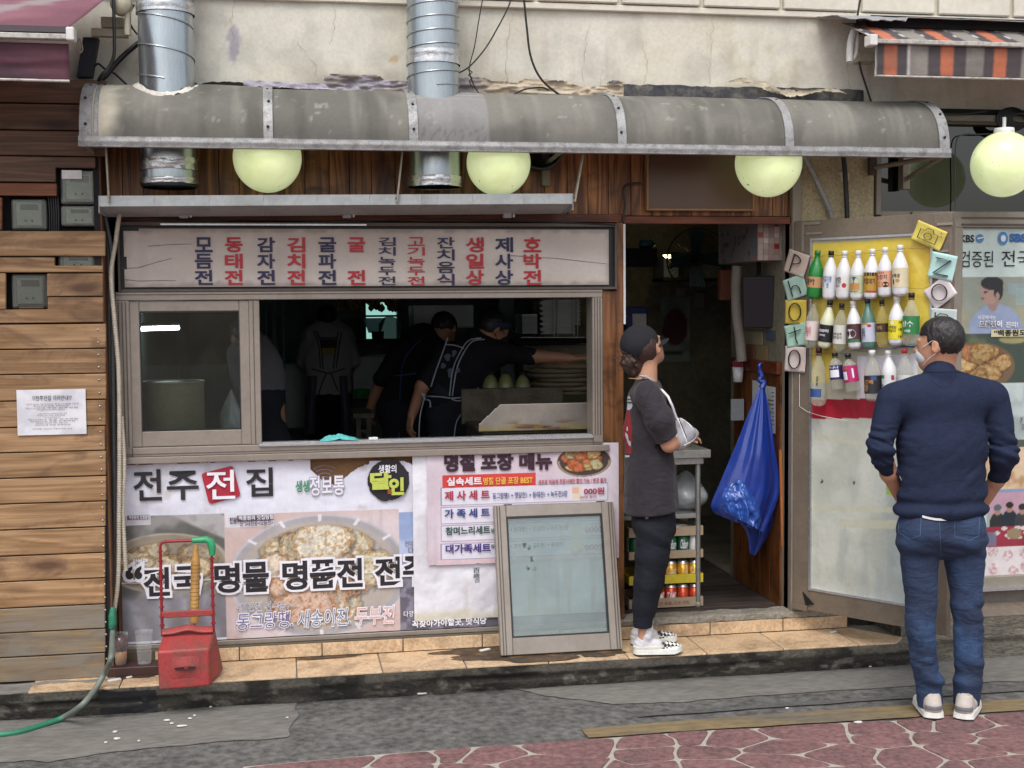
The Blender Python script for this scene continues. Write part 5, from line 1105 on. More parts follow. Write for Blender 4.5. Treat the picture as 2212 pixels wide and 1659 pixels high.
mb = MB(); mb.box(3.17, 6.8, -.0, .1, .2, zb_-.03); part('apron_panel', mb, mat('apron_grey', '#776f68', .7, dirt=.4), lw)
def winart(U, V, X, Z):
    c = solid('#b9c9c6', X); Y0 = .02
    def fill(a, y0, b, y1, col, m_=1.0):
        nonlocal c
        xa, xb, za, zb = xx(a, (y0+y1)/2, Y0), xx(b, (y0+y1)/2, Y0), zz(2140, y1, Y0), zz(2140, y0, Y0)
        mm = ((X > xa) & (X < xb) & (Z > za) & (Z < zb))*m_; c = mixc(c, col if isinstance(col, np.ndarray) else solid(col, X), mm)
    def E(cx, cy, rx, ry, rot=0): return ell(X, Z, xx(cx, cy, Y0), zz(cx, cy, Y0), rx*.00262, ry*.00262, rot)
    n = fbm(X*5, Z*5, 1, 4); n2 = fbm(X*25, Z*25, 2, 4)
    fill(2060, 497, 2700, 598, mixc(solid('#c6d6d2', X), solid('#aebfbc', X), sst(.4, .7, n)))
    bgc = mixc(solid('#8f968b', X), solid('#a39f84', X), sst(.4, .6, n)); fill(2060, 598, 2700, 720, bgc)
    fill(2175, 612, 2215, 636, '#8f9ea0'); fill(2190, 622, 2260, 660, '#93b0b0', .6)
    m_ = sst(1.03, .97, E(2148, 712, 62, 54))*((Z > zz(2140, 720, Y0))); c = mixc(c, solid('#8f9dba', X), m_); m_ = sst(1.03, .97, E(2142, 650, 13, 22)); c = mixc(c, solid('#9d8078', X), m_)
    m_ = sst(1.03, .97, E(2136, 628, 22, 29)); c = mixc(c, solid('#a98b80', X), m_); m_ = sst(1.03, .97, E(2140, 612, 26, 14))+sst(1.03, .97, E(2154, 626, 11, 22)); c = mixc(c, solid('#2c2d30', X), np.clip(m_, 0, 1))
    m_ = sst(1.05, .95, E(2152, 640, 4.5, 8)); c = mixc(c, solid('#a98b80', X), m_); m_ = sst(1.1, .9, E(2126, 631, 5, 2)); c = mixc(c, solid('#4a3d3c', X), m_); m_ = sst(1.1, .9, E(2120, 645, 4, 2)); c = mixc(c, solid('#7a5650', X), m_)
    fill(2060, 720, 2700, 828, mixc(solid('#3c4a40', X), solid('#5d6650', X), sst(.45, .6, n)))
    m_ = sst(1.03, .97, E(2105, 792, 90, 52)); c = mixc(c, solid('#6e5a44', X), m_); c = np.where(((Z < zz(2140, 720, Y0)) & (Z > zz(2140, 830, Y0)))[..., None], food(c, X, Z, xx(2105, 786, Y0), zz(2105, 786, Y0), .22, .115, 3, 14, ('#b39565', '#a58b5c', '#c2a470', '#a77350')), c)
    m_ = sst(1.1, .9, E(2185, 733, 32, 9)); c = mixc(c, solid('#a99f6b', X), m_*.8)
    fill(2060, 828, 2700, 955, mixc(solid('#b9c4c4', X), solid('#97a3a3', X), sst(.45, .6, n)))
    fill(2060, 955, 2700, 1060, mixc(solid('#b08a68', X), solid('#cfb79a', X), sst(.4, .6, fbm(X*12, Z*12, 5, 3)))); fill(2060, 950, 2700, 968, '#4d514c')
    fill(2128, 1060, 2700, 1180, mixc(solid('#b693a3', X), solid('#9aa9a6', X), sst(.45, .55, n))); fill(2128, 1058, 2700, 1063, '#7f93b5')
    for cx, cy, hc, bc in ((2152, 1100, '#56606b', '#272a2b'), (2178, 1094, '#241f22', '#1d2733'), (2205, 1098, '#2a2526', '#34363a')):
        c = mixc(c, solid(bc, X), sst(1.03, .97, E(cx, cy+32, 19, 26))); c = mixc(c, solid('#a27d6f', X), sst(1.05, .95, E(cx, cy+4, 7.5, 9))); c = mixc(c, solid(hc, X), sst(1.05, .95, E(cx, cy-4, 9, 7)))
    tm = (Z < zz(2140, 1137, Y0)) & (Z > zz(2140, 1180, Y0)) & (X > xx(2128, 1150, Y0)); c = np.where((tm)[..., None], hx('#8e2b3c')*(.8+.4*n[..., None]), c)
    r = np.random.default_rng(4)
    for k in range(16): c = mixc(c, solid('#cfc3c0', X), sst(1.1, .9, E(2135+r.random()*90, 1135+r.random()*26, 7, 4))*1.0)
    c = mixc(c, solid('#8f7c62', X), sst(1.05, .95, E(2188, 1152, 17, 12))); fill(2128, 1150, 2150, 1178, '#5f86a0', .7)
    rf = (Z < zz(2140, 1180, Y0)); k = solid('#d6ced0', X)
    for (cx, cy) in ((2142, 1190), (2174, 1199), (2210, 1193), (2143, 1228), (2186, 1232), (2212, 1222), (2240, 1210)):
        e = E(cx, cy, 13, 13); k = mixc(k, solid('#b88a90', X), sst(1.0, .85, e)*sst(.3, .7, fbm(X*70, Z*70, 5, 3))*.9)
    c = np.where(rf[..., None], k, c); return c*(.95+.1*n2[..., None])
sheet('poster_sheet', xw0+.001, 5.9, zz(2150, 1243, 0), zz(2150, 493, 0), .008, winart, mat('window_print', '#fff', .55, dirt=0, fine=.04, bump=.1, vcol=True), lw, step=.006, wrinkle=.003)
mb = MB(); mb.box(xw0+.001, 5.9, .012, .02, zz(2150, 1243, 0), zz(2150, 493, 0)); part('pane', mb, mDG, lw)
q1, q2, q3 = MB(), MB(), MB(); YL = .004
lpx(q1, 'KBS', 2074, 508, 2103, 523, YL, .004, offset=.03); lpx(q2, 'SBS', 2181, 506, 2215, 522, YL, .004, offset=.06); lpx(q1, '검증된', 2074, 542, 2145, 577, YL, .004, offset=.0); lpx(q1, '전국', 2163, 541, 2228, 576, YL, .004)
lpx(q3, '이곳에서는', 2112, 681, 2150, 690, YL, .004, offset=.02); lpx(q3, '모둠전이', 2115, 693, 2163, 706, YL, .004, offset=.06); lpx(q1, '모둠전', 2116, 694, 2152, 705, YL, .006, offset=.0); lpx(q3, '진리!', 2172, 695, 2198, 707, YL, .004, offset=.03)
part('lettering', q1, mInkB, lw); part('lettering', q2, mat('logo_blue', '#2d5f9e', .5, bump=0), lw); part('lettering', q3, mWhI, lw)
def disc(mb, px, py, rpx, Y, lift, n=28, sy=1.0):
    cx, cz = xx(px, py, Y), zz(px, py, Y); r = xx(px+rpx, py, Y)-cx; mb.add([(cx+r*math.cos(2*PI*k/n), Y-lift, cz+r*sy*math.sin(2*PI*k/n)) for k in range(n)], [tuple(range(n))]); return mb
q = MB(); disc(q, 2116, 515, 8.5, YL, .004); disc(q, 2152+14, 515, 11, YL, .004, sy=1.2); part('logo_disc', q, mat('logo_sky', '#4d86b5', .5, bump=0), lw, kind='stuff')
q = MB(); disc(q, 2166, 515, 5.5, YL, .006, sy=1.2); x0, x1, z0, z1 = R4(2110, 513, 2123, 516, YL); q.add([(x0, YL-.006, z0-.003), (x1, YL-.006, z0+.004), (x1, YL-.006, z1+.004), (x0, YL-.006, z1-.003)], [(0, 1, 2, 3)]); part('logo_centre', q, mWhI, lw, kind='stuff')
q = MB(); x0, x1, z0, z1 = R4(2140, 711, 2260, 727, YL); q.add([(x0, YL-.005, z0), (x1, YL-.005, z0), (x1, YL-.005, z1), (x0, YL-.005, z1)], [(0, 1, 2, 3)]); part('caption_box', q, mat('caption_cream', '#cfc9a4', .5, bump=0), lw)
q = MB(); lpx(q, '“백종원도 인정', 2146, 712, 2250, 725, YL, .007, offset=.03); part('lettering', q, mInkB, lw)
q = MB(); lpx(q, 'y', 2203, 900, 2210, 913, YL, .004); lpx(q, '검', 2205, 915, 2218, 928, YL, .004); part('lettering', q, mInk, lw)

# --- open glazed door with the bottle display
DH = np.array([2.69, -.05, 0.0]); DO = np.array([3.225, -.80, 0.0]); DW = float(np.linalg.norm(DO-DH)); DU = (DO-DH)/DW
DANG = math.atan2(DU[1], DU[0]); DN = np.array([math.sin(DANG), -math.cos(DANG), 0.0])
def dpx(px, py, off=0.0):
    d = _ray(px, py); o = DH+DN*off-CAMP; t = (o@DN)/(d@DN); p = CAMP+d*t-DH; return float(p@DU), float(CAMP[2]+d[2]*t)
def dW(u, off, z): p = DH+DU*u+DN*off; return (float(p[0]), float(p[1]), z)
dr = thing('door', 'open brown framed door turned outwards, its pane covered in white film and bottle display', 'door', tuple(DH)); dr.rotation_euler = (0, 0, DANG)
mDoor = mat('door_paint', '#796d60', .5, metal=.15, dirt=.45, dcol='#4b4239', dscale=5, fine=.12, bump=.12)
uL = dpx(1748, 900)[0]; uR = dpx(2012, 900)[0]; zTL = dpx(1752, 519)[1]; zTR = dpx(2012, 497)[1]; zt = (zTL+zTR)/2
zB = (dpx(1755, 1283)[1]+dpx(1955, 1303)[1])/2; zd0, zd1 = .275, (dpx(1710, 486)[1]+dpx(2060, 450)[1])/2
uE = dpx(2050, 900)[0]
for a, b in ((0, uL), (uR, uE)): part('stile', MB().box(a, b, 0, .045, zd0, zd1), mDoor, dr, .003, local=True)
mb = MB(); mb.box(uL, uR, .001, .044, zt, zd1); part('top_rail', mb, mDoor, dr, .002, local=True)
mb = MB(); mb.box(uL, uR, .001, .044, zd0+.005, zB); part('bottom_rail', mb, mDoor, dr, .002, local=True)
mb = MB(); frame4(mb, uL+.001, uR-.001, zB+.001, zt-.001, -.004, .02, .012); part('bead', mb, mAlu, dr, local=True)
mb = MB(); mb.box(.0, uL-.002, -.012, -.001, zd0+.0, zd0+.03); part('kick_plate', mb, mDoor, dr, .002, local=True)
for (ua, za, ub, zb_) in [(uL-.05, zt+.07, uL+.06, zt+.085), (uL-.05, zt-.07, uL-.035, zt+.07), (uL-.02, zt+.018, uL+.07, zt+.03), (uR+.02, zt+.03, uR+.1, zt+.043), (uR+.02, zt-.1, uR+.08, zt-.09)]:
    mb = MB(); mb.box(ua, ub, -.006, -.001, za, zb_); br = part('corner_plate', mb, mFr, dr, .001, local=True)
q_ = [dpx(x, y) for x, y in [(1735, 1278), (1759, 1305), (1742, 1307)]]; mb = MB(); mb.prism([(a, b) for a, b in q_][::-1], -.008, -.001); part('corner_plate', mb, mDark, dr, local=True)
def doorart(U, V, X, Z):
    n = fbm(X*6, Z*6, 3, 5); c = mixc(solid('#c5c8bf', X), solid('#b4b8ae', X), sst(.4, .7, n)); c = mixc(c, solid('#9aa3a0', X), sst(.5, .8, fbm(X*14, Z*3, 5, 4))*.5)
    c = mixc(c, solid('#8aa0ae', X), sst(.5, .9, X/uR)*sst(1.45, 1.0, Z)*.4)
    def poly(pts, col, soft=.0):
        nonlocal c
        P = [dpx(a, b) for a, b in pts]; m_ = np.zeros_like(X, bool)
        for i in range(len(P)):
            (x0, z0), (x1, z1) = P[i], P[(i+1) % len(P)]
            if z0 != z1: m_ ^= ((z0 > Z) != (z1 > Z)) & (X < (x1-x0)*(Z-z0)/(z1-z0)+x0)
        c = mixc(c, col if isinstance(col, np.ndarray) else solid(col, X), m_.astype(float)); return m_
    yl = mixc(solid('#d6bf4e', X), solid('#c2a53a', X), sst(.35, .7, fbm(X*4, Z*7, 8, 4))); yl = mixc(yl, solid('#e3d274', X), sst(.55, .8, fbm(X*9+Z*6, Z*4, 18, 3))*.7)
    poly([(1740, 862), (1740, 500), (2030, 500), (2030, 862)], '#b9b5a2')
    poly([(1745, 828), (1752, 527), (2009, 510), (2008, 700), (1960, 735), (1800, 758), (1790, 826)], yl)
    poly([(1850, 862), (1850, 770), (1980, 765), (1980, 862)], '#d5d4dc'); poly([(1925, 752), (1950, 745), (1990, 743), (1990, 752)], '#2b4f92')
    poly([(1740, 905), (1740, 864), (2030, 858), (2030, 903)], mixc(solid('#a82334', X), solid('#8f1c2c', X), sst(.4, .6, n)))
    for y0, y1, x0, x1 in ((938, 950, 1745, 1820), (950, 957, 1810, 1880), (1093, 1104, 1745, 1960), (1122, 1140, 1810, 1960)): poly([(x0, y1), (x0, y0), (x1, y0+3), (x1, y1+4)], '#bfc0ae')
    poly([(1912, 1070), (1912, 1030), (1940, 1030), (1940, 1070)], '#8fae5a')
    for (a, b) in ((1772, 1040), (1842, 1044)): poly([(a-2, b+4), (a, b-4), (a+4, b-3), (a+3, b+4)], '#55584f')
    return c
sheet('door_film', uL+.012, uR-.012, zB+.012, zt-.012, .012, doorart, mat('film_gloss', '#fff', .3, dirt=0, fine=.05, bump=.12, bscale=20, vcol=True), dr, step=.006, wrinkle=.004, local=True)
mb = MB(); mb.box(uL+.01, uR-.01, .02, .026, zB+.01, zt-.01); part('pane_back', mb, mWhite, dr, local=True)
mb = MB(); P_ = [dpx(a, b, .01) for a, b in [(1727, 808), (1727, 878), (1745, 890), (1775, 899), (1830, 909)]]; mb.tube([(u, -.01, z) for u, z in P_], .0018, 5); part('string', mb, mWhite, dr, local=True)
for i, py in enumerate((556, 642, 745, 768)):
    mb = MB(); n = 14; pts = []
    for k in range(n+1):
        px = 1745+265*k/n; u, z = dpx(px, py-(px-1745)*.085+3*math.sin(k*2.1), .02); pts.append((u, -.012, z))
    mb.tube(pts, .0008, 4); part('hanging_line', mb, mInk, dr, local=True)
def btmat(name, col, clear=False, **k):
    if not clear: return mat(name, col, .28, dirt=.05, fine=.03, bump=0, coat=.3, rvar=.05)
    if name in _M: return _M[name]
    m, nt, b = newmat(name); L = nt.links.new; out = nt.nodes['Material Output']
    b.inputs['Base Color'].default_value = (*lin(col), 1); b.inputs['Roughness'].default_value = .12; b.inputs['Alpha'].default_value = k.get('a', .3); b.inputs['Coat Weight'].default_value = .6
    lw_ = node(nt, 'ShaderNodeLayerWeight'); lw_.inputs[0].default_value = .35; mr = node(nt, 'ShaderNodeMapRange'); L(lw_.outputs['Facing'], mr.inputs[0]); mr.inputs[3].default_value = k.get('a', .3)*.6; mr.inputs[4].default_value = min(1, k.get('a', .3)*2.2); L(mr.outputs[0], b.inputs['Alpha'])
    _M[name] = m; return m
PET = [(.0, .0), (.55, .0), (.8, .02), (.98, .045), (1.0, .09), (1.0, .50), (.97, .56), (.88, .63), (.70, .71), (.50, .785), (.37, .84), (.31, .88), (.30, .915)]
SQ = [(.0, .0), (.8, .0), (.98, .03), (1.0, .08), (1.0, .62), (.96, .69), (.80, .76), (.5, .81), (.36, .85), (.34, .92)]
def curved(mb, body, r, z0, z1, a0, a1, off=.0, **kw):
    def fm(X, Z, y): th = X; return np.stack([(r)*np.sin(th), -(r)*np.cos(th), Z], 1)
    return letters(mb, body, a0, z0, a1, z1, 0, fmap=fm, offset=off, **kw)
mCapB = mat('cap_black', '#1f1c1e', .4, bump=0); mCapW = mat('cap_white', '#d9d9da', .4, dirt=.1, bump=0); mCapR = mat('cap_red', '#b3323a', .4, dirt=.1, bump=0)
BOT = [
 (1766.7, 541, 1757, 645.8, 33, ('bottle_green', '#1f7a35', 0), 'g', '#b98e66', (.24, .46), PET, [('대박', .29, .42, -.9, .5, 'k')], 'green bottle with a tan label, leftmost of the top row'),
 (1795, 541.6, 1790, 647.5, 31, ('bottle_white', '#d9d9dc', 0), 'k', '#d3d6dc', (.22, .50), PET, [('막걸\n리', .24, .48, -.7, 0, 'b'), ('지평\n생', .24, .48, .05, .7, 'b')], 'white bottle with blue vertical lettering and a black neck ring'),
 (1824, 541.6, 1820, 647, 32, ('bottle_white', '#d9d9dc', 0), 'w', '#d8d3d0', (.2, .47), PET, [('옛밤', .33, .45, -.8, .2, 'k'), ('막걸리', .25, .31, -.8, .0, 'k'), ('●', .24, .34, .3, .9, 'r'), ('●', .43, .46, -.2, .05, 'r')], 'white bottle with a chestnut picture at the right of its label'),
 (1853.4, 541, 1850, 648, 31, ('bottle_white', '#d9d9dc', 0), 'w', '#b9c4a4', (.14, .5), PET, [('●', .27, .47, -.85, .75, 'b'), ('▬', .2, .34, -.85, .8, 'o'), ('생막걸리', .16, .19, -.7, .6, 'k')], 'white bottle with a pale green label and a blue hill picture'),
 (1884, 537.5, 1880, 646, 32, ('bottle_white', '#d9d9dc', 0), 'w', '#b08a3a', (.13, .53), PET, [('조껍데기', .3, .41, -.7, .95, 'k'), ('▬', .46, .53, -1.3, 1.3, 'k'), ('▬', .13, .17, -.2, 1.2, 'r')], 'white bottle with a dark and gold label'),
 (1911, 534.6, 1911, 642, 32, ('bottle_white', '#d9d9dc', 0), 'w', '#d3a084', (.2, .53), PET, [('누룽지', .36, .45, -.8, .7, 'k'), ('고소한', .47, .51, -.4, .4, 'r'), ('●', .21, .31, -.9, .1, 'o'), ('●', .2, .31, .1, 1.0, 'k')], 'white bottle with a peach label'),
 (1944, 529, 1945, 640, 35, ('bottle_white', '#d9d9dc', 0), 'w', '#cfc3a6', (.17, .55), PET, [('소맥생', .36, .44, -.8, .4, 'k'), ('●', .27, .34, -.1, .4, 'o'), ('I', .24, .33, -.5, -.35, 'k')], 'white bottle with a cream label, highest and rightmost of the top row'),
 (1758, 647, 1750, 752, 30, ('bottle_clear', '#cfcfbf', 1), 'n', '#d8c9c6', (.17, .56), PET, [('복숭아', .25, .45, -.5, .4, 'r')], 'clear bottle with a pink lettered white label, leftmost of the middle row'),
 (1793, 649, 1779, 752, 31, ('bottle_cream', '#d2d4b8', 0), 'k', '#1f2124', (.14, .5), PET, [('1000억', .34, .41, -.8, .8, 'w'), ('프리미엄', .26, .3, -.4, .4, 'w')], 'cream bottle with a black label'),
 (1817.6, 655, 1812, 759, 30, ('bottle_clear', '#cfcfbf', 1), 'k', '#cfcdc8', (.16, .55), PET, [('경주법주', .33, .39, -.7, .7, 'k'), ('쌀막걸리', .26, .32, -.7, .7, 'k')], 'clear bottle with a whitish round-topped label'),
 (1842, 650, 1847, 754, 32, ('bottle_white', '#d9d9dc', 0), 'w', '#4a2c30', (.14, .52), PET, [('⬤', .22, .42, -1.0, .7, 'w'), ('배다리', .3, .37, -.9, .5, 'k'), ('▬', .14, .2, -1.2, 1.2, 'g')], 'white bottle with a maroon label and white oval'),
 (1872.6, 645, 1877, 754, 31, ('bottle_teal', '#4f7468', 0), 'n2', '#b9bccf', (.14, .52), PET, [('생탁', .2, .42, -.6, .0, 'k'), ('●', .43, .49, .3, .9, 'r'), ('▬', .48, .52, -1.2, .4, 'o')], 'grey green bottle with a navy cap'),
 (1903, 647, 1905, 750, 27, ('bottle_amber', '#c9b56b', 1), 'k', '#3a2a22', (.32, .5), PET, [('명작', .37, .45, -.4, .4, 'o')], 'amber clear bottle with a small dark label'),
 (1937, 640, 1935, 746, 34, ('bottle_white', '#d9d9dc', 0), 'w', '#ddd02f', (.13, .52), PET, [('공주알밤', .34, .4, -.7, .5, 'k'), ('막걸리', .27, .33, -.7, .4, 'k'), ('○', .43, .5, -.3, .2, 'w'), ('▪\n▪\n▪', .16, .5, .8, 1.15, 'k')], 'white bottle with a bright yellow label'),
 (1969, 632, 1967, 747, 35, ('bottle_clear', '#cfcfbf', 1), 'k', '#2d7a46', (.22, .56), PET, [('장수', .36, .47, -.8, .7, 'w'), ('서울', .26, .31, -.4, .4, 'w')], 'clear bottle with a green label beside the man\'s hair'),
 (1769, 751, 1767, 877, 33, ('bottle_clear', '#cfcfbf', 1), 'm', None, (.1, .5), PET, [('생\n주\n조', .35, .52, .2, .5, 'k'), ('■', .16, .30, -.9, .9, 'b')], 'tall empty clear bottle with a maroon cap, leftmost of the bottom row'),
 (1801.7, 762, 1808.4, 842, 29, ('bottle_clear', '#cfcfbf', 1), 'k', '#2b2760', (.28, .66), SQ, [('바나나', .57, .64, -.9, .9, 'w'), ('■', .34, .54, -.6, .9, 'w')], 'small tilted clear bottle with a dark violet label'),
 (1830, 764, 1843, 847, 31, ('bottle_clear', '#cfcfbf', 1), 'k', '#b02368', (.26, .68), SQ, [('석류', .58, .65, -.9, .2, 'o'), ('■', .33, .54, -.9, .0, 'w'), ('▬', .36, .6, .7, .95, 'w')], 'small tilted clear bottle with a magenta label'),
 (1884, 756, 1887.6, 866, 37, ('bottle_clear', '#cfcfbf', 1), 'w', '#2b2c33', (.15, .5), PET, [('문배', .34, .42, -.5, .5, 'o'), ('향', .2, .33, -.7, -.1, 'o'), ('■', .41, .49, .3, .9, 'b')], 'empty clear bottle with a black label and gold script'),
 (1918, 757, 1923, 860, 33, ('bottle_white', '#d9d9dc', 0), 'w', '#d3d5d8', (.14, .5), PET, [('▬', .42, .49, -1.0, -.2, 'g'), ('강진', .16, .3, -1.0, -.4, 'b'), ('■', .38, .48, .7, 1.1, 'r')], 'white bottle with green and red marks, above the man\'s shoulder'),
 (1953, 753, 1957, 862, 33, ('bottle_clear', '#cfcfbf', 1), 'r', '#cfd0ce', (.14, .48), PET, [('순희', .2, .4, -.6, .2, 'b')], 'clear bottle with a bright red cap beside the man\'s mask'),
]
inkm = {'k': mBlkI, 'r': mat('label_red', '#a93440', .5, bump=0), 'b': mat('label_blue', '#37538f', .5, bump=0), 'w': mWhI, 'o': mat('label_ochre', '#c08a4a', .5, bump=0), 'g': mat('label_green', '#3d7a4c', .5, bump=0)}
capm = {'g': btmat('bottle_green', '#1f7a35'), 'k': mCapB, 'w': mCapW, 'r': mCapR, 'n': None, 'n2': mat('cap_navy', '#1d2344', .4, bump=0), 'm': mat('cap_maroon', '#3a1a24', .4, bump=0)}
for i, (tx_, ty, bx, by, wpx, (mn, mc, clear), cap, lc, (la, lb), prof, txt, lab) in enumerate(BOT):
    off = .045; (u1, z1), (u0, z0) = dpx(tx_, ty, off), dpx(bx, by, off)
    ppm = 1/abs(dpx(bx+1, by, off)[0]-u0); r = wpx/2/ppm
    p0 = np.array(dW(u0, off, z0)); zc = (p0-CAMP)@_f; r = wpx/2/FPX*zc
    H = math.hypot(u1-u0, z1-z0); tilt = math.atan2(u1-u0, z1-z0)
    t = thing('drink_bottle', lab, 'bottle', dW(u0, r+.004, z0), 'drink bottles hung in rows on the open door'); t.rotation_euler = Euler((0, tilt, DANG), 'XYZ')
    ln = [(q[0]*r, q[1]*H) for q in prof]
    dense = []
    for k in range(len(ln)-1):
        for j in range(3):
            f_ = j/3; dense.append((ln[k][0]*(1-f_)+ln[k+1][0]*f_, ln[k][1]*(1-f_)+ln[k+1][1]*f_))
    dense.append(ln[-1]); mb = MB(); n = 24; vs = []
    for (rr, z) in dense:
        for k in range(n):
            th = 2*PI*k/n; g = 1-(.13*max(0, 1-abs(z/H-.045)/.075)*(.5+.5*math.cos(5*th)) if prof is PET else 0); vs.append((rr*g*math.cos(th), rr*g*math.sin(th), z))
    mb.add(vs, [(a*n+k, a*n+(k+1) % n, (a+1)*n+(k+1) % n, (a+1)*n+k) for a in range(len(dense)-1) for k in range(n)], True)
    bm_ = btmat(mn, mc, bool(clear), a=.42 if 'amber' in mn else .34); part('body', mb, bm_, t, local=True)
    mb = MB(); rn = .30*r if prof is PET else .34*r
    if cap != 'n': mb.lathe([(rn*1.0, H*.90), (rn*1.32, H*.905), (rn*1.32, H*.99), (rn*1.1, H), (0, H)], (0, 0, 0), 18); part('cap', mb, capm[cap], t, local=True)
    mb = MB(); mb.lathe([(rn*1.0, H*.868), (rn*1.4, H*.873), (rn*1.4, H*.885), (rn, H*.89)], (0, 0, 0), 18); part('neck_ring', mb, capm[cap] if cap in 'km' else bm_, t, local=True)
    lp = None; rl = r*1.012
    if lc: mb = MB(); mb.lathe([(rl, la*H), (rl, lb*H)], (0, 0, 0), 28); lp = part('label', mb, mat('label_'+lc[1:], lc, .45, dirt=.1, fine=.04, bump=.02), t, local=True)
    groups = {}
    for (s_, za, zb_, a0, a1, k) in txt: groups.setdefault(k, []).append((s_, za, zb_, a0, a1))
    for j, (k, L_) in enumerate(groups.items()):
        mb = MB()
        for (s_, za, zb_, a0, a1) in L_:
            if s_ in '▬■●⬤○▪':
                n1 = 16; A0, A1 = a0, a1; vs = []
                if s_ in '▬■':
                    for jj in range(9):
                        a = A0+(A1-A0)*jj/8; vs += [(rl*1.008*math.sin(a), -rl*1.008*math.cos(a), za*H), (rl*1.008*math.sin(a), -rl*1.008*math.cos(a), zb_*H)]
                    mb.add(vs, [(2*jj, 2*jj+2, 2*jj+3, 2*jj+1) for jj in range(8)])
                else:
                    for jj in range(n1):
                        tt = 2*PI*jj/n1; a = (A0+A1)/2+(A1-A0)/2*math.cos(tt); vs.append((rl*1.009*math.sin(a), -rl*1.009*math.cos(a), ((za+zb_)/2+(zb_-za)/2*math.sin(tt))*H))
                    vs.append((rl*1.012*math.sin((A0+A1)/2), -rl*1.012*math.cos((A0+A1)/2), (za+zb_)/2*H)); mb.add(vs, [(jj, (jj+1) % n1, n1) for jj in range(n1)])
            else: curved(mb, s_, rl*(1.014), za*H, zb_*H, a0, a1, .02, line=.9)
        if mb.v: part('lettering', mb, inkm[k], t, local=True)
CARDS = [('p', 1721, 569, 38, 50, -19, '#c4b1a5', 'tan card with the letter p, top of the left column on the door'), ('h', 1718, 621, 38, 47, 17, '#a6c4b8', 'mint card with the letter h below the p card'),
         ('O', 1719, 674, 38, 52, -1, '#cdb44a', 'yellow card with the letter o in the left column'), ('t', 1720, 724, 38, 48, 10, '#a3c9b9', 'mint card with the letter t in the left column'),
         ('O', 1718, 776, 37, 55, -3, '#d0c2be', 'tan card with the letter o, lowest of the left column'), ('z', 2036, 576, 42, 56, -13, '#b5dad6', 'mint card with the letter z at the right stile'),
         ('O', 2031, 632, 44, 50, 36, '#dad0d2', 'pinkish card with the letter o turned on its corner'), ('n', 2038, 688, 42, 42, -4, '#c3d0cf', 'pale card with the letter n half hidden by the man\'s hair'), ('cam', 2007, 509, 52, 44, -24, '#d9c763', 'yellow card with a camera drawing at the top right of the door')]
mMark = mat('marker_black', '#16141a', .6, dirt=0, fine=0, bump=0)
for (ch, px, py, w_, h_, rot, col, lab) in CARDS:
    u, z = dpx(px, py, .01); zc = (np.array(dW(u, 0, z))-CAMP)@_f; ppm = FPX/zc
    cosv = abs(DU@_rt); hw, hh = w_/2/ppm/cosv, h_/2/ppm
    t = thing('letter_card', lab, 'card', dW(u, .006, z), 'hand-lettered paper cards stuck on the open door'); t.rotation_euler = Euler((0, math.radians(-rot), DANG), 'XYZ')
    mb = MB(); s_ = random.random()*9
    mb.grid(lambda a, b: ((a-.5)*2*hw, -.002-.009*float(fbm(a*2, b*2, s_, 3))*(abs(a-.5)+abs(b-.5)), (b-.5)*2*hh), 10, 10)
    pc = part('paper', mb, mat('card_'+col[1:], col, .8, dirt=.25, fine=.05, bump=.1), t, local=True); so_ = pc.modifiers.new('t', 'SOLIDIFY'); so_.thickness = .0006
    mb = MB(); yy = -.0145
    def stroke(pts, r=.0062, close=False):
        P = [(a*hw, yy, b*hh) for a, b in pts]; P = P+[P[0]] if close else P; mb.tube(P, r*h_/48, 6, flat=.35)
    if ch == 'O': stroke([(.55*math.cos(a), .72*math.sin(a)) for a in np.linspace(0, 2*PI, 24)])
    elif ch == 'p': stroke([(-.35, .7), (-.35, -.8)]); stroke([(-.38+.75*math.sin(a), .3+.4*math.cos(a)) for a in np.linspace(0, PI, 12)])
    elif ch == 'h': stroke([(-.4, .8), (-.35, -.75)]); stroke([(-.35, -.1), (-.1, .15), (.25, .12), (.42, -.2), (.45, -.7)])
    elif ch == 't': stroke([(.0, .75), (.05, .2), (.0, -.3), (.1, -.75)]); stroke([(-.55, .25), (.55, .42)])
    elif ch == 'z': stroke([(-.55, .6), (.6, .6), (-.55, -.6), (.6, -.6)], .007)
    elif ch == 'n': stroke([(-.6, .6), (-.55, -.7)]); stroke([(-.55, .1), (-.2, .5), (.3, .45), (.55, .0), (.55, -.7)])
    else:
        stroke([(-.6, -.55), (-.6, .35), (-.3, .35), (-.2, .65), (.2, .65), (.3, .35), (.6, .35), (.6, -.55)], .0045, True); stroke([(.25*math.cos(a), -.1+.33*math.sin(a)) for a in np.linspace(0, 2*PI, 16)], .004)
        stroke([(.72, .8), (.72, .55)], .0018); stroke([(.6, .67), (.84, .67)], .0018); stroke([(.8, .45), (.8, .28)], .0018); stroke([(.7, .36), (.9, .36)], .0018)
    part('marker_letter', mb, mMark, t, local=True)

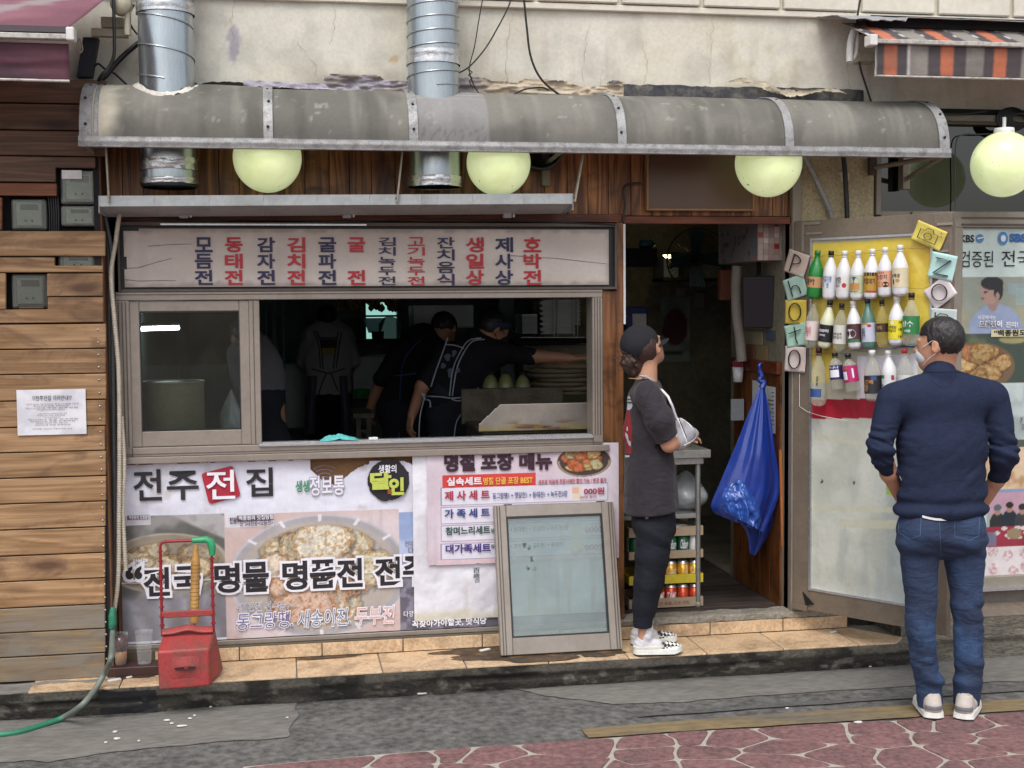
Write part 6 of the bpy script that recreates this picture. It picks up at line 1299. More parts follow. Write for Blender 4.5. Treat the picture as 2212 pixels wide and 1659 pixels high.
# --- interior
FZ = .255
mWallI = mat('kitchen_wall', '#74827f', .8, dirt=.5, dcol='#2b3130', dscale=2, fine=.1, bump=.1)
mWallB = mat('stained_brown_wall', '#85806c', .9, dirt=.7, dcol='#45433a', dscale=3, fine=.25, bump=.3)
mCeil = mat('kitchen_ceiling', '#7d8482', .9, dirt=.3)
mb = MB(); mb.box(-.86, 1.95, 5.1, 5.2, 0, 2.9); mb.box(-.9, -.8, .06, 5.2, 0, 2.9); mb.box(-.86, 2.8, .06, 5.2, 2.76, 2.85); struct('kitchen_wall', mb, mWallI)
mb = MB(); mb.box(1.95, 2.9, 3.2, 3.3, 0, 2.9); mb.box(2.70, 2.8, .1, .96, 0, 2.9); mb.box(2.8, 4.5, .96, 1.0, 0, 2.9); mb.box(2.9, 4.5, 3.2, 3.3, 0, 2.9); mb.box(4.5, 4.6, .96, 3.3, 0, 2.9); mb.box(1.93, 1.97, 3.3, 5.1, 0, 2.9); mb.box(2.8, 4.6, .96, 3.3, 2.76, 2.85); mb.box(2.72, 4.6, .96, 3.3, .1, .245); struct('dining_wall', mb, mWallB)
mFloorP = wood('dark_floor_board', '#4b4340', '#3b3431', '#27211f', 'X', .8, .55, knots=False, spread=.12)
mb = MB(); mb.box(-.86, 2.72, .1, 5.2, .1, .238); fl = struct('indoor_floor', mb, mDark)
ya = .07
while ya < 2.2:
    mb = MB(); mb.box(1.6, 2.69, ya, ya+.087, .236, FZ-.002*random.random()); part('floor_board', mb, mFloorP, fl, .001); ya += .09
mb = MB(); mb.box(-.8, 2.69, 2.2, 5.1, .236, .25); mb.box(-.8, 1.59, .1, 2.2, .236, .25); part('far_floor', mb, mat('kitchen_floor', '#3c4040', .5, dirt=.5), fl)
def wbox(name, px0, py0, px1, py1, Y, dep, m, lab=None, cat=None, parent=None, bevel=.004, **kw):
    x0, x1, z0, z1 = R4(px0, py0, px1, py1, Y); mb = MB(); mb.box(x0, x1, Y, Y+dep, z0, z1)
    o = part(name, mb, m, parent, bevel)
    if lab: tag(o, lab, cat, **kw)
    return o, (x0, x1, z0, z1)
mSteel = mat('kitchen_steel', '#a9aba8', .35, metal=.7, dirt=.5, dcol='#55504a', dscale=6, fine=.15, bump=.08)
mSteelD = mat('greasy_steel', '#4d463b', .5, metal=.5, dirt=.8, dcol='#2e2419', dscale=9, fine=.3, bump=.15)
mBwhite = mat('old_white_enamel', '#a9b3b3', .4, dirt=.4, dcol='#6b7373', fine=.04, bump=0)
mPaleG = mat('pale_green_board', '#6f8380', .6, dirt=.4, bump=0)
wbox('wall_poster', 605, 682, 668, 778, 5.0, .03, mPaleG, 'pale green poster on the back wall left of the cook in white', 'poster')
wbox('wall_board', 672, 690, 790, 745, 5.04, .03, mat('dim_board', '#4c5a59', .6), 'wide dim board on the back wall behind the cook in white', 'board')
wbox('fridge', 606, 785, 668, 925, 4.6, .4, mBwhite, 'pale low refrigerator left of the cook in white', 'fridge')
wbox('cabinet', 762, 770, 842, 860, 4.4, .4, mBwhite, 'pale cabinet right of the cook in white', 'cabinet')
wbox('air_conditioner', 893, 659, 1023, 708, 2.7, .35, mBwhite, 'white box of an air conditioner above the bending cooks', 'air conditioner')
mb = MB(); mb.tube(pth([(884, 714), (886, 709), (892, 707), (960, 706), (1022, 706)], 2.6), .008, 6); tag(part('rail', mb, mSteel), 'thin bright rail below the white air conditioner', 'rail')
m, nt_, b_ = newmat('lit_backroom'); b_.inputs['Base Color'].default_value = (*lin('#bfe6dc'), 1); b_.inputs['Emission Color'].default_value = (*lin('#a6ddd2'), 1); b_.inputs['Emission Strength'].default_value = .55
hx0, hx1, hz0, hz1 = R4(791, 653, 858, 733, 4.95)
ht = thing('serving_hatch', 'bright teal lit hatch in the back wall with a basket on its ledge', 'hatch', (hx0, 4.95, hz0))
mb = MB(); mb.box(hx0, hx1, 5.06, 5.09, hz0, hz1); part('lit_panel', mb, m, ht)
mb = MB(); frame4(mb, hx0-.05, hx1+.05, hz0-.05, hz1+.05, 4.96, 5.1, .05); mb.box(hx0, hx1, 5.0, 5.03, hz0+.22*.9+.0, hz0+.24*.9); part('frame', mb, mBlk, ht)
x0, x1, z0, z1 = R4(795, 687, 823, 731, 4.9)
tag(part('plastic_basket', MB().lathe([(.05, z0+.05), (.095, z1), (.1, z1), (.055, z0+.05), (0, z0+.05)], ((x0+x1)/2, 4.9, 0), 16), mat('blue_plastic', '#5aa0cf', .4, bump=0, alpha=.6)), 'blue plastic basket standing in the lit hatch', 'basket')
x0, x1, z0, z1 = R4(826, 682, 857, 731, 4.85)
mb = MB(); mb.lathe([(0, z0), (.09, z0), (.1, z0+.12), (.06, z1-.02), (.0, z1)], ((x0+x1)/2, 4.85, 0), 12); tag(part('dark_bag', mb, mat('dark_teal_bag', '#2b6a64', .4, bump=.3, alpha=.75)), 'dark teal bag leaning in the lit hatch', 'bag')
x0, x1, z0, z1 = R4(803, 716, 829, 733, 4.7)
tag(part('small_pot', MB().lathe([(0, z0), (.05, z0), (.055, z1), (0, z1)], ((x0+x1)/2, 4.7, 0), 14), mDark), 'small black pot in front of the blue basket', 'pot')
wbox('shelf', 760, 733, 905, 738, 4.6, .3, mDark, 'dark shelf running under the lit hatch', 'shelf')
mb = MB(); r_ = random.Random(4)
for k in range(60):
    p = aty(730+128*r_.random(), 646+22*r_.random()**1.5, 3.2+.2*r_.random()); mb.lathe([(0, -.03), (.02, -.012), (.022, .005), (.006, .03), (0, .04)], tuple(p), 6)
tag(part('hanging_bundle', mb, mat('dried_garlic', '#6e5f3f', .7, dirt=.5), kind='stuff'), 'row of dried bundles hanging at the top of the kitchen opening', 'bundle')
x0, x1, z0, z1 = R4(764, 840, 799, 858, 3.2)
tag(part('green_bowl', MB().lathe([(0, z0), (.05, z0), (.062, z1), (.066, z1), (.054, z0+.008), (0, z0+.01)], ((x0+x1)/2, 3.2, 0), 20), mat('green_plastic', '#1f8a3c', .4, bump=0)), 'green plastic bowl behind the bending cook\'s arm', 'bowl')
mb = MB(); x0, x1, z0, z1 = R4(763, 893, 808, 903, 1.9); mb.box(x0, x1, 1.9, 2.4, z0, z1); mb.box(x0+.02, x0+.05, 1.92, 1.95, FZ, z0); mb.box(x1-.05, x1-.02, 1.92, 1.95, FZ, z0); mb.box(x0+.02, x1-.02, 1.95, 2.3, z0-.1, z0-.08)
tag(part('work_table', mb, mSteelD), 'corner of a small steel work table beside the dark bending cook', 'table')
mb = MB()
for (a, b) in ((573, 580), (590, 597), (612, 616)): x0, x1, z0, z1 = R4(a, 648, b, 930, 3.5); mb.box(x0, x1, 3.5, 3.55, FZ, z1)
tag(part('rack_post', mb, mat('teal_rack', '#2f4a4c', .5), kind='stuff'), 'teal upright posts of a rack at the left of the opening', 'rack')
gd = thing('griddle', 'stainless griddle with a rust-streaked sloping side guard inside the window', 'griddle', (xx(1150, 900, .25), .25, zz(1150, 930, .25)))
Pg = [(1038, 931), (1034.5, 914.6), (1081, 874.7), (1272, 871), (1272, 928)]
def gcol(U, V, X, Z):
    c = mixc(solid('#9a9389', X), solid('#87807a', X), sst(.4, .7, fbm(X*4, Z*4, 3, 4))); n = fbm(X*6, Z*34, 9, 5)
    st = sst(.45, .62, n)*sst(.5, .12, V)*sst(.15, .35, U)*sst(.0, .08, V); c = mixc(c, solid('#6b4526', X), st*.9); c = mixc(c, solid('#3a1f16', X), sst(.55, .68, n)*sst(.35, .1, V)*sst(.5, .65, U)*sst(.0, .08, V))
    return mixc(c, solid('#9c8446', X), sst(.5, .6, fbm(X*20, Z*3, 4, 4))*sst(.3, .1, V)*.5)
gx0, gx1, gz0, gz1 = xx(1034, 900, .25), xx(1275, 900, .25), zz(1150, 930, .25), zz(1150, 872, .25)
def gkeep(U, V, X, Z): return (X-gx0) > (V-.28)*(xx(1081, 900, .25)-gx0)/.72
gs = sheet('side_guard', gx0, gx1, gz0, gz1, .25, gcol, mat('guard_steel', '#fff', .38, metal=.35, dirt=0, fine=.08, bump=.05, vcol=True), gd, step=.005, wrinkle=.001, keep=gkeep); s_ = gs.modifiers.new('t', 'SOLIDIFY'); s_.thickness = .004; s_.offset = -1
mb = MB(); mb.box(gx0+.02, gx1, .27, .95, gz0-.02, gz0+.0); mb.box(gx0+.0, gx1, .93, .95, gz0-.02, gz1+.045); part('cooking_plate', mb, mSteelD, gd, .004)
mb = MB(); mb.box(gx0+.03, gx1-.02, .26, .95, gz0-.12, gz0-.021); part('burner_box', mb, mSteelD, gd, .004)
mb = MB(); mb.box(gx0+.02, gx1-.02, .28, .9, FZ, gz0-.121); part('stand', mb, mBlk, gd)
for i, (a, y0, y1) in enumerate(((1060, 806, 850), (1092, 803, 853), (1129, 806, 853))):
    x, z0, z1 = xx(a, 830, 1.05), zz(a, y1+4, 1.05), zz(a, y0, 1.05); h = z1-z0
    t = thing('oil_bottle', ['left pale oil bottle behind the griddle, nearest the bending cook', 'middle pale oil bottle with a dark cap behind the griddle', 'right pale oil bottle behind the griddle, next to the trays'][i], 'bottle', (x, 1.05, z0), 'pale oil bottles behind the griddle')
    part('body', MB().lathe([(0, 0), (.045, 0), (.05, h*.1), (.05, h*.45), (.035, h*.75), (.016, h*.92), (0, h*.92)], (0, 0, 0), 18), mat('oil_plastic', '#66663f', .35, dirt=.3, bump=0), t, local=True); part('cap', MB().lathe([(.017, h*.9), (.017, h*1.03), (0, h*1.03)], (0, 0, 0), 12), mDark, t, local=True)
mb = MB(); mb.box(xx(1030, 850, 1), 1.66, 1.0, 1.5, FZ, zz(1150, 854, 1.05)); tag(part('work_counter', mb, mat('dark_counter', '#2b2c2a', .6, dirt=.5)), 'steel counter behind the griddle carrying bottles and trays', 'counter')
r_ = random.Random(8); mBam = mat('bamboo_tray', '#5b5040', .7, dirt=.5, dscale=12, fine=.2); mPan = mat('pancake', '#8a7648', .6, dirt=.5, dcol='#6b4526', dscale=25, fine=.2, bump=.4)
zc_ = zz(1200, 852, 1.2)
for k in range(7):
    cx_ = xx(1215+r_.uniform(-10, 16), 800, 1.2); t = thing('bamboo_tray', ['lowest bamboo tray of the stack beside the oil bottles', 'second bamboo tray from the bottom of the stack', 'third bamboo tray from the bottom of the stack', 'middle bamboo tray of the stack beside the window jamb', 'third bamboo tray from the top of the stack', 'second bamboo tray from the top, under the reaching hand', 'topmost bamboo tray with pancakes under the reaching hand'][k], 'tray', (cx_, 1.22, zc_), 'stacked bamboo trays of pancakes')
    part('tray', MB().lathe([(0, 0), (.19, 0), (.2, .012), (.2, .026), (.19, .026), (.185, .012), (0, .010)], (0, 0, 0), 28), mBam, t, local=True)
    for j in range(6):
        a = j*1.05+k; part('pancake', MB().lathe([(0, .028), (.05, .027), (.062, .02), (.06, .012), (0, .012)], (.11*math.cos(a), .11*math.sin(a), 0), 12), mPan, t, local=True)
    zc_ += .027
rk = thing('dish_rack', 'wire rack of stacked white plates at the top right of the opening', 'rack', (xx(1200, 700, 2), 2.0, zz(1200, 730, 2)))
x0, x1, z0, z1 = R4(1128, 648, 1262, 726, 2.0)
for k in range(24):
    z = z0+.015+(z1-z0)*.95*k/24; w_ = x1-x0; part('plate', MB().box(x0+w_*(.27+.03*math.sin(k*1.7))+.02, x1-w_*(.05+.08*(k < 6))-.004*(k % 3), 2.02, 2.3, z, z+.008), mBwhite, rk)
for k in range(9):
    z = z0+.02+(z1-z0)*.5*k/9; part('plate', MB().box(x0, x0+(x1-x0)*.24, 2.0, 2.25, z, z+.02), mBwhite, rk)
mb = MB()
for a in (1198, 1206, 1240, 1248): mb.tube([aty(a, 645, 1.98), aty(a, 728, 1.98)], .004, 5)
mb.tube([aty(1125, 729, 1.98), aty(1262, 729, 1.98)], .006, 5); mb.tube([aty(1125, 729, 2.35), aty(1262, 729, 2.35)], .006, 5); part('wire_frame', mb, mSteel, rk)
wbox('wall_cupboard', 1112, 733, 1275, 742, 2.2, .4, mDark, 'dark shelf under the rack of white plates', 'shelf')
wbox('splash_wall', 1080, 640, 1112, 870, 2.6, .05, mat('teal_panel', '#36494c', .5, dirt=.4), 'teal grey panel strip behind the reaching cook', 'panel')
wbox('dim_shelf_unit', 1130, 745, 1275, 800, 2.4, .4, mWallB, 'dim brown shelf unit behind the trays', 'shelf')
x0, x1, z0, z1 = R4(690, 936, 773, 952, -.02)
mb = MB(); mb.grid(lambda u, v: (x0+(x1-x0)*(u+.03*float(fbm(u*5, v*5, 1))), -.035+.09*v, z0-.004+(z1-z0)*(.35+.9*float(fbm(u*6, v*3, 4, 4)))*math.sin(PI*min(max(u, .03), .97))**.5*(.35+.65*math.sin(PI*v))), 70, 22)
tag(part('cleaning_cloth', mb, mat('turquoise_cloth', '#5fb9b8', .85, dirt=.2, fine=.1, bump=.4, bscale=300)), 'crumpled turquoise cleaning cloth on the window sill', 'cloth')
wbox('sponge', 797, 945, 817, 950, .0, .03, mWhite, 'flat pale sponge on the sill right of the turquoise cloth', 'sponge')
cx_, z0, z1 = xx(374, 880, .2), zz(374, 945, .2), zz(374, 826, .2); rp = xx(440, 880, .2)-cx_
t = thing('stock_pot', 'large pale steel stock pot standing behind the closed sash', 'pot', (cx_, .14+rp, z0))
part('body', MB().lathe([(0, -.1), (rp, -.1), (rp, (z1-z0)), (rp*1.03, (z1-z0)+.004), (rp*1.03, (z1-z0)-.008), (rp*.97, z1-z0), (rp*.95, 0)], (0, 0, 0), 36), mat('pot_steel', '#d3cbb8', .4, metal=.05, dirt=.3, bump=.05), t, local=True)
part('lid', MB().lathe([(rp*.99, z1-z0-.01), (rp*.6, z1-z0+.0), (0, z1-z0+.006)], (0, 0, 0), 30), mSteel, t, local=True)
mb = MB(); mb.box(-.79, xx(540, 900, .3), .12, 1.0, z0-.13, z0-.101); mb.box(-.78, -.74, .27, .3, FZ, z0-.13); tag(part('prep_counter', mb, mSteelD), 'steel counter behind the closed sash carrying the stock pot', 'counter')
x0, x1, z0b, z1b = R4(468, 842, 530, 950, .3)
mb = MB()
def bagf(cx, cy, rx, ry, z0, z1, seed, top=.25, n=36, m=26, lump=.35):
    def fn(u, v):
        a = 2*PI*u; s = (math.sin(PI*min(v, .999)**.8)**.55)*(1-(1-top)*v**2.2); rr = 1+(float(fbm(math.cos(a)*1.6+3, math.sin(a)*1.6+v*2.5, seed, 4))-.5)*lump*2
        return (cx+rx*s*rr*math.cos(a), cy+ry*s*rr*math.sin(a), z0+(z1-z0)*v)
    return fn
mb.grid(bagf((x0+x1)/2, .36, (x1-x0)/2, .1, z0b-.05, z1b, 4), 36, 26)
mBagW = mat('white_bag_film', '#b4bccb', .3, dirt=.1, fine=.05, bump=.3, bscale=30)
tag(part('plastic_bag', mb, mBagW), 'bluish white plastic bag beside the stock pot behind the sash', 'bag')
mTube = mat('lit_tube', '#ffffff', .4, dirt=0, fine=0, bump=0, emit='#e4f2ff', estr=20)
a_, b2_ = aty(288, 712, .9), aty(386, 709, 1.15)
t = thing('tube_light', 'lit fluorescent tube seen through the closed sash', 'lamp', tuple((np.array(a_)+b2_)/2)); o = part('tube', MB().tube([a_, b2_], .009, 8), mTube, t); d_ = np.array([0, 0, .022]); part('fitting', MB().tube([a_+d_, b2_+d_], .012, 4), mWhite, t)
# --- doorway
mWain = wood('wainscot_wood', '#8a552a', '#6a3d1c', '#35200f', 'Z', 1.0, .5, spread=.1)
wn = thing('wainscot', 'scuffed brown wooden wainscot inside the doorway behind the blue bag', 'wainscot', (2.69, .1, FZ))
ya = .1
while ya < .84: mb = MB(); mb.box(2.676-.002*random.random(), 2.699, ya, ya+.146, FZ+.001, 1.53); part('board', mb, mWain, wn, .001); ya += .148
mb = MB(); mb.box(2.655, 2.699, .1, .84, 1.531, 1.60); part('cap_rail', mb, mBeam, wn, .003)
x0, x1, z0, z1 = R4(1654, 833, 1687, 932, .3);
nb = thing('notice_papers', 'two sheets of notices clipped on the wainscot behind the blue bag', 'notice', (2.67, .2, 1.3))
mb = MB(); mb.add([(2.672, .16, z0), (2.672, .33, z0), (2.672, .33, z1), (2.672, .16, z1)], [(0, 1, 2, 3)]); part('sheet', mb, mWhite, nb)
mb = MB(); mb.add([(2.672, .36, z0+.05), (2.672, .52, z0+.05), (2.672, .52, z1+.02), (2.672, .36, z1+.02)], [(0, 1, 2, 3)]); part('sheet', mb, mWhite, nb)
for k in range(9): mb = MB(); mb.box(2.6705, 2.6715, .18, .2+.1*random.random(), z1-.03-k*.022, z1-.034-k*.022); part('text_line', mb, mInk, nb)
tag(part('wooden_stick', MB().tube([aty(1686, 972, .09), aty(1691, 1180, .09)], .010, 8), mat('stick_wood', '#a5642f', .5)), 'orange wooden stick standing in the right corner of the doorway', 'stick')
hx0_, hx1_, hy0, hy1 = xx(1637, 530, .13), 2.698, .13, .78; hz0_, hz1_ = zz(1665, 563, .13), 2.6
hd = thing('tiled_hood', 'overhead box clad in red and white mosaic in front and grey mosaic beside', 'tiled box', (hx0_, hy0, hz0_))
mb = MB(); mb.box(hx0_+.003, hx1_, hy0+.003, hy1, hz0_+.002, hz1_); part('core', mb, mat('mosaic_grout', '#9a928c', .9), hd)
mT = [mat('mosaic_'+n_, c_, .35, bump=0, fine=.05, dirt=.2) for n_, c_ in (('beige', '#a5948a'), ('rose', '#9a7f78'), ('red', '#8f2326'), ('white', '#c0b3ab'), ('grey', '#7d8082'), ('dark', '#57595c'))]
mb = MB(); r_ = random.Random(2); p = .031
nx = int((hx1_-hx0_)/p); nz = int((hz1_-hz0_)/p)
for i in range(nx):
    for j in range(nz): mb.cur = r_.choice([0, 0, 1, 1, 3, 2]) if r_.random() < .8 else 0; mb.box(hx0_+i*p+.002, hx0_+(i+1)*p-.002, hy0-.001, hy0+.004, hz0_+j*p+.002, hz0_+(j+1)*p-.002)
part('front_mosaic', mb, mT, hd, kind='stuff')
mb = MB()
for i in range(int((hy1-hy0)/p)):
    for j in range(nz): mb.cur = r_.choice([4, 4, 4, 5, 4, 1]); mb.box(hx0_-.001, hx0_+.004, hy0+i*p+.002, hy0+(i+1)*p-.002, hz0_+j*p+.002+.0, hz0_+(j+1)*p-.002)
part('side_mosaic', mb, mT, hd, kind='stuff')
p0 = aty(1640, 652, .32); Mt = Matrix.Rotation(math.radians(-30), 3, 'Z') @ Matrix.Rotation(math.radians(6), 3, 'X')
t = thing('television', 'black flat television hung tilted below the mosaic box', 'television', tuple(p0))
mb = MB(); mb.obox((0, 0, 0), (.088, .018, .145), Mt); part('case', mb, mBlk, t, .004, local=True); mb = MB(); mb.obox(Mt @ Vector((0, -.019, .0)), (.081, .002, .136), Mt); part('screen', mb, mat('tv_screen', '#0d1420', .12, dirt=0, bump=0, rvar=0), t, local=True)
mb = MB(); mb.tube([(0, .03, 0), (.02, .06, .2), (.02, .06, .28)], .012, 6); part('mount', mb, mDark, t, local=True)
mb = MB(); mb.tube(pth([(1592, 575), (1590, 620), (1592, 680), (1598, 730), (1602, 780)], .52), .030, 12); tag(part('white_sleeve', mb, mat('cloth_sleeve', '#8d867e', .8, dirt=.4)), 'long pale fabric sleeve hanging left of the television', 'sleeve')
wbox('reddish_box', 1557, 582, 1583, 648, .86, .06, mat('brick_red_box', '#7d4a38', .6), 'narrow reddish box left of the pale fabric sleeve', 'box')
def onwall(name, a, b, c_, d, m_, X=2.694, lab=None, cat=None):
    P = []
    for (px, py) in ((a, d), (c_, d), (c_, b), (a, b)): r_ = _ray(px, py); t = X/r_[0]; P.append(tuple(CAMP+r_*t))
    zl, zh = (P[0][2]+P[1][2])/2, (P[2][2]+P[3][2])/2; o = part(name, MB().box(X-.004, X, P[1][1], P[0][1], zl, zh), m_); return tag(o, lab, cat) if lab else o
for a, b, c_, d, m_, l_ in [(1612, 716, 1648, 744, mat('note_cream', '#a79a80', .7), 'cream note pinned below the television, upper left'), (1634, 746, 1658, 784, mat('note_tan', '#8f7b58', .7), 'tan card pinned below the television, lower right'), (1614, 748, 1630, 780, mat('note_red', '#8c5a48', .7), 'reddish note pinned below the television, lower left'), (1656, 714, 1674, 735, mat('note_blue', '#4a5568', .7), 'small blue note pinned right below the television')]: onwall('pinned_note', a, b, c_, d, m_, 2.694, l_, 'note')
x0, x1, z0, z1 = R4(1581, 793, 1607, 825, .62)
cp = thing('pen_cup', 'white cup of pink pens hung on the end of the wainscot', 'cup', ((x0+x1)/2, .62, z0)); part('cup', MB().lathe([(0, 0), (.028, 0), (.032, z1-z0), (.028, z1-z0), (.025, .01)], (0, 0, 0), 16), mWhite, cp, local=True)
for k in range(5): part('pen', MB().tube([(.01*(k-2), .0, .03), (.014*(k-2), 0, z1-z0+.035+.008*(k % 2))], .004, 5), mat('pink_pen', '#b03a5e', .4, bump=0), cp, local=True)
wbox('order_pad', 1579, 862, 1607, 908, .62, .006, mat('pad_grey', '#8f949a', .7), 'grey order pad hanging below the pen cup', 'pad', bevel=0)
wbox('speaker_box', 1357, 536, 1420, 575, 2.2, .25, mat('speaker_black', '#10151c', .4), 'black box mounted high at the left inside the doorway', 'box')
x0, x1, z0, z1 = R4(1387, 521, 1420, 535, 2.25); tag(part('spray_bottle', MB().lathe([(0, x0), (.03, x0), (.03, x1-.03), (.01, x1), (0, x1)], (0, 2.3, (z0+z1)/2+.005), 12, axis='X'), mat('teal_plastic', '#3d7f8c', .4, bump=0)), 'small teal bottle lying on top of the black box', 'bottle')
mb = MB(); x0, x1, z0, z1 = R4(1354, 662, 1400, 716, 2.0); mb.box(x0, x1, 2.0, 2.12, z0, z1); ds = thing('soap_dispenser', 'blue dispenser box with a white label above the woman\'s cap', 'dispenser', (x0, 2.0, z0)); part('case', mb, mat('deep_blue', '#16366f', .4), ds, .008, 2); mb = MB(); mb.box(x0+.04, x1-.015, 1.992, 1.999, z0+.02, z1-.05); part('label', mb, mWhite, ds)
t = thing('desk_lamp', 'small lit lamp with black crossed arms deep inside the doorway', 'lamp', tuple(aty(1449, 553, 2.6)))
mb = MB(); x0, x1, z0, z1 = R4(1437, 550.5, 1461, 556.5, 2.6); mb.prism([(x0+.02, z0), (x1-.02, z0), (x1, z1), (x0, z1)], 2.6, 2.66); part('shade', mb, mat('warm_lit_shade', '#fff', .5, emit='#ffe7b0', estr=8, bump=0, dirt=0), t)
mb = MB(); mb.tube(pth([(1441, 557), (1450, 578), (1452, 582)], 2.62), .007, 5); mb.tube(pth([(1458, 557), (1450, 578), (1440, 574)], 2.62), .007, 5); part('arm', mb, mBlk, t, kind='stuff')
t = thing('wall_fan', 'large dark green round fan cage inside the doorway', 'fan', tuple(aty(1505, 560, 2.3)))
Mf = Matrix.Rotation(math.radians(-35), 4, 'Z'); mb = MB()
for k in range(44):
    a = 2*PI*k/44; mb.tube([Mf @ Vector((.03*math.cos(a), -.07, .03*math.sin(a))), Mf @ Vector((.13*math.cos(a), -.06, .13*math.sin(a))), Mf @ Vector((.22*math.cos(a), 0, .22*math.sin(a)))], .0022, 4, cap=False)
part('cage', mb, mat('fan_green', '#2c4744', .5, bump=0), t, local=True, kind='stuff')
ring = [Mf @ Vector((.22*math.cos(a), 0, .22*math.sin(a))) for a in np.linspace(0, 2*PI, 40)]; part('rim', MB().tube(ring, .006, 5, cap=False), mat('fan_green', '#2c4744'), t, local=True)
mb = MB()
for k in range(4):
    A = Matrix.Rotation(k*PI/2, 4, 'Y'); vs = [Mf @ A @ Vector(q) for q in ((.02, -.02, -.03), (.19, -.01, -.06), (.2, .02, .06), (.02, .0, .03))]; mb.add(vs, [(0, 1, 2, 3)])
part('blades', mb, mat('fan_blade_teal', '#35625c', .4, bump=0), t, local=True, kind='stuff'); part('motor', MB().lathe([(0, -.03), (.05, -.03), (.06, .1), (0, .12)], (0, 0, 0), 16, axis='Y'), mDark, t, local=True)
def dposter(U, V, X, Z):
    c = mixc(solid('#8b9a94', X), solid('#6d7a76', X), sst(.4, .7, fbm(X*5, Z*5, 3))); e = ell(U, V, .48, .53, .44, .3)+(fbm(X*14, Z*14, 5, 3)-.5)*.3; c = mixc(c, solid('#5a2a32', X), sst(1.0, .9, e)); c = mixc(c, solid('#5a3230', X), sst(.5, .6, fbm(X*30, Z*30, 8, 3))*sst(1., .9, e)*.7)
    return mixc(c, solid('#2f3736', X), ((V < .17) & (V > .1) & (U > .1) & (U < .8))*.8)
x0, x1, z0, z1 = R4(1434, 642, 1497, 782, 3.1); o = sheet('food_poster', x0, x1, z0, z1, 3.18, dposter, mPaper, step=.015, wrinkle=.003); tag(o, 'dim poster with a dark maroon dish on the far wall of the doorway', 'poster')
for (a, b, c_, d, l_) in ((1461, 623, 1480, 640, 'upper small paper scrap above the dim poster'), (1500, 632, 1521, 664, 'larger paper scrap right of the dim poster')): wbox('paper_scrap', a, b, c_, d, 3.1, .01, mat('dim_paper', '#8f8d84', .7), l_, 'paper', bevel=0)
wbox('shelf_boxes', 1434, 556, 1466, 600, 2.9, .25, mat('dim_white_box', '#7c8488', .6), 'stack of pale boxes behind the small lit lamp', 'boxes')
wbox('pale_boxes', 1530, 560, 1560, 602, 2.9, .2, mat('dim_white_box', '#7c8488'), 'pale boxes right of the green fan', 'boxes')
wbox('high_shelf', 1432, 601, 1562, 607, 2.8, .3, mDark, 'dark shelf under the pale boxes and fan', 'shelf')
mBlue = mat('blue_bag_film', '#11348f', .4, dirt=.4, dcol='#0a1c58', dscale=5, fine=.05, bump=.5, bscale=14, spec=.7, coat=.3, rvar=.08)
mBlueL = mat('pale_blue_film', '#2c53a6', .3, dirt=.6, dcol='#15337a', dscale=9, fine=.1, bump=1.0, bscale=16, spec=.7)
bg_ = thing('blue_plastic_bag', 'big bright blue plastic bag hanging by a knot inside the doorway', 'bag', tuple(aty(1644, 800, .12)))
top = np.array(aty(1645, 812, .16)); yb = .12
def bagsheet(pts_l, pts_r, n=60, m=46, fold=.02, seed=1, y0=.12, thick=.0):
    """draped film between a left and a right outline, gathered in vertical folds"""
    L_ = pth(pts_l, y0, 10); R_ = pth(pts_r, y0, 10)
    def at(P, t): k = t*(len(P)-1); i = min(int(k), len(P)-2); return P[i].lerp(P[i+1], k-i)
    def fn(u, v):
        a, b = at(L_, v), at(R_, v); p = a.lerp(b, u); w = (b-a).length; k = 9
        f = (float(noise3(u*k, v*1.3, 0, seed))-.5)*2*min(fold, w*.14)*(.4+v)+(float(fbm(u*14, v*7, seed+3, 3))-.5)*.012*v
        return (p.x, p.y-f-.07*math.sin(PI*u)*min(1, w/.25), p.z)
    mb = MB(); mb.grid(fn, n, m); return mb
front = bagsheet([(1642, 830), (1622, 880), (1590, 960), (1556, 1040), (1536, 1090), (1545, 1110)], [(1650, 830), (1660, 880), (1672, 960), (1683, 1040), (1676, 1090), (1650, 1150)], y0=.10)
part('film', front, mBlue, bg_)
back = bagsheet([(1640, 832), (1625, 900), (1600, 1000), (1585, 1100), (1612, 1150), (1620, 1196)], [(1650, 832), (1664, 900), (1680, 1000), (1676, 1080), (1660, 1150), (1632, 1200)], y0=.22, seed=9)
part('film', back, mBlue, bg_)
cr = bagsheet([(1592, 1032), (1560, 1058), (1552, 1080), (1560, 1104)], [(1600, 1034), (1618, 1062), (1636, 1100), (1634, 1142)], n=60, m=40, seed=5, y0=.065)
cr.v = [(a, b-.03-(float(fbm(a*26, c*26, 3, 3))-.5)*.05, c) for a, b, c in cr.v]; part('crumpled_corner', cr, mBlueL, bg_)
mb = MB(); mb.tube(pth([(1640, 800), (1645, 812), (1640, 822), (1650, 826), (1646, 838)], .10), [.012, .016, .012, .016, .02], 8); mb.tube(pth([(1645, 812), (1640, 790), (1648, 784)], .11), [.006, .01, .003], 6); part('knot', mb, mBlue, bg_)
tb = thing('steel_table', 'small stainless table in the doorway in front of the woman', 'table', (xx(1500, 1280, .15), .1, FZ))
X1, Ztop = xx(1536, 980, .12), zz(1500, 972, .12); X0_ = X1-.72; Zt2 = zz(1500, 990, .12)
mb = MB(); mb.box(X0_, X1, .12, .62, Zt2, Ztop); part('table_top', mb, mSteel, tb, .003)
mb = MB(); mb.box(X0_+.02, X1-.035, .14, .6, Zt2-.035, Zt2-.001); part('apron', mb, mSteel, tb, .002)
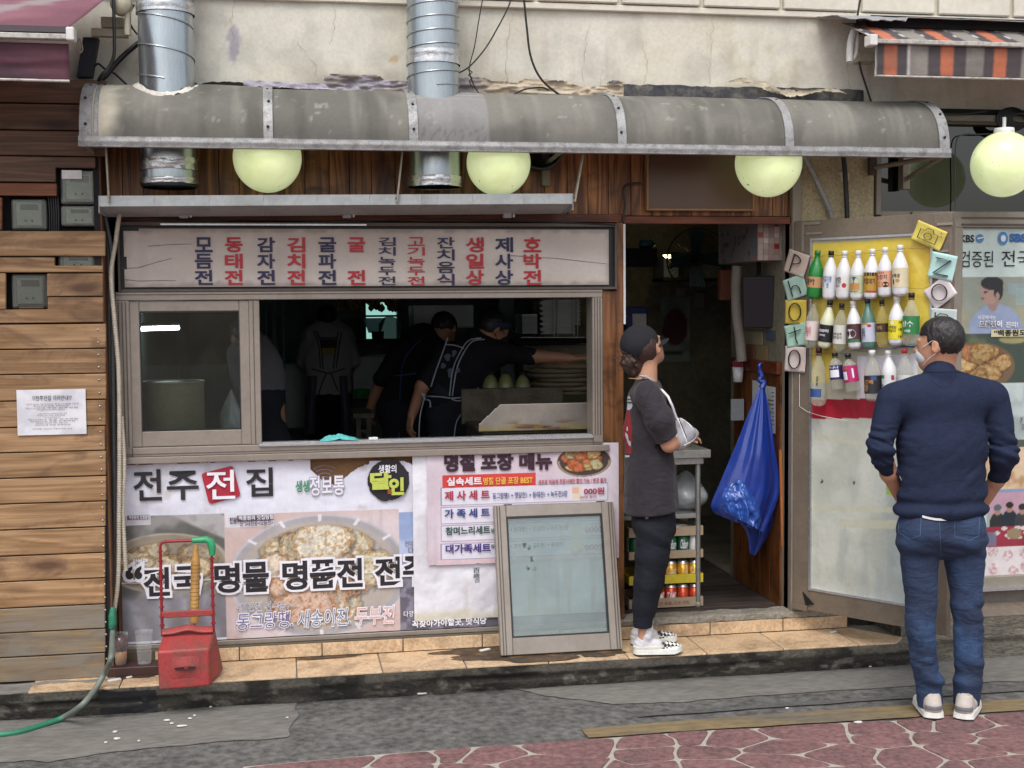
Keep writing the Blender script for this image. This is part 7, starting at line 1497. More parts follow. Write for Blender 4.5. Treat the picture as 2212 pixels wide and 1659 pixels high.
for x in (X1-.06, X0_+.06):
    for y in (.165, .575): lg = part('leg', MB().tube([(x, y, FZ+.03), (x, y, Zt2-.036)], .015, 12), mSteel, tb); part('foot', MB().lathe([(0, 0), (.018, 0), (.018, .03), (0, .03)], (x, y, FZ), 12), mFr, lg)
zs = zz(1500, 1115, .15); mb = MB(); mb.box(X0_+.06, X1-.055, .16, .58, zs-.012, zs+.012); part('lower_shelf', mb, mSteel, tb, .002)
tag(part('yellow_dish', MB().lathe([(0, 0), (.07, 0), (.085, .04), (.08, .04), (.066, .008), (0, .008)], (xx(1462, 968, .3), .3, Ztop+.001), 20), mat('yellow_plastic', '#a99a3c', .4, bump=0)), 'dull yellow dish on the steel table behind the sling', 'dish')
mClear = mat('clear_film', '#c9cfd4', .12, dirt=.1, fine=.05, bump=.8, bscale=20, alpha=.42, spec=.8)
mb = MB(); mb.grid(bagf(xx(1488, 1060, .28), .33, .12, .14, zs+.012, zs+.23, 11, .5, lump=.25), 40, 30); tag(part('clear_bag', mb, mClear), 'full clear plastic bag on the shelf under the steel table', 'bag')
mCard = mat('cardboard', '#a3917a', .85, dirt=.3, fine=.08, bump=.1)
cxr = xx(1519, 1250, .16); cw = .42; y0c = .16
def carton(py0, py1, lab, m, h=None, dx=0.0):
    z0, z1 = zz(1480, py1, y0c), zz(1480, py0, y0c); t = thing('drink_carton', lab, 'carton', (cxr-cw/2+dx, y0c, z0), 'drink cartons stacked under the steel table')
    mb = MB(); frame_ = [(cxr-cw+dx, cxr+dx, y0c, y0c+.004), (cxr-cw+dx, cxr+dx, y0c+.26, y0c+.264), (cxr-cw+dx, cxr-cw+.004+dx, y0c+.004, y0c+.26), (cxr-.004+dx, cxr+dx, y0c+.004, y0c+.26)]
    for a, b, c_, d in frame_: mb.box(a, b, c_, d, z0, z1)
    mb.box(cxr-cw+.004+dx, cxr-.004+dx, y0c+.004, y0c+.26, z0, z0+.004); part('tray', mb, m, t); return t, z0, z1
canp = [(0, .003), (.022, .0), (.026, .004), (.0325, .012), (.0325, .1), (.026, .113), (.0245, .115), (.0235, .110), (0, .110)]
def cans(t, z, n, m, mt, dx=0.0, txt=None, tm=None, fill=None):
    me_b = mesh_of(MB().lathe(canp[:5]+[(.0325, .1)], (0, 0, 0), 18), 'can', m)
    for j in range(n):
        for r in range(3):
            x, y = cxr+dx-.038-j*.068, y0c+.04+r*.068
            c_ = part('can', me_b, None, t, local=True); c_.location = Vector((x, y, z))-t.location
            if r == 0 or True: pass
            if r == 0: part('can_top', MB().lathe(canp[4:], (0, 0, 0), 18), mt, c_, local=True)
            if r == 0 and txt and j in txt:
                s_, a0, a1, z0_, z1_, sh = txt[j]; mb = MB(); curved(mb, s_, .0332, z0_, z1_, a0, a1, .02, shear=sh); part('lettering', mb, tm, c_, local=True)
mCanO = mat('can_orange_red', '#c04a2c', .3, metal=.4, dirt=.1, fine=.05, bump=0); mCanY = mat('can_gold', '#d09a2e', .3, metal=.4, dirt=.1, fine=.05, bump=0)
t1, z0, z1 = carton(1290, 1310, 'lowest carton of orange-red cans on the doorway floor', mCard); cans(t1, z0+.005, 5, mCanO, mAlu, 0, {2: ('TAMS', -.9, .9, .03, .075, .5), 3: ('TAMS', -.9, .9, .03, .075, .5)}, mWhI)
q = MB(); letters(q, '전주포장 전은 물품, 단포 전집', cxr-.36, z0+.012, cxr-.08, z0+.032, y0c-.001, offset=.02); part('lettering', q, mat('carton_red', '#8c4a40', .7, bump=0), t1)
t2, z0, z1 = carton(1240, 1259, 'yellow carton of golden cans, second from the floor', mat('carton_yellow', '#c9b52e', .6, dirt=.2, bump=.05)); cans(t2, z0+.005, 5, mCanY, mAlu, 0, {0: ('Coca', -.9, .9, .045, .085, .2), 2: ('Coca', -.9, .9, .045, .085, .2), 1: ('III', .3, .7, .03, .09, 0)}, mat('can_white', '#e8d9b0', .5, bump=0))
t3, z0, z1 = carton(1188, 1205, 'brown carton of green and white bottles, third from the floor', mCard)
me_g = MB().lathe([(0, 0), (.031, 0), (.032, .02), (.032, .1), (.02, .125), (0, .125)], (0, 0, 0), 16)
for j in range(6):
    for r in range(3):
        o = part('soda_bottle', mesh_of(me_g, 'soda_bottle', mat('soda_green', '#1d5a3c', .3, dirt=.1, bump=0) if (j+r) % 3 else mWhite), None, t3, local=True); o.location = Vector((cxr-.036-j*.068, y0c+.04+r*.068, z0+.005))-t3.location
        if r == 0 and j in (1, 2): q = MB(); curved(q, 'Chilsung', .0328, .03, .095, -.7, .8, .02, shear=.4); part('lettering', q, mWhI, o, local=True)
t4, z0, z1 = carton(1137, 1157, 'top open carton covered by crumpled clear film', mCard)
mb = MB(); mb.grid(lambda u, v: (cxr-cw+cw*u, y0c-.005+.27*v, z1-.01+.045*float(fbm(u*5, v*4, 6, 4))*math.sin(PI*min(u+.05, 1))), 40, 20); part('film', mb, mClear, t4)
# --- things on the step
BLc, BRc = atz(1080, 1416, .156), atz(1343, 1403, .156); yb_ = (BLc[1]+BRc[1])/2; xl_, xr_ = BLc[0], BRc[0]
yt_ = -.055; zt_s = zz(1198, 1089, yt_); Lh = math.hypot(zt_s-.156, yt_-yb_); ang = math.atan2(yt_-yb_, zt_s-.156); Ws = xr_-xl_
sa = thing('spare_sash', 'loose bronze window sash with dusty glass leaning against the menu poster', 'window sash', (xl_, yb_, .156)); sa.rotation_euler = (-ang, 0, 0)
for a in (0, Ws-.062): part('stile', MB().box(a, a+.062, -.03, .012, 0, Lh), mBronze, sa, .003, local=True)
mb = MB(); mb.box(.062, Ws-.062, -.026, .008, Lh-.06, Lh); part('top_rail', mb, mBronze, sa, .003, local=True); mb = MB(); mb.box(.062, Ws-.062, -.026, .008, 0, .085); part('bottom_rail', mb, mBronze, sa, .003, local=True)
mb = MB()
for a in (.012, .026, Ws-.016, Ws-.03): mb.box(a, a+.005, -.0325, -.029, .004, Lh-.004)
part('groove', mb, mBronzeD, sa, local=True)
mb = MB(); frame4(mb, .0625, Ws-.0625, .0855, Lh-.0605, -.022, -.012, .008); part('gasket', mb, mBlk, sa, local=True)
mb = MB(); mb.box(.064, Ws-.064, -.012, -.007, .087, Lh-.062); part('glass', mb, glassmat('dusty_glass', '#e8f1f0', .03, .05, .24, '#c4d2d0', 3.2, metal=.06), sa, local=True)
mb = MB()
for (a, b) in ((.25, .68), (.27, .60), (.235, .55), (.29, .54), (.31, .69), (.22, .70)):
    for k in range(4): mb.add([(a*Ws+.02*random.random()+dx, -.0128, (b*Lh)+.03*random.random()+dz) for dx, dz in ((0, 0), (.012, .002), (.010, .012), (-.002, .01))], [(0, 1, 2, 3)])
part('dirt_mark', mb, mat('soft_mark', '#75807f', .8, bump=0), sa, local=True, kind='stuff')
for a in (.12*Ws, .9*Ws): part('runner', MB().box(a-.02, a+.02, -.02, .006, Lh, Lh+.006), mBlk, sa, local=True)
mRed = mat('dustpan_red', '#a03a3a', .55, dirt=1.0, dcol='#6b4a42', dscale=12, fine=.25, bump=.25, bscale=60); mRedD = mat('dustpan_red_dark', '#8c1f2a', .45, dirt=.3, fine=.05, bump=.1)
Yf = -.455; dp = thing('dustpan', 'dirty red plastic dustpan with an upright red handle frame taped green, standing on the kerb', 'dustpan', (xx(398, 1490, Yf), Yf, .1))
xa, xb = xx(342, 1445, Yf), xx(454, 1445, Yf); za, zb_ = zz(398, 1489, Yf), zz(398, 1403, Yf); yk = -.27; zk = zz(400, 1360, yk); xc = xx(470, 1420, yk)
V0 = [(xa, Yf, za), (xb-.004, Yf, za+.006), (xb, Yf, zb_), (xa-.003, Yf, zb_-.004), (xa+.01, yk, za+.02), (xc+.03, yk, za+.03), (xc-.008, yk, zk-.0), (xa+.012, yk, zk)]
mb = MB(); mb.add(V0, [(0, 1, 2, 3), (1, 5, 6, 2), (3, 2, 6, 7), (4, 0, 3, 7), (5, 4, 7, 6), (4, 5, 1, 0)]); part('pan', mb, mRed, dp, .012, 3)
cxm, czm = (xa+xb)/2+.005, (za+zb_)/2+.01
mb = MB(); mb.add([(cxm+.058*math.cos(a), Yf-.006, czm+.012*math.sin(a)*(1 if math.sin(a) > 0 else 2.6)) for a in np.linspace(0, 2*PI, 24, endpoint=False)], [tuple(range(24))]);
mb2 = MB(); mb2.grid(lambda u, v: (cxm+(-.066+.132*u), Yf-.002-.012*math.sin(PI*u)*(1-abs(2*v-1)), czm-.048+.10*v), 14, 8); part('grip_bulge', mb2, mRed, dp)
mb2 = MB(); mb2.add([(cxm+.05*math.cos(a), Yf-.0155+.004*abs(math.cos(a)), czm+.010*math.sin(a)*(.6 if math.sin(a) > 0 else 1.2)) for a in np.linspace(0, 2*PI, 24, endpoint=False)], [tuple(range(24))]); part('grip_slot', mb2, mat('dustpan_slot', '#3d1114', .8), dp)
yh = -.29; xh0, xh1 = xx(348, 1260, yh), xx(459, 1260, yh); zh0, zh1 = zz(400, 1372, yh), zz(400, 1168, yh)
mb = MB(); rr = .024
outl = [(xh0, zh0), (xh0, zh1-rr), (xh0+rr*.3, zh1-rr*.3), (xh0+rr, zh1), (xh1-rr, zh1), (xh1-rr*.3, zh1-rr*.3), (xh1, zh1-rr), (xh1, zh0)]
mb.tube([(x, yh, z) for x, z in outl], .0095, 6, flat=.8); hf = part('handle_frame', mb, mRedD, dp)
mb = MB()
for k in range(9): z = zh0+.05+(zh1-zh0-.1)*k/8; mb.box(xh0-.012, xh0+.012, yh-.012, yh+.012, z, z+.004); mb.box(xh1-.012, xh1+.012, yh-.012, yh+.012, z, z+.004)
part('rib', mb, mRedD, hf, kind='stuff')
mb = MB(); z = zz(400, 1325, yh); mb.box(xh0, xh1, yh-.01, yh+.008, z-.016, z+.014); part('crossbar', mb, mRed, dp, .003)
mb = MB(); z = zz(400, 1352, yh); mb.grid(lambda u, v: (xh0+(xh1-xh0)*u, yh-.012-.03*v, z-.012+.014*math.exp(-((u-.5)/.2)**2)-.02*v), 24, 3); o = part('lip', mb, mRed, dp); o.modifiers.new('t', 'SOLIDIFY').thickness = .01
mGT = mat('green_tape', '#2f9a68', .4, dirt=.2, fine=.1, bump=.8, bscale=40)
mb = MB(); mb.tube([(xh0+(xh1-xh0)*.62, yh, zh1), (xh1-rr, yh, zh1+.002), (xh1-rr*.2, yh, zh1-rr*.35), (xh1+.002, yh, zh1-rr*1.6), (xh1+.002, yh, zh1-.075)], [.013, .017, .02, .019, .014], 8); part('green_tape', mb, mGT, dp)
mBro = mat('broom_bamboo', '#b58a4a', .55, dirt=.5, dcol='#7a4a28', dscale=10, fine=.15, bump=.3)
br_ = thing('broom', 'short bundled broom with a ringed tan handle standing inside the dustpan frame', 'broom', tuple(aty(422, 1345, -.2)))
a_, b_2 = np.array(aty(423, 1178, -.16)), np.array(aty(420, 1345, -.22)); n = 60
part('handle', MB().tube([a_+(b_2-a_)*k/n for k in range(n+1)], [(.011+.010*min(k/14, 1))*(1+.10*abs(math.sin(k*1.35))*(k > 10)) for k in range(n+1)], 10), mBro, br_)
for k in range(14): p = a_+(b_2-a_)*(.25+.05*k); part('binding', MB().lathe([(.0215, -.002), (.0235, 0), (.0215, .002)], tuple(p), 12), mat('binding_wire', '#6b4a22', .5), br_)
mb = MB(); r_ = random.Random(5)
for k in range(70): d_ = np.array([r_.uniform(-.05, .05), r_.uniform(-.02, .02), -r_.uniform(.09, .13)]); mb.tube([b_2+d_*.05, b_2+d_], .0016, 3, cap=False)
part('bristles', mb, mBro, br_, kind='stuff')
x0, x1 = xx(240, 1450, -.17), xx(342, 1445, -.17); zl = zz(290, 1458, -.2)
tag(part('brown_slat', MB().box(x0-.01, x1+.01, -.24, -.12, .155, .155+.045), mat('painted_slat', '#3d2420', .5, dirt=.4, bump=.1), None, .003), 'dark brown slat on the tiles carrying two plastic cups', 'slat')
mCup = btmat('cup_plastic', '#cdd3d6', True, a=.2); zt0 = .2
def cup(px, r, h, lab, liq):
    x = xx(px, 1420, -.18); t = thing('plastic_cup', lab, 'cup', (x, -.18, zt0+.001)); prof = [(0, 0), (r*.72, 0), (r*.74, .004)]+[(r*(.74+.26*k/10)*(1+.012*(k % 2)), h*k/10) for k in range(1, 11)]+[(r*1.05, h), (r*1.05, h+.003)]
    part('cup', MB().lathe(prof, (0, 0, 0), 28), mCup, t, local=True)
    for (m_, a, b, n_) in liq: part(n_, MB().lathe([(0, h*a), (r*(.72+.26*a), h*a), (r*(.72+.26*b), h*b), (0, h*b)], (0, 0, 0), 26), m_, t, local=True)
cup(261, .036, .15, 'plastic cup with dark red and amber drink beside the hose', [(mat('drink_amber', '#9c6a2e', .2, bump=0), .02, .45, 'amber_drink'), (mat('drink_maroon', '#4a1512', .15, bump=0), .46, .92, 'dark_drink')])
cup(312, .042, .155, 'empty clear plastic cup beside the red dustpan', [])
mScrap = mat('paper_scraps', '#dcdcd8', .8, dirt=.1, bump=0)
r_ = random.Random(12); spots = [(360, 1556, .018), (392, 1568, .026), (370, 1563, .012), (410, 1552, .012), (420, 1546, .009), (252, 1640 if False else 1596, .016), (250, 1581, .014), (910, 1498, .03), (1540, 1449, .014), (1855, 1561, .024), (1000, 1490, .008), (455, 1527, .01), (300, 1600, .01), (230, 1604, .01), (1880, 1390 if False else 1440, .012), (620, 1550, .01), (1700, 1530, .01)]
for (a, b, s_) in spots:
    p = atz(a, b, .01); mb = MB(); k = 6; an = r_.random()*6
    mb.prismz([(p[0]+s_*(.4+.6*r_.random())*math.cos(an+2*PI*i/k), p[1]+s_*.6*(.5+.5*r_.random())*math.sin(an+2*PI*i/k)) for i in range(k)], .009, .0125+.003*r_.random()); o = part('litter_scrap', mb, mScrap); o['kind'] = 'stuff'; tag(o, 'small white scraps of litter scattered on the asphalt', 'litter', 'white litter scraps on the road')
for (a, b, s_) in ((247, 1470, .03), (279, 1464, .014), (1047, 1405, .03), (1800, 1366, .02)):
    p = atz(a, b, .156); mb = MB(); mb.obox((p[0], p[1], .159), (s_, s_*.35, .003), Matrix.Rotation(.5, 3, 'Z')); o = part('litter_scrap', mb, mScrap); tag(o, ['largest white litter scrap on the tiles right of the hose', 'small white litter scrap on the tiles left of the red dustpan', 'white litter scrap on the tiles left of the leaning sash', 'tiny white litter scrap on the tiles under the open door'][int(s_ == .014)+2*int(a == 1047)+3*int(a == 1800)], 'litter', 'white litter scraps on the step')

# --- people
import openvdb as vdb
class SDF:
    def __init__(s, lo, hi, h):
        s.lo = np.array(lo, float); s.h = h; s.n = np.ceil((np.array(hi)-s.lo)/h).astype(int)+1
        s.d = np.full(s.n, .2, np.float32)
    def _box(s, a, b, pad):
        i0 = np.maximum(0, ((np.minimum(a, b)-pad-s.lo)/s.h).astype(int)); i1 = np.minimum(s.n, ((np.maximum(a, b)+pad-s.lo)/s.h).astype(int)+2)
        if (i1 <= i0).any(): return None
        ax = [s.lo[k]+np.arange(i0[k], i1[k])*s.h for k in range(3)]
        return tuple(slice(i0[k], i1[k]) for k in range(3)), np.meshgrid(*ax, indexing='ij')
    def _merge(s, sl, d, k):
        D = s.d[sl]; h_ = np.clip(.5+.5*(D-d)/k, 0, 1); s.d[sl] = D*(1-h_)+d*h_-k*h_*(1-h_)
    def cap(s, a, b, ra, rb, k=.02, sc=(1, 1, 1), rot=0.0):
        a, b, sc = np.array(a, float), np.array(b, float), np.array(sc, float); R = max(ra, rb)*sc.max()
        r = s._box(a, b, R+k+.03)
        if r is None: return s
        sl, (X, Y, Z) = r; c, sn = math.cos(rot), math.sin(rot)
        px, py, pz = X-a[0], Y-a[1], Z-a[2]; px, py = px*c+py*sn, -px*sn+py*c; px, py, pz = px/sc[0], py/sc[1], pz/sc[2]
        ba = b-a; ba = np.array([ba[0]*c+ba[1]*sn, -ba[0]*sn+ba[1]*c, ba[2]])/sc; L2 = ba@ba+1e-9
        t = np.clip((px*ba[0]+py*ba[1]+pz*ba[2])/L2, 0, 1)
        d = (np.sqrt((px-ba[0]*t)**2+(py-ba[1]*t)**2+(pz-ba[2]*t)**2)-(ra+(rb-ra)*t))*(sc.min()*.5+.5*1.0)
        s._merge(sl, d, k); return s
    def ell(s, c_, r_, k=.02, M=None, sub=False):
        c_, r_ = np.array(c_, float), np.array(r_, float); R = r_.max(); q = s._box(c_, c_, R+k+.03)
        if q is None: return s
        sl, (X, Y, Z) = q; P = np.stack([X-c_[0], Y-c_[1], Z-c_[2]], -1)
        if M is not None: P = P @ np.array(M)      # columns of M are the ellipsoid's axes
        k0 = np.linalg.norm(P/r_, axis=-1); k1 = np.linalg.norm(P/(r_**2), axis=-1)+1e-9; d = k0*(k0-1)/k1
        if sub: s.d[sl] = np.maximum(s.d[sl], -d)
        else: s._merge(sl, d, k)
        return s
    def chain(s, P, R, k=.02, sc=(1, 1, 1), rot=0.0):
        for i in range(len(P)-1): s.cap(P[i], P[i+1], R[i], R[i+1], k, sc, rot)
        return s
    def grid(s): return np.meshgrid(*[s.lo[k]+np.arange(s.n[k])*s.h for k in range(3)], indexing='ij')
    def cut(s, p, n):
        n = np.array(n, float); n /= np.linalg.norm(n); X, Y, Z = s.grid(); s.d = np.maximum(s.d, ((X-p[0])*n[0]+(Y-p[1])*n[1]+(Z-p[2])*n[2]).astype(np.float32)); return s
    def disp(s, fn):
        m = np.abs(s.d) < .05; i = np.nonzero(m); P = [s.lo[k]+i[k]*s.h for k in range(3)]; s.d[m] += fn(*P).astype(np.float32); return s
    def mesh(s):
        g = vdb.FloatGrid(s.d.max()); g.copyFromArray(s.d.astype(np.float32)); V, T, Q = g.convertToPolygons(0.0, 0.0)
        V = V*s.h+s.lo; return V, [tuple(q[::-1]) for q in Q.tolist()]+[tuple(t[::-1]) for t in T.tolist()]
    def mb(s, mb=None):
        mb = mb or MB(); V, F = s.mesh(); return mb.arrays(V, F, True)
def hand(mb, wrist, direc, normal, size=.18, curl=.5, thumb=1, h=.0028, spread=.18):
    """palm and five bent fingers; direc: wrist to knuckles, normal: back of the hand"""
    w = np.array(wrist, float); f = np.array(direc, float); f /= np.linalg.norm(f); n = np.array(normal, float); n -= f*(n@f); n /= np.linalg.norm(n); sd = np.cross(f, n)*thumb
    S = size/.18; lo = w-np.ones(3)*.21*S; hi = w+np.ones(3)*.21*S; s = SDF(lo, hi, h*S)
    pal = w+f*.045*S; s.ell(pal, (.05*S, .040*S, .017*S), .01, np.stack([f, sd, n], 1)); s.cap(w-f*.03*S, w+f*.01*S, .026*S, .026*S, .02)
    for i, (o, L) in enumerate(((.030, .068), (.010, .076), (-.010, .071), (-.029, .056))):
        p = w+f*(.082-.006*abs(i-1.3))*S+sd*o*S; d = f+sd*o/.03*spread; d /= np.linalg.norm(d); s.cap(w+f*.03*S+sd*o*.8*S, p, .011*S, .0098*S, .008)
        for j, (fl, r) in enumerate(((.42, .0092), (.33, .0082), (.25, .0072))):
            a = curl*(.5+.5*j); d2 = d*math.cos(a)-n*math.sin(a); q = p+d2*L*fl*S*1.0; s.cap(p, q, r*S, (r-.0008)*S, .002); p = q; d = d2
    p = w+f*.02*S+sd*.03*S; q = p+(f*.55+sd*.75-n*.25)*.042*S; s.cap(w+f*.015*S+sd*.01*S, p, .014*S, .013*S, .01); s.cap(p, q, .012*S, .0105*S, .006); s.cap(q, q+(f*.85+sd*.35-n*.3)*.032*S, .0103*S, .0085*S, .003)
    V, F = s.mesh(); mb.arrays(V, F, True)
def axes(face, up=(0, 0, 1)):
    f = np.array(face, float); f /= np.linalg.norm(f); u = np.array(up, float); u -= f*(u@f); u /= np.linalg.norm(u); return f, np.cross(f, u), u   # forward, right, up
def headsdf(s, c, face, up=(0, 0, 1), S=1.0, k=.018, open_=False):
    """skull, jaw, nose, lips, brows, eye sockets and ears about the head centre c"""
    f, r, u = axes(face, up); c = np.array(c, float); M = np.stack([r, f, u], 1)
    s.ell(c+u*.02*S-f*.012*S, (.076*S, .096*S, .093*S), k, M); s.ell(c+f*.03*S-u*.03*S, (.064*S, .066*S, .085*S), k, M)
    s.ell(c+f*.06*S-u*.09*S, (.034*S, .032*S, .028*S), .03, M); s.cap(c+f*.085*S+u*.008*S, c+f*.108*S-u*.028*S, .008*S, .0125*S, .01)
    s.cap(c+f*.088*S-u*.058*S-r*.018*S, c+f*.088*S-u*.058*S+r*.018*S, .007*S, .007*S, .008)
    for sg in (-1, 1):
        s.cap(c+f*.088*S+u*.022*S+r*.012*S*sg, c+f*.078*S+u*.022*S+r*.045*S*sg, .008*S, .007*S, .012)
        s.ell(c+f*.090*S+u*.004*S+r*.032*S*sg, (.014*S, .010*S, .008*S), .004, M, sub=True); s.ell(c+f*.079*S+u*.004*S+r*.032*S*sg, (.0115*S,)*3, .002)
        s.ell(c+r*.078*S*sg-f*.012*S-u*.008*S, (.010*S, .020*S, .034*S), .006, np.stack([r*math.cos(.5)*1+f*sg*math.sin(.5)*-1, f*math.cos(.5)+r*sg*math.sin(.5), u], 1))
        s.ell(c+r*.090*S*sg-f*.006*S-u*.006*S, (.006*S, .010*S, .018*S), .002, M, sub=True)
    return s
mSkin = mat('skin', '#b98a70', .6, dirt=.15, dcol='#a06a55', dscale=14, fine=.05, bump=.12, bscale=220, sss=.12, rvar=.06)
mSkinD = mat('skin_tanned', '#a87a62', .5, dirt=.15, dcol='#8e5f4c', dscale=14, fine=.05, bump=.12, bscale=220, sss=.12, rvar=.06)
def hairmat(name, col):
    if name in _M: return _M[name]
    m, nt, b = newmat(name); L = nt.links.new; v = coords(nt, (90, 90, 14)); n = noiz(nt, v, 1.6, 5, .7); L(mix(nt, lin(col), tuple(q*2.2 for q in lin(col)), ramp(nt, n, .4, .8)), b.inputs['Base Color'])
    b.inputs['Roughness'].default_value = .42; bn = node(nt, 'ShaderNodeBump'); bn.inputs['Strength'].default_value = .8; bn.inputs['Distance'].default_value = .004; L(n, bn.inputs['Height']); L(bn.outputs[0], b.inputs['Normal']); _M[name] = m; return m
mHair = hairmat('black_hair', '#1c191b'); mHairB = hairmat('brown_hair', '#33211c')
def ridge(x, y, z, s=0, o=3): return 1-np.abs(fbm(x, y, z, o, s)-.5)*4
def bvh_of(mb): return BVHTree.FromPolygons([Vector(v) for v in mb.v], mb.f)
def onto(bv, P, lift=.0015, direc=None):
    """lay measured points on a surface along the line of sight direction given"""
    out = []
    for p in P:
        p = Vector(p); d = Vector(direc); hit = bv.ray_cast(p-d*1.5, d)
        out.append(tuple(hit[0]-d*lift) if hit[0] is not None else None)
    return out
YM = -1.22
def m_(px, py, dy=0.0): return aty(px, py, YM+.1+dy)
mRoot = thing('person', 'man seen from behind in a navy sweater and blue jeans, hands in his front pockets', 'person', (2.97, YM, .0125), 'people at the shop')
hc = m_(2028, 744, .0); face = (-.68, .73, -.03)
s = SDF((2.45, YM-.25, .02), (3.45, YM+.45, 1.95), .0075)
headsdf(s, hc, face, (0, -.02, 1), 1.0); s.cap(m_(2038, 775, -.0), m_(2036, 812, .01), .058, .056, .03)
s.cap(m_(2035, 850), m_(2033, 960), .09, .09, .05, (1.7, 1, 1)); s.cap(m_(2033, 960), m_(2033, 1140), .09, .09, .05, (1.6, 1, 1))
for sg, P_ in ((-1, [(1932, 862, 0), (1903, 965, -.02), (1920, 1022, .05), (1948, 1078, .13)]), (1, [(2138, 856, 0), (2168, 965, -.02), (2154, 1034, .05), (2124, 1085, .13)])):
    s.chain([m_(*p) for p in P_], [.052, .044, .038, .030], .02)
s.chain([m_(1989, 1150), m_(1993, 1301), m_(1996, 1400), m_(2012, 1520, .02)], [.08, .055, .05, .035], .02); s.chain([m_(2079, 1150), m_(2086, 1301), m_(2091, 1400), m_(2084, 1522, .02)], [.08, .055, .05, .035], .02)
part('body', s.mb(), mSkin, mRoot)
s = SDF(hc-np.array([.16, .16, .14]), hc+np.array([.16, .16, .18]), .0045); f, r, u = axes(face, (0, -.02, 1)); M = np.stack([r, f, u], 1)
s.ell(hc+u*.030-f*.016, (.083, .103, .098), .01, M); s.ell(hc+u*.078-f*.01, (.068, .075, .036), .02, M)
X, Y, Z = s.grid(); P = np.stack([X-hc[0], Y-hc[1], Z-hc[2]], -1); F_ = P@f; U_ = P@u; Rr = P@r
line = np.where(F_ > .03, .045+.0*F_, -.045+.95*np.maximum(F_+.035, 0)); s.d = np.maximum(s.d, ((line-U_)*.8+(noise3(X*160, Y*160, Z*60, 2)-.5)*.006).astype(np.float32)); s.d = np.maximum(s.d, (.0-(.0975-F_)).astype(np.float32))
s.disp(lambda x, y, z: (fbm(x*130, y*130, z*60, 2, 5)-.5)*.008); s.d = s.d+np.where(s.d < .05, .0, 0).astype(np.float32); part('hair', s.mb(), mHair, mRoot)
s = SDF((2.42, YM-.25, .82), (3.42, YM+.5, 1.78), .006)
s.cap(m_(2035, 880), m_(2033, 960), .125, .13, .05, (1.52, 1, 1)); s.cap(m_(2033, 960), m_(2032, 1092, -.005), .134, .143, .05, (1.56, 1, 1))
s.cap(m_(1940, 866), m_(2130, 860), .072, .072, .06); s.cap(m_(2034, 822), m_(1935, 852), .055, .05, .05); s.cap(m_(2034, 820), m_(2140, 846), .055, .05, .05); s.ell(m_(2034, 850, -.01), (.17, .09, .08), .05)
s.chain([m_(1925, 864), m_(1902, 965, -.025), m_(1905, 990, -.01), m_(1918, 1020, .045)], [.066, .060, .057, .044], .022)
s.chain([m_(2146, 858), m_(2169, 965, -.025), m_(2167, 995, -.01), m_(2156, 1033, .045)], [.068, .062, .058, .046], .022)
s.cap(m_(2030, 812, -.01), m_(2030, 790, .005), .078, .066, .012)
eL, eR = m_(1902, 975, -.02), m_(2169, 975, -.02); wL, wR = m_(1917, 1022, .045), m_(2156, 1035, .045)
hemz = zz(2033, 1113, YM+.1)
def fold(x, y, z):
    d = 0
    for e in (eL, eR):
        t = np.exp(-(((x-e[0])/.09)**2+((z-e[2])/.10)**2)); d = d+t*.024*(ridge(x*5, y*5, z*24+x*7, 3, 2)-.4)
    n = fbm(x*2.0+z*1.5, y*2, z*3-x*2.4, 3, 9); d = d+.016*(n-.5)+.011*(ridge(x*3+z*3, y*3, z*6-x*5, 12)-.4)*np.clip((1.4-z)/.3, 0, 1)
    d = d-.007*np.exp(-((z-hemz-.028)/.022)**2)+.010*np.exp(-((z-hemz-.068)/.02)**2)
    return d
s.disp(fold); s.cut((2.95, YM, hemz), (0, .08, -1));
X, Y, Z = s.grid()
for w_, e_, sg in ((wL, eL, -1), (wR, eR, 1)):
    n = (w_-e_)/np.linalg.norm(w_-e_); pr = ((X-w_[0])*n[0]+(Y-w_[1])*n[1]+(Z-w_[2])*n[2]); ax_ = np.sqrt(np.maximum((X-w_[0])**2+(Y-w_[1])**2+(Z-w_[2])**2-pr**2, 0)); pr = np.where((ax_ < .078) & (Z < e_[2]), pr, -1); s.d = np.maximum(s.d, pr.astype(np.float32))

swm = s.mb(); mKnit = mat('navy_knit', '#232b42', .9, dirt=.2, dcol='#171c2e', dscale=5, fine=.15, bump=.6, bscale=240, spec=.2, fold=.22, fsc=7); sw = part('sweater', swm, mKnit, mRoot)
bv = bvh_of(swm); vd = (0, 1, 0)
def seam(pts, bv, r, name, m, par, Y=YM, n=10, cyc=False):
    P = pth([(a, b) for a, b in pts], Y+.1, n); Q = [q for q in onto(bv, P, .0005, np.array(_ray(pts[0][0], pts[0][1]))/np.linalg.norm(_ray(pts[0][0], pts[0][1]))) if q]
    if len(Q) > 2: return part(name, MB().tube(Q, r, 5), m, par)
mSeam = mat('navy_seam', '#1b2036', .9, bump=0)
seam([(2002, 812), (2018, 826), (2037, 837), (2052, 825), (2068, 811)], bv, .0016, 'neck_seam', mSeam, sw)
seam([(1976, 806), (2005, 803), (2035, 803), (2065, 803), (2092, 808)], bv, .0028, 'collar_seam', mSeam, sw)
seam([(1938, 830), (1945, 860), (1947, 900), (1944, 940)], bv, .0014, 'armhole_seam', mSeam, sw); seam([(2142, 828), (2140, 860), (2136, 900), (2133, 940)], bv, .0014, 'armhole_seam', mSeam, sw)
s = SDF((2.55, YM-.2, .03), (3.32, YM+.4, 1.08), .006)
s.cap(m_(2034, 1085), m_(2034, 1150, .0), .118, .128, .04, (1.58, 1, 1)); s.ell(m_(1990, 1150, -.03), (.10, .12, .11), .04); s.ell(m_(2078, 1150, -.03), (.10, .12, .11), .04)
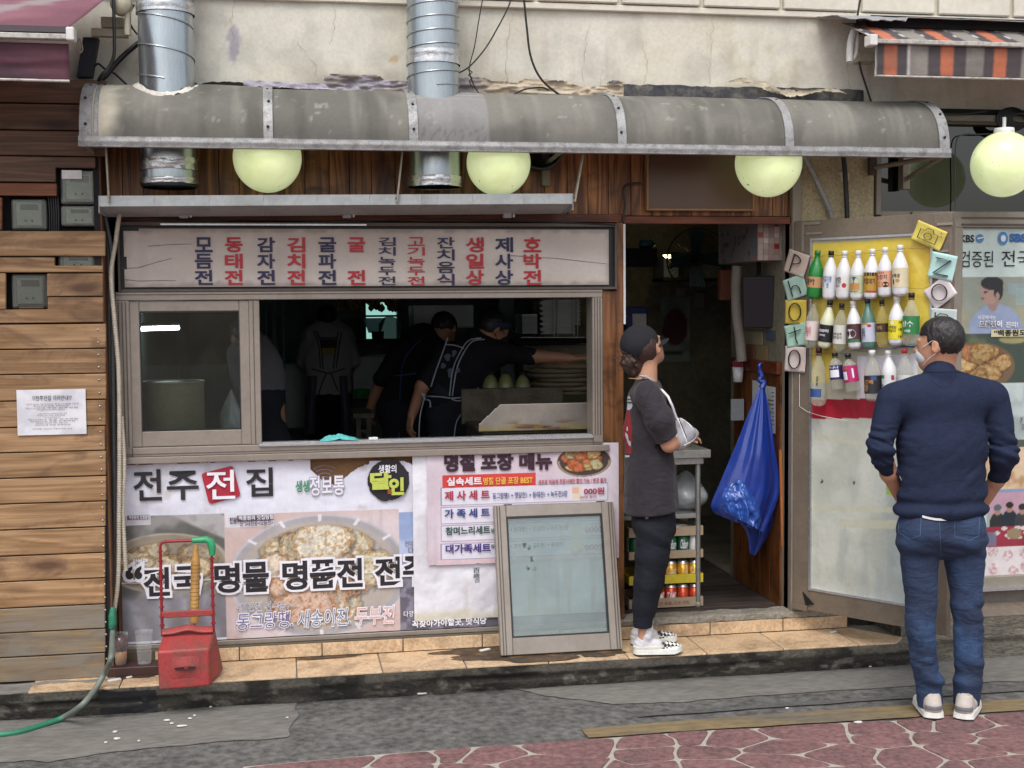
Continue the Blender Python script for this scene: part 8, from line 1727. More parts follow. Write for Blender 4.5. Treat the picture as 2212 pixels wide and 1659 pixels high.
s.chain([m_(1985, 1165), m_(1986, 1212), m_(1990, 1301, -.02), m_(1989, 1360, -.02), m_(1995, 1419, -.01), m_(2004, 1463), m_(2010, 1526, .01)], [.100, .086, .074, .067, .061, .065, .057], .012)
s.chain([m_(2083, 1165), m_(2083, 1212), m_(2089, 1301, -.02), m_(2092, 1360, -.02), m_(2092, 1419, -.01), m_(2091, 1463), m_(2087, 1530, .01)], [.102, .089, .072, .069, .065, .069, .058], .012)
zk_, za_, zh_ = zz(2040, 1325, YM), zz(2040, 1470, YM), zz(2040, 1190, YM)
def jf(x, y, z):
    a = .013*np.exp(-((z-zk_)/.085)**2)+.013*np.exp(-((z-za_)/.07)**2)+.011*np.exp(-((z-zh_)/.05)**2)+.003
    return a*(ridge(x*3, y*3, z*12+x*3, 5, 2)-.42)*1.1+.010*(fbm(x*4, y*4, z*5, 3, 3)-.5)
s.disp(jf); s.cut((2.9, YM, zz(2033, 1085, YM)), (0, 0, 1)); s.cut((2.9, YM, zz(2040, 1527, YM+.1)), (0, 0, -1))
jm = s.mb()
def denim():
    m, nt, b = newmat('denim'); L = nt.links.new; v = coords(nt, (1, 1, 1)); base = mix(nt, lin('#1b2840'), lin('#3e5f8c'), ramp(nt, noiz(nt, v, 4.5, 5, .6), .42, .66))
    tc = node(nt, 'ShaderNodeTexCoord'); sx = node(nt, 'ShaderNodeSeparateXYZ'); L(tc.outputs['Object'], sx.inputs[0]); zr = ramp(nt, sx.outputs[2], .0, 1.0)
    mr = node(nt, 'ShaderNodeMapRange'); L(sx.outputs[2], mr.inputs[0]); mr.inputs[1].default_value = .15; mr.inputs[2].default_value = .85; rp_ = nt.nodes.new('ShaderNodeValToRGB'); L(mr.outputs[0], rp_.inputs[0]); e = rp_.color_ramp.elements
    e[0].position = 0; e[0].color = (.25, .25, .25, 1); e[1].position = 1; e[1].color = (.2, .2, .2, 1); q = e.new(.32); q.color = (.9, .9, .9, 1); q = e.new(.52); q.color = (.35, .35, .35, 1)
    c = mix(nt, lin('#202e49'), base, rp_.outputs[0]); wv = noiz(nt, coords(nt, (400, 400, 60)), 1, 2, .5); c = mix(nt, c, ramp(nt, wv, .3, .7, (.8,)*3, (1.25,)*3), 1.0, 'MULTIPLY'); L(c, b.inputs['Base Color']); b.inputs['Roughness'].default_value = .85
    bn = node(nt, 'ShaderNodeBump'); bn.inputs['Strength'].default_value = .3; bn.inputs['Distance'].default_value = .001; L(wv, bn.inputs['Height']); b2 = node(nt, 'ShaderNodeBump'); b2.inputs['Strength'].default_value = .35; b2.inputs['Distance'].default_value = .03; L(noiz(nt, coords(nt, (1, 1, 2.2), (.2, .5, .3)), 9, 4, .5, 1.8), b2.inputs['Height']); L(b2.outputs[0], bn.inputs['Normal']); L(bn.outputs[0], b.inputs['Normal']); return m
jn = part('jeans', jm, denim(), mRoot); bv = bvh_of(jm); mSt = mat('denim_stitch', '#4c5f80', .8, bump=0)
for P_ in ([(1942, 1112), (1941, 1150), (1965, 1165), (1988, 1157), (1990, 1114)], [(2063, 1114), (2062, 1158), (2092, 1168), (2114, 1158), (2117, 1112)], [(2029, 1112), (2030, 1140), (2032, 1190), (2034, 1225)]):
    for k in range(len(P_)-1): seam([P_[k], ((P_[k][0]+P_[k+1][0])/2, (P_[k][1]+P_[k+1][1])/2), P_[k+1]], bv, .0013, 'stitching', mSt, jn, n=5)
part('shirt_hem', MB().grid(lambda u, v: tuple(np.array(m_(1992+84*u, 1113+7*math.sin(PI*u)+5*v, -.135+.02*(2*u-1)**2))), 20, 3), mWhite, mRoot)
f, r, u = axes(face, (0, -.02, 1)); mMask = mat('mask_white', '#cfd4da', .8, dirt=.05, fine=.04, bump=.2)
s = SDF(hc-np.array([.17, .1, .15]), hc+np.array([.05, .17, .08]), .004); s.ell(hc+f*.044-u*.050, (.058, .060, .054), .01, np.stack([r, f, u], 1)); s.cap(hc+f*.088-u*.028, hc+f*.086-u*.058, .015, .015, .02)
X, Y, Z = s.grid(); P = np.stack([X-hc[0], Y-hc[1], Z-hc[2]], -1); s.d = np.maximum(s.d, (.040-(P@f)).astype(np.float32)); s.d = np.maximum(s.d, ((P@u)-.0).astype(np.float32)); part('face_mask', s.mb(), mMask, mRoot)
for sg in (1, -1):
    e0 = hc+r*.082*sg-f*.012; a1 = hc+f*.055+r*.064*sg-u*.012; a2 = hc+f*.055+r*.056*sg-u*.09
    part('mask_strap', MB().tube([a1, (a1+e0)/2+r*.006*sg+u*.014, e0+u*.028], .0017, 5).tube([a2, (a2+e0)/2+r*.006*sg-u*.015, e0-u*.038], .0017, 5), mWhite, mRoot)
mShoe = mat('trainer_fabric', '#b5aca4', .8, dirt=.25, fine=.08, bump=.4, bscale=150); mShoeG = mat('trainer_grey', '#6e6e74', .7, bump=.1); mMid = mat('trainer_sole', '#dcdad4', .5, dirt=.25, dcol='#8f8a80', bump=.05); mOut = mat('trainer_outsole', '#23232a', .7, bump=0)
def shoe(heel, toe, root, W=.098, H=.085, low=False, mu=None, z0=.0125):
    a, b = np.array(heel, float), np.array(toe, float); f = (b-a); Ls = np.linalg.norm(f); f /= Ls; sd = np.array([-f[1], f[0], 0]);
    def outline(t): # half width along the shoe
        return W/2*(.72+.30*math.sin(PI*min(t*1.0+.02, 1)*.5+.3)-.0) * (1-max(0, (t-.78)/.22)**2.4*.75)*(1-max(0, (.07-t)/.07)**2*.45)
    def wall(m, n0, n1, z0_, z1_, g0, g1):
        vs = []; N = 40
        for z, g in ((z0_, g0), (z1_, g1)):
            for k in range(N):
                t = 2*PI*k/N; tt = .5-.5*math.cos(t); w = outline(tt)*(1 if math.sin(t) > 0 else -1)*min(1, abs(math.sin(t))*2.2)**.5; p = a+f*(tt*(Ls+g*2)-g)+sd*(w+g*np.sign(w)); vs.append((p[0], p[1], z+(.012*max(0, tt-.8)/.2)))
        mb = MB(); mb.add(vs, [(k, (k+1) % N, N+(k+1) % N, N+k) for k in range(N)], True); mb.add(vs, [tuple(range(N-1, -1, -1)), tuple(range(N, 2*N))]); return part(n0, mb, m, n1)
    sh = wall(mMid, 'midsole', root, z0+.009, z0+.032, .004, .001); wall(mOut, 'outsole', sh, z0, z0+.009, .0, .003)
    s = SDF(np.minimum(a, b)+np.array([-.08, -.08, z0-.01]), np.maximum(a, b)+np.array([.08, .08, z0+.16]), .0045)
    z_ = lambda t, z: np.append((a+f*Ls*t)[:2], z0+z)
    s.cap(z_(.12, .055), z_(.45, .05), .038, .042, .02); s.cap(z_(.45, .045), z_(.86, .035), .042, .027, .02, (1, 1, .8)); s.cap(z_(.15, .05), z_(.2, H), .036, .036, .015); s.cap(z_(.2, H), z_(.42, .065), .03, .026, .02)
    s.cut((0, 0, z0+.030), (0, 0, -1))
    if not low: s.ell(z_(.24, H+.035), (.03, .035, .03), .01, sub=True)
    return s, sh, z_, f, sd
for (h_, d) in (((2019, 1552), np.array([.075, .262, 0])), ((2080, 1554), np.array([.165, .218, 0]))):
    a = atz(*h_, .02); a[2] = 0; s, sh, z_, f_, sd_ = shoe(a+d*.0, a+d, mRoot, .10); up_ = part('shoe', s.mb(), mShoe, mRoot)
    lc = MB()
    for k in range(5):
        t = .42+.07*k; p = z_(t, .098-.028*(t-.42)*3); lc.tube([p+sd_*.03-np.array([0, 0, .012]), p, p-sd_*.03-np.array([0, 0, .012])], .003, 5)
    part('laces', lc, mWhite, up_)
    gs_ = MB(); gs_.lathe([(.0415, .045), (.0425, .05), (.042, .062), (.0405, .064)], tuple(z_(.13, 0)), 20, a0=math.atan2(-f_[1], -f_[0])-1.3, a1=math.atan2(-f_[1], -f_[0])+1.3); part('heel_stripe', gs_, mShoeG, up_)
YF = -.28
def w_(px, py, dy=0.0): return aty(px, py, YF+dy)
wr = thing('person', 'woman in a black cap and dark oversized T-shirt with one arm in a white sling', 'person', tuple(w_(1400, 1410)), 'people at the shop')
hc = w_(1396, 750, .01); face = (.70, .56, .40); upv = (-.34, -.14, .92)
s = SDF((1.45, YF-.36, .16), (2.30, YF+.42, 1.86), .0065)
headsdf(s, hc, face, upv, .93); s.cap(w_(1398, 775, .0), w_(1396, 828, .0), .050, .056, .03)
s.cap(w_(1398, 870), w_(1402, 1000), .08, .08, .05, (1, 1.6, 1)); s.cap(w_(1402, 1000), w_(1410, 1120), .08, .085, .05, (1.1, 1.5, 1))
s.chain([w_(1412, 862, -.17), w_(1440, 942, -.20), w_(1445, 960, -.20)], [.045, .040, .040], .02); s.chain([w_(1445, 960, -.20), w_(1480, 948, -.11), w_(1500, 937, -.03)], [.037, .030, .024], .012); s.chain([w_(1400, 862, .17), w_(1408, 945, .17), w_(1425, 985, .12)], [.045, .036, .028], .02)
s.chain([w_(1412, 1130, -.09), w_(1402, 1250, -.09), w_(1388, 1385, -.09)], [.07, .045, .024], .02); s.chain([w_(1412, 1130, .09), w_(1405, 1250, .10), w_(1385, 1368, .10)], [.07, .045, .024], .02)
bmb = s.mb(); hand(bmb, w_(1474, 944, -.08), (.9, .3, .05), (0, -.3, 1), .135, .5, 1); part('body', bmb, mSkin, wr)
s = SDF((1.52, YF-.38, .78), (2.22, YF+.38, 1.62), .006)
s.cap(w_(1397, 868), w_(1400, 930), .095, .108, .05, (1, 1.55, 1)); s.cap(w_(1400, 930), w_(1408, 1100), .112, .138, .05, (1, 1.42, 1)); s.cap(w_(1397, 848, -.14), w_(1397, 848, .14), .06, .06, .06); s.cap(w_(1397, 835, -.0), w_(1397, 850, -.0), .065, .08, .03)
s.chain([w_(1404, 862, -.16), w_(1424, 905, -.20), w_(1443, 946, -.205)], [.068, .068, .056], .03); s.chain([w_(1402, 862, .16), w_(1415, 905, .18), w_(1425, 940, .17)], [.068, .066, .05], .03)
hz_ = (w_(1347, 1112)[2], w_(1470, 1092)[2]); sw_, sl_ = w_(1443, 947, -.205), w_(1404, 862, -.16)
def tf(x, y, z):
    lowm = np.clip((1.35-z)/.4, 0, 1); return .013*(fbm(x*3+z, y*3, z*2.0-x*3, 3, 3)-.5)+.012*lowm*(ridge(x*7, y*7, z*1.6, 4)-.45)+.008*(ridge(x*5, y*5, z*6-x*6, 14)-.4)*(1-lowm)
s.disp(tf); s.cut((w_(1347, 1112)[0], 0, hz_[0]), (-(hz_[1]-hz_[0])*-1/.28, 0, -1));
X, Y, Z = s.grid(); n = np.array([.55, 0, -.85]); n /= np.linalg.norm(n); pr = (X-sw_[0])*n[0]+(Y-sw_[1])*n[1]+(Z-sw_[2])*n[2]; an = (sw_-sl_)/np.linalg.norm(sw_-sl_); al = (X-sw_[0])*an[0]+(Y-sw_[1])*an[1]+(Z-sw_[2])*an[2]; ax_ = np.sqrt(np.maximum((X-sw_[0])**2+(Y-sw_[1])**2+(Z-sw_[2])**2-al**2, 0)); s.d = np.maximum(s.d, np.where((ax_ < .08) & (Y < YF-.13) & (al > -.08), pr, -1).astype(np.float32)); s.ell(w_(1399, 822), (.052, .062, .035), .01, sub=True)
tm = s.mb(); mTee = mat('charcoal_tee', '#2e2a30', .9, dirt=.2, fine=.08, bump=.2, fold=.35, fsc=7, bscale=200, sheen=.1, spec=.3); te = part('t_shirt', tm, mTee, wr); bvt = bvh_of(tm)
seamm = mat('tee_seam', '#2a262b', .9, bump=0)
seam([(1424, 948), (1436, 951), (1450, 948), (1461, 942)], bvt, .0018, 'hem_stitch', seamm, te, Y=YF-.3); seam([(1408, 838), (1396, 860), (1390, 890), (1392, 925)], bvt, .0016, 'armhole_seam', seamm, te, Y=YF-.3)
def patch(pts, col, nm, lift, sub=10):
    """flat print laid on the cloth; outline measured from the photo, filled by a fine grid"""
    P = [np.array(p, float) for p in pts]; xs_ = [p[0] for p in P]; ys_ = [p[1] for p in P]; mb = MB(); n = 26; ids = {}
    x0, x1, y0, y1 = min(xs_), max(xs_), min(ys_), max(ys_); G = np.zeros((n+1, n+1), object); V = []
    def inside(x, y):
        c = False; j = len(P)-1
        for i in range(len(P)):
            if ((P[i][1] > y) != (P[j][1] > y)) and (x < (P[j][0]-P[i][0])*(y-P[i][1])/(P[j][1]-P[i][1])+P[i][0]): c = not c
            j = i
        return c
    def vid(i, j):
        if (i, j) not in ids:
            x, y = x0+(x1-x0)*i/n, y0+(y1-y0)*j/n; d = Vector(_ray(x, y)).normalized(); h = bvt.ray_cast(Vector(CAMP), d); ids[(i, j)] = None if h[0] is None else len(V)
            if h[0] is not None: V.append(tuple(h[0]+h[1]*lift if h[1].dot(d) < 0 else h[0]-d*lift))
        return ids[(i, j)]
    Fc = []
    for i in range(n):
        for j in range(n):
            if inside(x0+(x1-x0)*(i+.5)/n, y0+(y1-y0)*(j+.5)/n):
                q = [vid(i, j), vid(i, j+1), vid(i+1, j+1), vid(i+1, j)]
                if None not in q: Fc.append(tuple(q))
    if Fc: mb.add(V, Fc, True); part(nm, mb, col, te)
wx = lambda x, y: (1313.3+.20837*x, 662.4+.20837*y)
patch([wx(*p) for p in ((180, 1070), (225, 1070), (240, 1200), (250, 1260), (248, 1400), (240, 1525), (142, 1525), (142, 1400), (150, 1250), (168, 1160))], mat('print_red', '#8e2630', .7, bump=0, dirt=.3), 'printed_bottle', .0022)
patch([wx(*p) for p in ((195, 950), (205, 928), (225, 928), (240, 975), (255, 1030), (240, 1060), (215, 1072), (185, 1060), (158, 1030), (168, 990))], mat('print_white', '#c9cdd4', .7, bump=0), 'printed_cap', .0022)
patch([wx(*p) for p in ((172, 985), (248, 990), (246, 1004), (164, 1000))], mBlkI, 'printed_band', .0034); patch([wx(*p) for p in ((190, 955), (240, 957), (244, 968), (182, 966))], mBlkI, 'printed_band', .0034)
patch([wx(*p) for p in ((180, 1300), (205, 1330), (215, 1385), (236, 1400), (236, 1450), (212, 1430), (195, 1380), (176, 1330))], mat('print_white', '#c9cdd4'), 'printed_script', .0036); patch([wx(*p) for p in ((195, 1245), (205, 1245), (204, 1290), (192, 1285))], mat('print_white', '#c9cdd4'), 'printed_script', .0036)
patch([wx(*p) for p in ((165, 1540), (225, 1542), (220, 1560), (165, 1562))], mat('print_white', '#c9cdd4'), 'printed_script', .003)
s = SDF((1.55, YF-.26, .30), (2.15, YF+.30, 1.02), .006)
s.cap(w_(1410, 1085), w_(1412, 1135), .105, .112, .04, (1, 1.45, 1)); s.chain([w_(1413, 1140, -.08), w_(1408, 1200, -.09), w_(1400, 1258, -.09), w_(1391, 1310, -.09), w_(1387, 1366, -.09)], [.096, .086, .070, .056, .048], .02)
s.chain([w_(1413, 1140, .08), w_(1409, 1200, .09), w_(1404, 1258, .10), w_(1394, 1310, .10), w_(1388, 1364, .10)], [.098, .085, .070, .058, .050], .02)
s.disp(lambda x, y, z: .008*(fbm(x*4, y*4, z*4, 3, 3)-.5)+.010*(ridge(x*4, y*4, z*9+x*5, 6)-.45)*np.exp(-((z-.72)/.2)**2)+.006*(ridge(x*6, y*6, z*2, 3)-.4)); s.cut((0, 0, 1.0), (0, 0, 1))
s.cut((1.7, 0, w_(1388, 1359, -.09)[2]), (0, 0, -1)); part('trousers', s.mb(), mat('navy_trousers', '#171923', .85, fold=.2, dirt=.2, fine=.08, bump=.2, bscale=220, spec=.3), wr)
f, r, u = axes((.80, .50, .26), (-.26, -.10, 1)); cc = w_(1381, 742, .01); Mc = np.stack([r, f, u], 1); mCapF = mat('cap_cotton', '#17181f', .9, dirt=.15, fine=.06, bump=.25, bscale=220)
s = SDF(cc-np.array([.16, .15, .12]), cc+np.array([.2, .2, .14]), .004); s.ell(cc+u*.0, (.093, .106, .096), .01, Mc)
X, Y, Z = s.grid(); P = np.stack([X-cc[0], Y-cc[1], Z-cc[2]], -1); s.d = np.maximum(s.d, (-(P@u)-.028-.30*np.maximum(-(P@f), 0)).astype(np.float32)); capm_ = s.mb(); cp_ = part('cap', capm_, mCapF, wr); bvc = bvh_of(capm_)
mb = MB(); fb, rb_2, ub = axes((.97, .16, .30), (-.30, -.04, 1)); mb.grid(lambda a, b: tuple(cc-u*.024+rb_2*(2*a-1)*.074*(1-.15*b)+fb*(.094*math.sqrt(max(0, 1-((2*a-1)*.75)**2))+b*.068*math.sqrt(max(0, 1-((2*a-1)*.92)**2)))-ub*(.016*(2*a-1)**2)), 24, 8); o = part('brim', mb, mCapF, cp_); o.modifiers.new('t', 'SOLIDIFY').thickness = .003
part('button', MB().lathe([(0, .006), (.007, .004), (.008, 0)], tuple(cc+u*.091), 10), mCapF, cp_)
s = SDF(hc-np.array([.25, .16, .24]), hc+np.array([.1, .16, .1]), .0045); f, r, u = axes(face, upv); M = np.stack([r, f, u], 1); s.ell(hc+u*.012-f*.022, (.078, .084, .090), .01, M); s.cap(w_(1378, 772, .01), w_(1372, 792, .0), .045, .045, .03)
X, Y, Z = s.grid(); P = np.stack([X-hc[0], Y-hc[1], Z-hc[2]], -1); s.d = np.maximum(s.d, ((P@f)-.002+.35*np.minimum(P@u+.01, 0)).astype(np.float32)); s.disp(lambda x, y, z: (fbm(x*70, y*70, z*26, 2, 5)-.5)*.007); part('hair', s.mb(), mHairB, wr)
s = SDF(w_(1320, 830, -.2), w_(1400, 740, .2), .004)
s = SDF(np.array([w_(1325, 800)[0], YF-.12, w_(1350, 835)[2]]), np.array([w_(1395, 800)[0], YF+.12, w_(1350, 745)[2]]), .004); s.ell(w_(1362, 778, -.01), (.050, .050, .045), .02); s.cap(w_(1350, 786, -.02), w_(1368, 806, -.02), .028, .022, .02); s.cap(w_(1372, 800), w_(1370, 812), .02, .008, .02)
s.disp(lambda x, y, z: (ridge(x*24, y*20, z*24+x*18, 5, 3)-.45)*.013); part('bun', s.mb(), mHairB, wr)
mb = MB(); r_ = random.Random(9)
for k in range(90):
    p = np.array(w_(1356+r_.uniform(-14, 16), 785+r_.uniform(-22, 16), -.03+r_.uniform(-.03, .03))); a = r_.uniform(0, 6.28); q = p+np.array([.035*math.cos(a)-.018, r_.uniform(-.02, .02), .03*math.sin(a)]); mb.tube([p, (p+q)/2+np.array([0, -.01, .008]), q], .0009, 3, cap=False)
part('stray_hair', mb, mHairB, wr, kind='stuff')
mSl = mat('sling_fabric', '#a3a2a8', .8, dirt=.1, fine=.08, bump=.6, bscale=300); mPipe2 = mat('sling_piping', '#e2e2e6', .7, bump=0)
s = SDF((1.80, YF-.28, 1.08), (2.22, YF+.14, 1.42), .005); s.cap(w_(1466, 952, -.15), w_(1494, 938, -.09), .050, .030, .02, (1, .85, 1)); s.cap(w_(1469, 914, -.15), w_(1495, 937, -.09), .022, .028, .02); s.cap(w_(1468, 916, -.15), w_(1466, 950, -.15), .022, .046, .02, (1, .85, 1)); s.ell(w_(1478, 937, -.13), (.055, .046, .052), .02); s.disp(lambda x, y, z: .006*(fbm(x*12, y*12, z*12, 3)-.5)); slm = s.mb(); sl_o = part('sling', slm, mSl, wr); bvs = bvh_of(slm)
seam([(1466, 901), (1484, 912), (1498, 928), (1504, 942), (1495, 953), (1478, 962)], bvs, .0028, 'piping', mPipe2, sl_o, Y=YF-.3); seam([(1464, 905), (1472, 925), (1480, 945), (1484, 958)], bvs, .0035, 'piping', mPipe2, sl_o, Y=YF-.3); seam([(1459, 930), (1462, 950), (1460, 966)], bvs, .0035, 'piping', mPipe2, sl_o, Y=YF-.3); seam([(1467, 905), (1475, 925), (1483, 945)], bvs, .0022, 'black_edge', mBlkI, sl_o, Y=YF-.3)
part('strap', MB().tube([w_(1412, 836, -.1), w_(1430, 842, -.155), w_(1443, 856, -.20), w_(1452, 876, -.19), w_(1460, 900, -.16), w_(1466, 912, -.14)], .0085, 6, flat=.35), mPipe2, sl_o)
part('collar_band', MB().tube([w_(1384, 812, -.055), w_(1395, 813, -.075), w_(1407, 820, -.07), w_(1417, 829, -.03)], .013, 6, flat=.4), mSl, sl_o); part('necklace', MB().tube([w_(1358, 817, -.03), w_(1370, 818, -.065), w_(1386, 817, -.075)], .0018, 5), mat('beige_cord', '#b59a72', .6), wr)
mSock = mat('white_sock', '#c9c6cb', .9, dirt=.1, fine=.08, bump=.4, bscale=60)
def checker():
    m, nt, b = newmat('checker_canvas'); L = nt.links.new; tc = node(nt, 'ShaderNodeTexCoord'); mp = node(nt, 'ShaderNodeMapping'); mp.inputs['Scale'].default_value = (70, 70, 40); mp.inputs['Rotation'].default_value = (0, 0, math.radians(45)); L(tc.outputs['Object'], mp.inputs[0])
    ck = node(nt, 'ShaderNodeTexChecker'); ck.inputs['Scale'].default_value = 1.0; ck.inputs['Color1'].default_value = (*lin('#dddbd6'), 1); ck.inputs['Color2'].default_value = (*lin('#1d1c1f'), 1); L(mp.outputs[0], ck.inputs['Vector']); L(ck.outputs[0], b.inputs['Base Color']); b.inputs['Roughness'].default_value = .8; return m
mCk = checker(); mCan = mat('white_canvas', '#d3d0c8', .8, dirt=.4, dcol='#8f897b', dscale=20, fine=.1, bump=.3)
for (hp_, tp_, Y_) in (((1366, 1414), (1468, 1411), -.10), ((1360, 1393), (1455, 1388), .10)):
    a = np.array(atz(*hp_, .157)); b = np.array(atz(*tp_, .157)); a[2] = b[2] = 0; d = b-a; d = d/np.linalg.norm(d)*.245; a0 = a+d*.03
    s, sh, z_, f_, sd_ = shoe(a0, a0+d, wr, .092, .05, True, z0=.157)
    s = SDF(np.minimum(a0, a0+d)+np.array([-.08, -.08, .15]), np.maximum(a0, a0+d)+np.array([.08, .08, .30]), .0042)
    s.cap(z_(.14, .045), z_(.5, .042), .036, .040, .02); s.cap(z_(.5, .040), z_(.86, .033), .041, .028, .02, (1, 1, .85)); s.cut((0, 0, .187), (0, 0, -1)); s.cut(z_(.5, .0), -np.array([f_[0], f_[1], -.55])); part('shoe_vamp', s.mb(), mCk, sh)
    s = SDF(np.minimum(a0, a0+d)+np.array([-.08, -.08, .15]), np.maximum(a0, a0+d)+np.array([.08, .08, .30]), .0042); s.cap(z_(.14, .04), z_(.5, .036), .0385, .042, .02); s.cut((0, 0, .187), (0, 0, -1)); s.cut((0, 0, .207), (0, 0, 1)); s.cut(z_(.5, 0), np.array([f_[0], f_[1], -.55])); part('shoe_side', s.mb(), mCan, sh)
    s = SDF(np.minimum(a0, a0+d)+np.array([-.08, -.08, .15]), np.maximum(a0, a0+d)+np.array([.08, .08, .45]), .0042); s.cap(z_(.16, .05), z_(.46, .045), .035, .034, .02); s.chain([z_(.16, .055), z_(.25, .10), z_(.27, .22)], [.034, .033, .036], .02); s.disp(lambda x, y, z: .004*(ridge(x*14, y*14, z*30+x*20, 3)-.4)); part('sock', s.mb(), mSock, wr)
def cook(label, Y0, head, face, upv, torso, arms, legs, tee, lower, hcol, tr=.15, extra=None, Smul=1.0, aprn=None, sleeve=.34, depth=.72):
    A = lambda p: aty(p[0], p[1], Y0+(p[2] if len(p) > 2 else 0)); root = thing('person', label, 'person', tuple(A((torso[-1][0], 930))), 'cooks in the kitchen')
    pts = [A(head)]+[A(p) for p in torso]+[A(p) for a in arms for p in a['p']]+[A(p) for l in legs for p in l]; lo = np.min(pts, 0)-.26; hi = np.max(pts, 0)+.26
    hc = A(head); s = SDF(lo, hi, .009); headsdf(s, hc, face, upv, 1.0); s.cap(hc-np.array(upv)*.05-np.array(face)*.02, A(torso[0])+np.array([0, 0, .05]), .052, .06, .03)
    s.chain([A(p) for p in torso], [tr*.7]*len(torso), .05, (1, depth, 1))
    for a in arms: s.chain([A(p) for p in a['p']], a['r'], .02)
    for l in legs: s.chain([A(p) for p in l], [.07, .055, .045][:len(l)], .03)
    mb = s.mb()
    for a in arms:
        if 'hand' in a: hand(mb, A(a['p'][-1]), a['hand'][0], a['hand'][1], .17, a['hand'][2], a['hand'][3], .0034)
    part('body', mb, mSkinD, root)
    s = SDF(lo, hi, .008); rs = np.linspace(tr*.92, tr, len(torso)); s.chain([A(p) for p in torso], rs, .06, (1, depth, 1))
    for a in arms:
        P = [A(p) for p in a['p']]; v = P[1]-P[0]; L_ = np.linalg.norm(v); e = P[0]+v*min(1, sleeve/L_*.62); s.cap(A(torso[0]), P[0], tr*.6, .068, .05); s.cap(P[0], e, .068, .058, .03)
    s.disp(lambda x, y, z: .018*(fbm(x*4, y*4, z*5-x*4, 3, 3)-.5)+.008*(ridge(x*6, y*6, z*8+x*7, 4)-.4)); s.cut(A(torso[-1])-np.array([0, 0, .02]), (0, 0, -1)); tmb = s.mb(); tee_o = part('t_shirt', tmb, tee, root)
    s = SDF(lo-np.array([0, 0, .3]), hi, .009); b_ = A(torso[-1]); s.cap(b_+np.array([0, 0, .03]), b_-np.array([0, 0, .08]), tr*.95, tr*1.0, .03, (1, depth, 1))
    for l in legs: s.chain([b_-np.array([0, 0, .05])]+[A(p) for p in l][1:], [tr*.66, .085, .07], .03)
    s.cut((0, 0, lo[2]-.2), (0, 0, -1)); part('trousers', s.mb(), lower, root)
    f, r, u = axes(face, upv); s = SDF(hc-.16, hc+.17, .006); s.ell(hc+u*.028-f*.016, (.083, .102, .096), .01, np.stack([r, f, u], 1)); X, Y, Z = s.grid(); P = np.stack([X-hc[0], Y-hc[1], Z-hc[2]], -1); s.d = np.maximum(s.d, (-.02+.9*(P@f)+.0-(P@u)).astype(np.float32)*.7); s.disp(lambda x, y, z: (fbm(x*50, y*50, z*30, 3)-.5)*.012); part('hair', s.mb(), hcol, root)
    return root, A, hc, (f, r, u), bvh_of(tmb), tee_o
mTeeB = mat('black_tee', '#16161c', .9, dirt=.2, fine=.1, bump=.2, spec=.3); mTeeW = mat('white_tee', '#a9a7ad', .9, dirt=.15, fine=.05, bump=.2); mApr = mat('dark_apron', '#191b26', .85, dirt=.2, bump=.2); mPip = mat('apron_piping', '#a9b2c2', .7, bump=0); mPipB = mat('apron_piping_blue', '#3a4a8a', .7, bump=0)
def cords(root, bv, lines, Y0, r, m, nm='apron_cord'):
    for L_ in lines:
        P = pth([(a, b) for a, b in L_], Y0, 6); Q = []
        for p in P:
            d = Vector(np.array(p)-CAMP).normalized(); h = bv.ray_cast(Vector(CAMP), d); Q.append(tuple(h[0]-d*.004) if h[0] is not None and (h[0]-p).length < .6 else tuple(p))
        part(nm, MB().tube(Q, r, 5), m, root)
rt, A, hc, (f, r, u), bv, to = cook('cook in a black T-shirt and visor reaching his bare arm to the right', 1.5, (1066, 712), (.88, .30, -.36), (.30, .1, .95), [(1038, 762), (1005, 810), (975, 868)],
    [{'p': [(1078, 762, -.05), (1148, 770, -.12), (1232, 774, -.2)], 'r': [.055, .046, .030], 'hand': ((.95, 0, .1), (0, -.3, 1), .35, -1)}, {'p': [(962, 765, 0), (912, 835, -.05), (890, 896, -.02)], 'r': [.052, .043, .030], 'hand': ((-.25, -.1, -1), (-.9, -.3, .2), .55, 1)}],
    [[(962, 900), (950, 960), (945, 1040)], [(1000, 900), (1010, 960), (1010, 1040)]], mTeeB, mApr, mHair, tr=.165)
s = SDF(hc-.17, hc+.2, .006); s.ell(hc+u*.034-f*.004, (.088, .108, .094), .01, np.stack([r, f, u], 1)); X, Y, Z = s.grid(); P = np.stack([X-hc[0], Y-hc[1], Z-hc[2]], -1); U_ = (P@u)-.35*(P@f); s.d = np.maximum(s.d, (np.abs(U_-.028)-.026).astype(np.float32)*.8); mVis = mat('visor_navy', '#2b3350', .8, dirt=.2); vs_ = part('visor', s.mb(), mVis, rt)
o = part('visor_brim', MB().grid(lambda a, b: tuple(hc+u*.045+r*(2*a-1)*.075+f*(.085*math.sqrt(max(0, 1-((2*a-1)*.7)**2))+b*.075*math.sqrt(max(0, 1-((2*a-1)*.9)**2)))-u*b*.02), 18, 6), mVis, vs_); o.modifiers.new('t', 'SOLIDIFY').thickness = .004
s = SDF(hc-.16, hc+.16, .006); s.ell(hc+f*.05-u*.055, (.064, .074, .060), .01, np.stack([r, f, u], 1)); X, Y, Z = s.grid(); P = np.stack([X-hc[0], Y-hc[1], Z-hc[2]], -1); s.d = np.maximum(s.d, (.035-(P@f)).astype(np.float32)); s.d = np.maximum(s.d, ((P@u)+.004).astype(np.float32)); part('face_mask', s.mb(), mat('mask_black', '#17181c', .8), rt)
for sg in (1, -1): part('mask_strap', MB().tube([hc+f*.05+r*.07*sg-u*.01, hc+r*.083*sg+u*.02-f*.01, hc+r*.084*sg-u*.04-f*.02, hc+f*.05+r*.06*sg-u*.09], .0022, 5), mDark, rt)
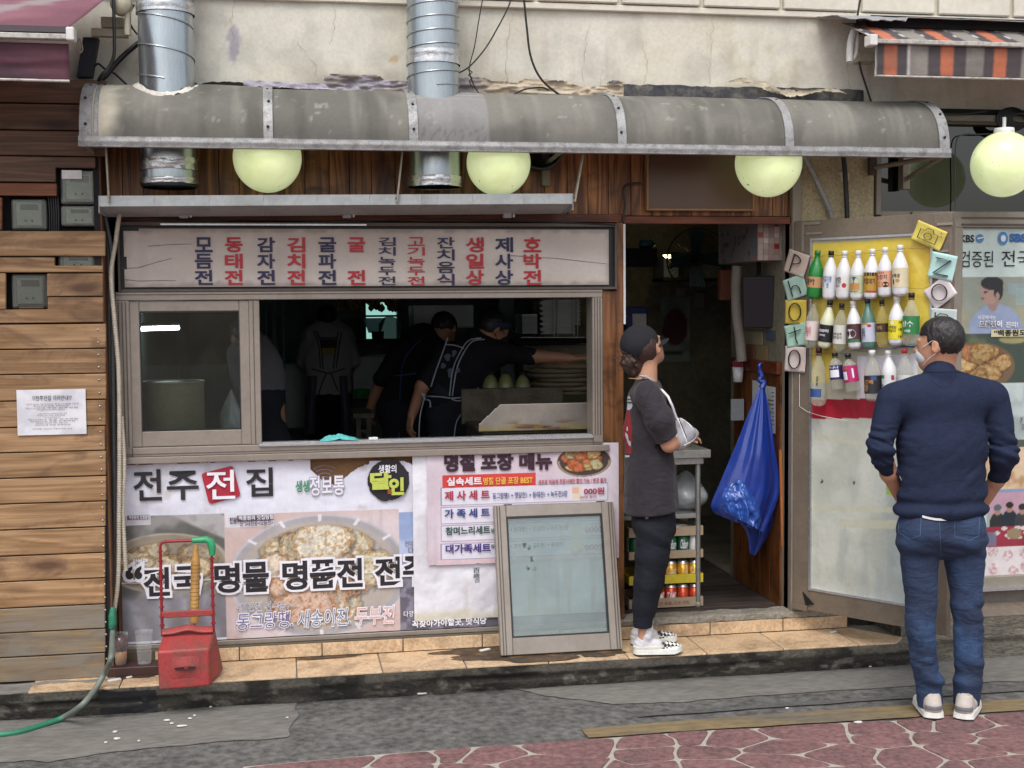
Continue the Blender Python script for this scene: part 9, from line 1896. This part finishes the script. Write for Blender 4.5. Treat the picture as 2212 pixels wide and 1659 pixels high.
cords(rt, bv, [[(967, 730), (956, 762), (942, 800), (931, 835)], [(1047, 733), (1020, 738), (1000, 765), (986, 800), (977, 855)], [(1040, 730), (1012, 736), (992, 765), (978, 800), (971, 855)], [(964, 744), (983, 746), (1002, 752)], [(921, 856), (950, 857), (976, 860), (1005, 856), (1034, 838)], [(976, 862), (990, 866), (1015, 858), (1032, 842)]], 1.45, .0042, mPip)
cords(rt, bv, [[(918, 858), (910, 885), (906, 915), (905, 945)], [(996, 895), (985, 915), (981, 945)], [(996, 895), (1015, 905), (1035, 918)]], 1.36, .0040, mPip)
cords(rt, bv, [[(921, 856), (912, 850), (918, 862), (928, 866), (930, 880)]], 1.36, .0055, mPip, 'apron_bow')
q = MB();
for (a, b, w__) in ((967, 772, 9), (982, 764, 9), (957, 790, 7), (975, 806, 12), (990, 800, 6)):
    p = Vector(A((a, b))); d = Vector(np.array(p)-CAMP).normalized(); h = bv.ray_cast(Vector(CAMP), d)
    if h[0]: c_ = h[0]-d*.004; q.add([tuple(c_+Vector((w__*.0022*math.cos(t)*(1+.3*math.sin(3*t+a)), 0, w__*.0026*math.sin(t)))) for t in np.linspace(0, 2*PI, 12, endpoint=False)], [tuple(range(12))])
part('shirt_print', q, mat('print_grey', '#5b6374', .8, bump=0), to, kind='stuff')
rt, A, hc, (f, r, u), bv, to = cook('cook in black cap and dark apron bending forward, back to the window', 2.3, (960, 712), (.45, .8, -.5), (.1, .5, .86), [(915, 752), (888, 800), (872, 860)],
    [{'p': [(860, 770, -.1), (822, 820, -.1), (800, 880, .0)], 'r': [.05, .042, .03], 'hand': ((-.1, .3, -1), (-.8, -.5, 0), .5, 1)}], [[(860, 890), (850, 960), (850, 1040)], [(895, 890), (900, 960), (900, 1040)]], mTeeB, mApr, mHair, tr=.19)
s = SDF(hc-.17, hc+.2, .006); s.ell(hc+u*.03-f*.004, (.088, .108, .098), .01, np.stack([r, f, u], 1)); X, Y, Z = s.grid(); P = np.stack([X-hc[0], Y-hc[1], Z-hc[2]], -1); s.d = np.maximum(s.d, (-(P@u)+.01).astype(np.float32)); part('cap', s.mb(), mTeeB, rt)
cords(rt, bv, [[(908, 735), (880, 765), (868, 800), (864, 850)], [(845, 812), (870, 810), (900, 806)], [(864, 850), (862, 900), (862, 945)]], 2.2, .0045, mPipB)
rt, A, hc, (f, r, u), bv, to = cook('cook in a white T-shirt with crossed apron straps, seen from behind at the back', 4.1, (707, 690), (0, 1, -.15), (0, .15, 1), [(709, 728), (709, 780), (709, 846)],
    [{'p': [(672, 724), (652, 780, .05), (668, 812, .2)], 'r': [.05, .042, .03]}, {'p': [(746, 724), (765, 780, .05), (752, 808, .2)], 'r': [.05, .042, .03]}], [[(690, 880), (688, 960), (688, 1010)], [(730, 880), (732, 960), (732, 1010)]], mTeeW, mTeeB, mHair, tr=.19, sleeve=.5)
cords(rt, bv, [[(678, 716), (688, 745), (692, 795)], [(684, 714), (694, 745), (698, 798)], [(731, 716), (726, 745), (720, 796)], [(738, 717), (733, 745), (726, 795)], [(673, 797), (700, 804), (712, 806), (745, 796)], [(705, 806), (695, 830), (687, 855)], [(715, 806), (722, 825), (731, 845)], [(688, 729), (708, 730), (728, 729)]], 3.95, .0045, mat('strap_navy', '#20233a', .8, bump=0), 'apron_strap')
patchm = MB(); x0, x1, z0, z1 = R4(696, 752, 724, 765, 3.86); patchm.box(x0, x1, 3.86, 3.865, z0, z1); part('print_yellow', patchm, mat('print_yellow', '#a39a2c', .8, bump=0), to); patchm = MB(); x0, x1, z0, z1 = R4(695, 733, 727, 751, 3.86); patchm.box(x0, x1, 3.86, 3.865, z0, z1); part('print_maroon', patchm, mat('print_maroon', '#4a2430', .8, bump=0), to)
for sg, (a, b) in enumerate(((664, 690), (728, 752))): part('apron_panel', MB().grid(lambda u_, v_: tuple(aty((a+(b-a)*u_)+(sg*2-1)*8*v_, 812+125*v_, 4.05-.12*math.sin(PI*u_)*1+(0 if 1 else 0))), 8, 10), mat('apron_mauve', '#6d5f76', .9, dirt=.2), rt)
rt, A, hc, (f, r, u), bv, to = cook('cook in a grey T-shirt and dark apron mostly hidden behind the window mullion', 1.2, (528, 728), (-.5, .8, -.35), (-.2, .2, .95), [(544, 765), (555, 800), (560, 836)],
    [{'p': [(530, 775, .15), (524, 820, .25), (530, 850, .35)], 'r': [.05, .042, .03]}], [[(560, 860), (575, 960), (580, 1040)], [(590, 870), (600, 960), (600, 1040)]], mat('grey_tee', '#66666e', .9, dirt=.2, bump=.2), mApr, mHair, tr=.15)
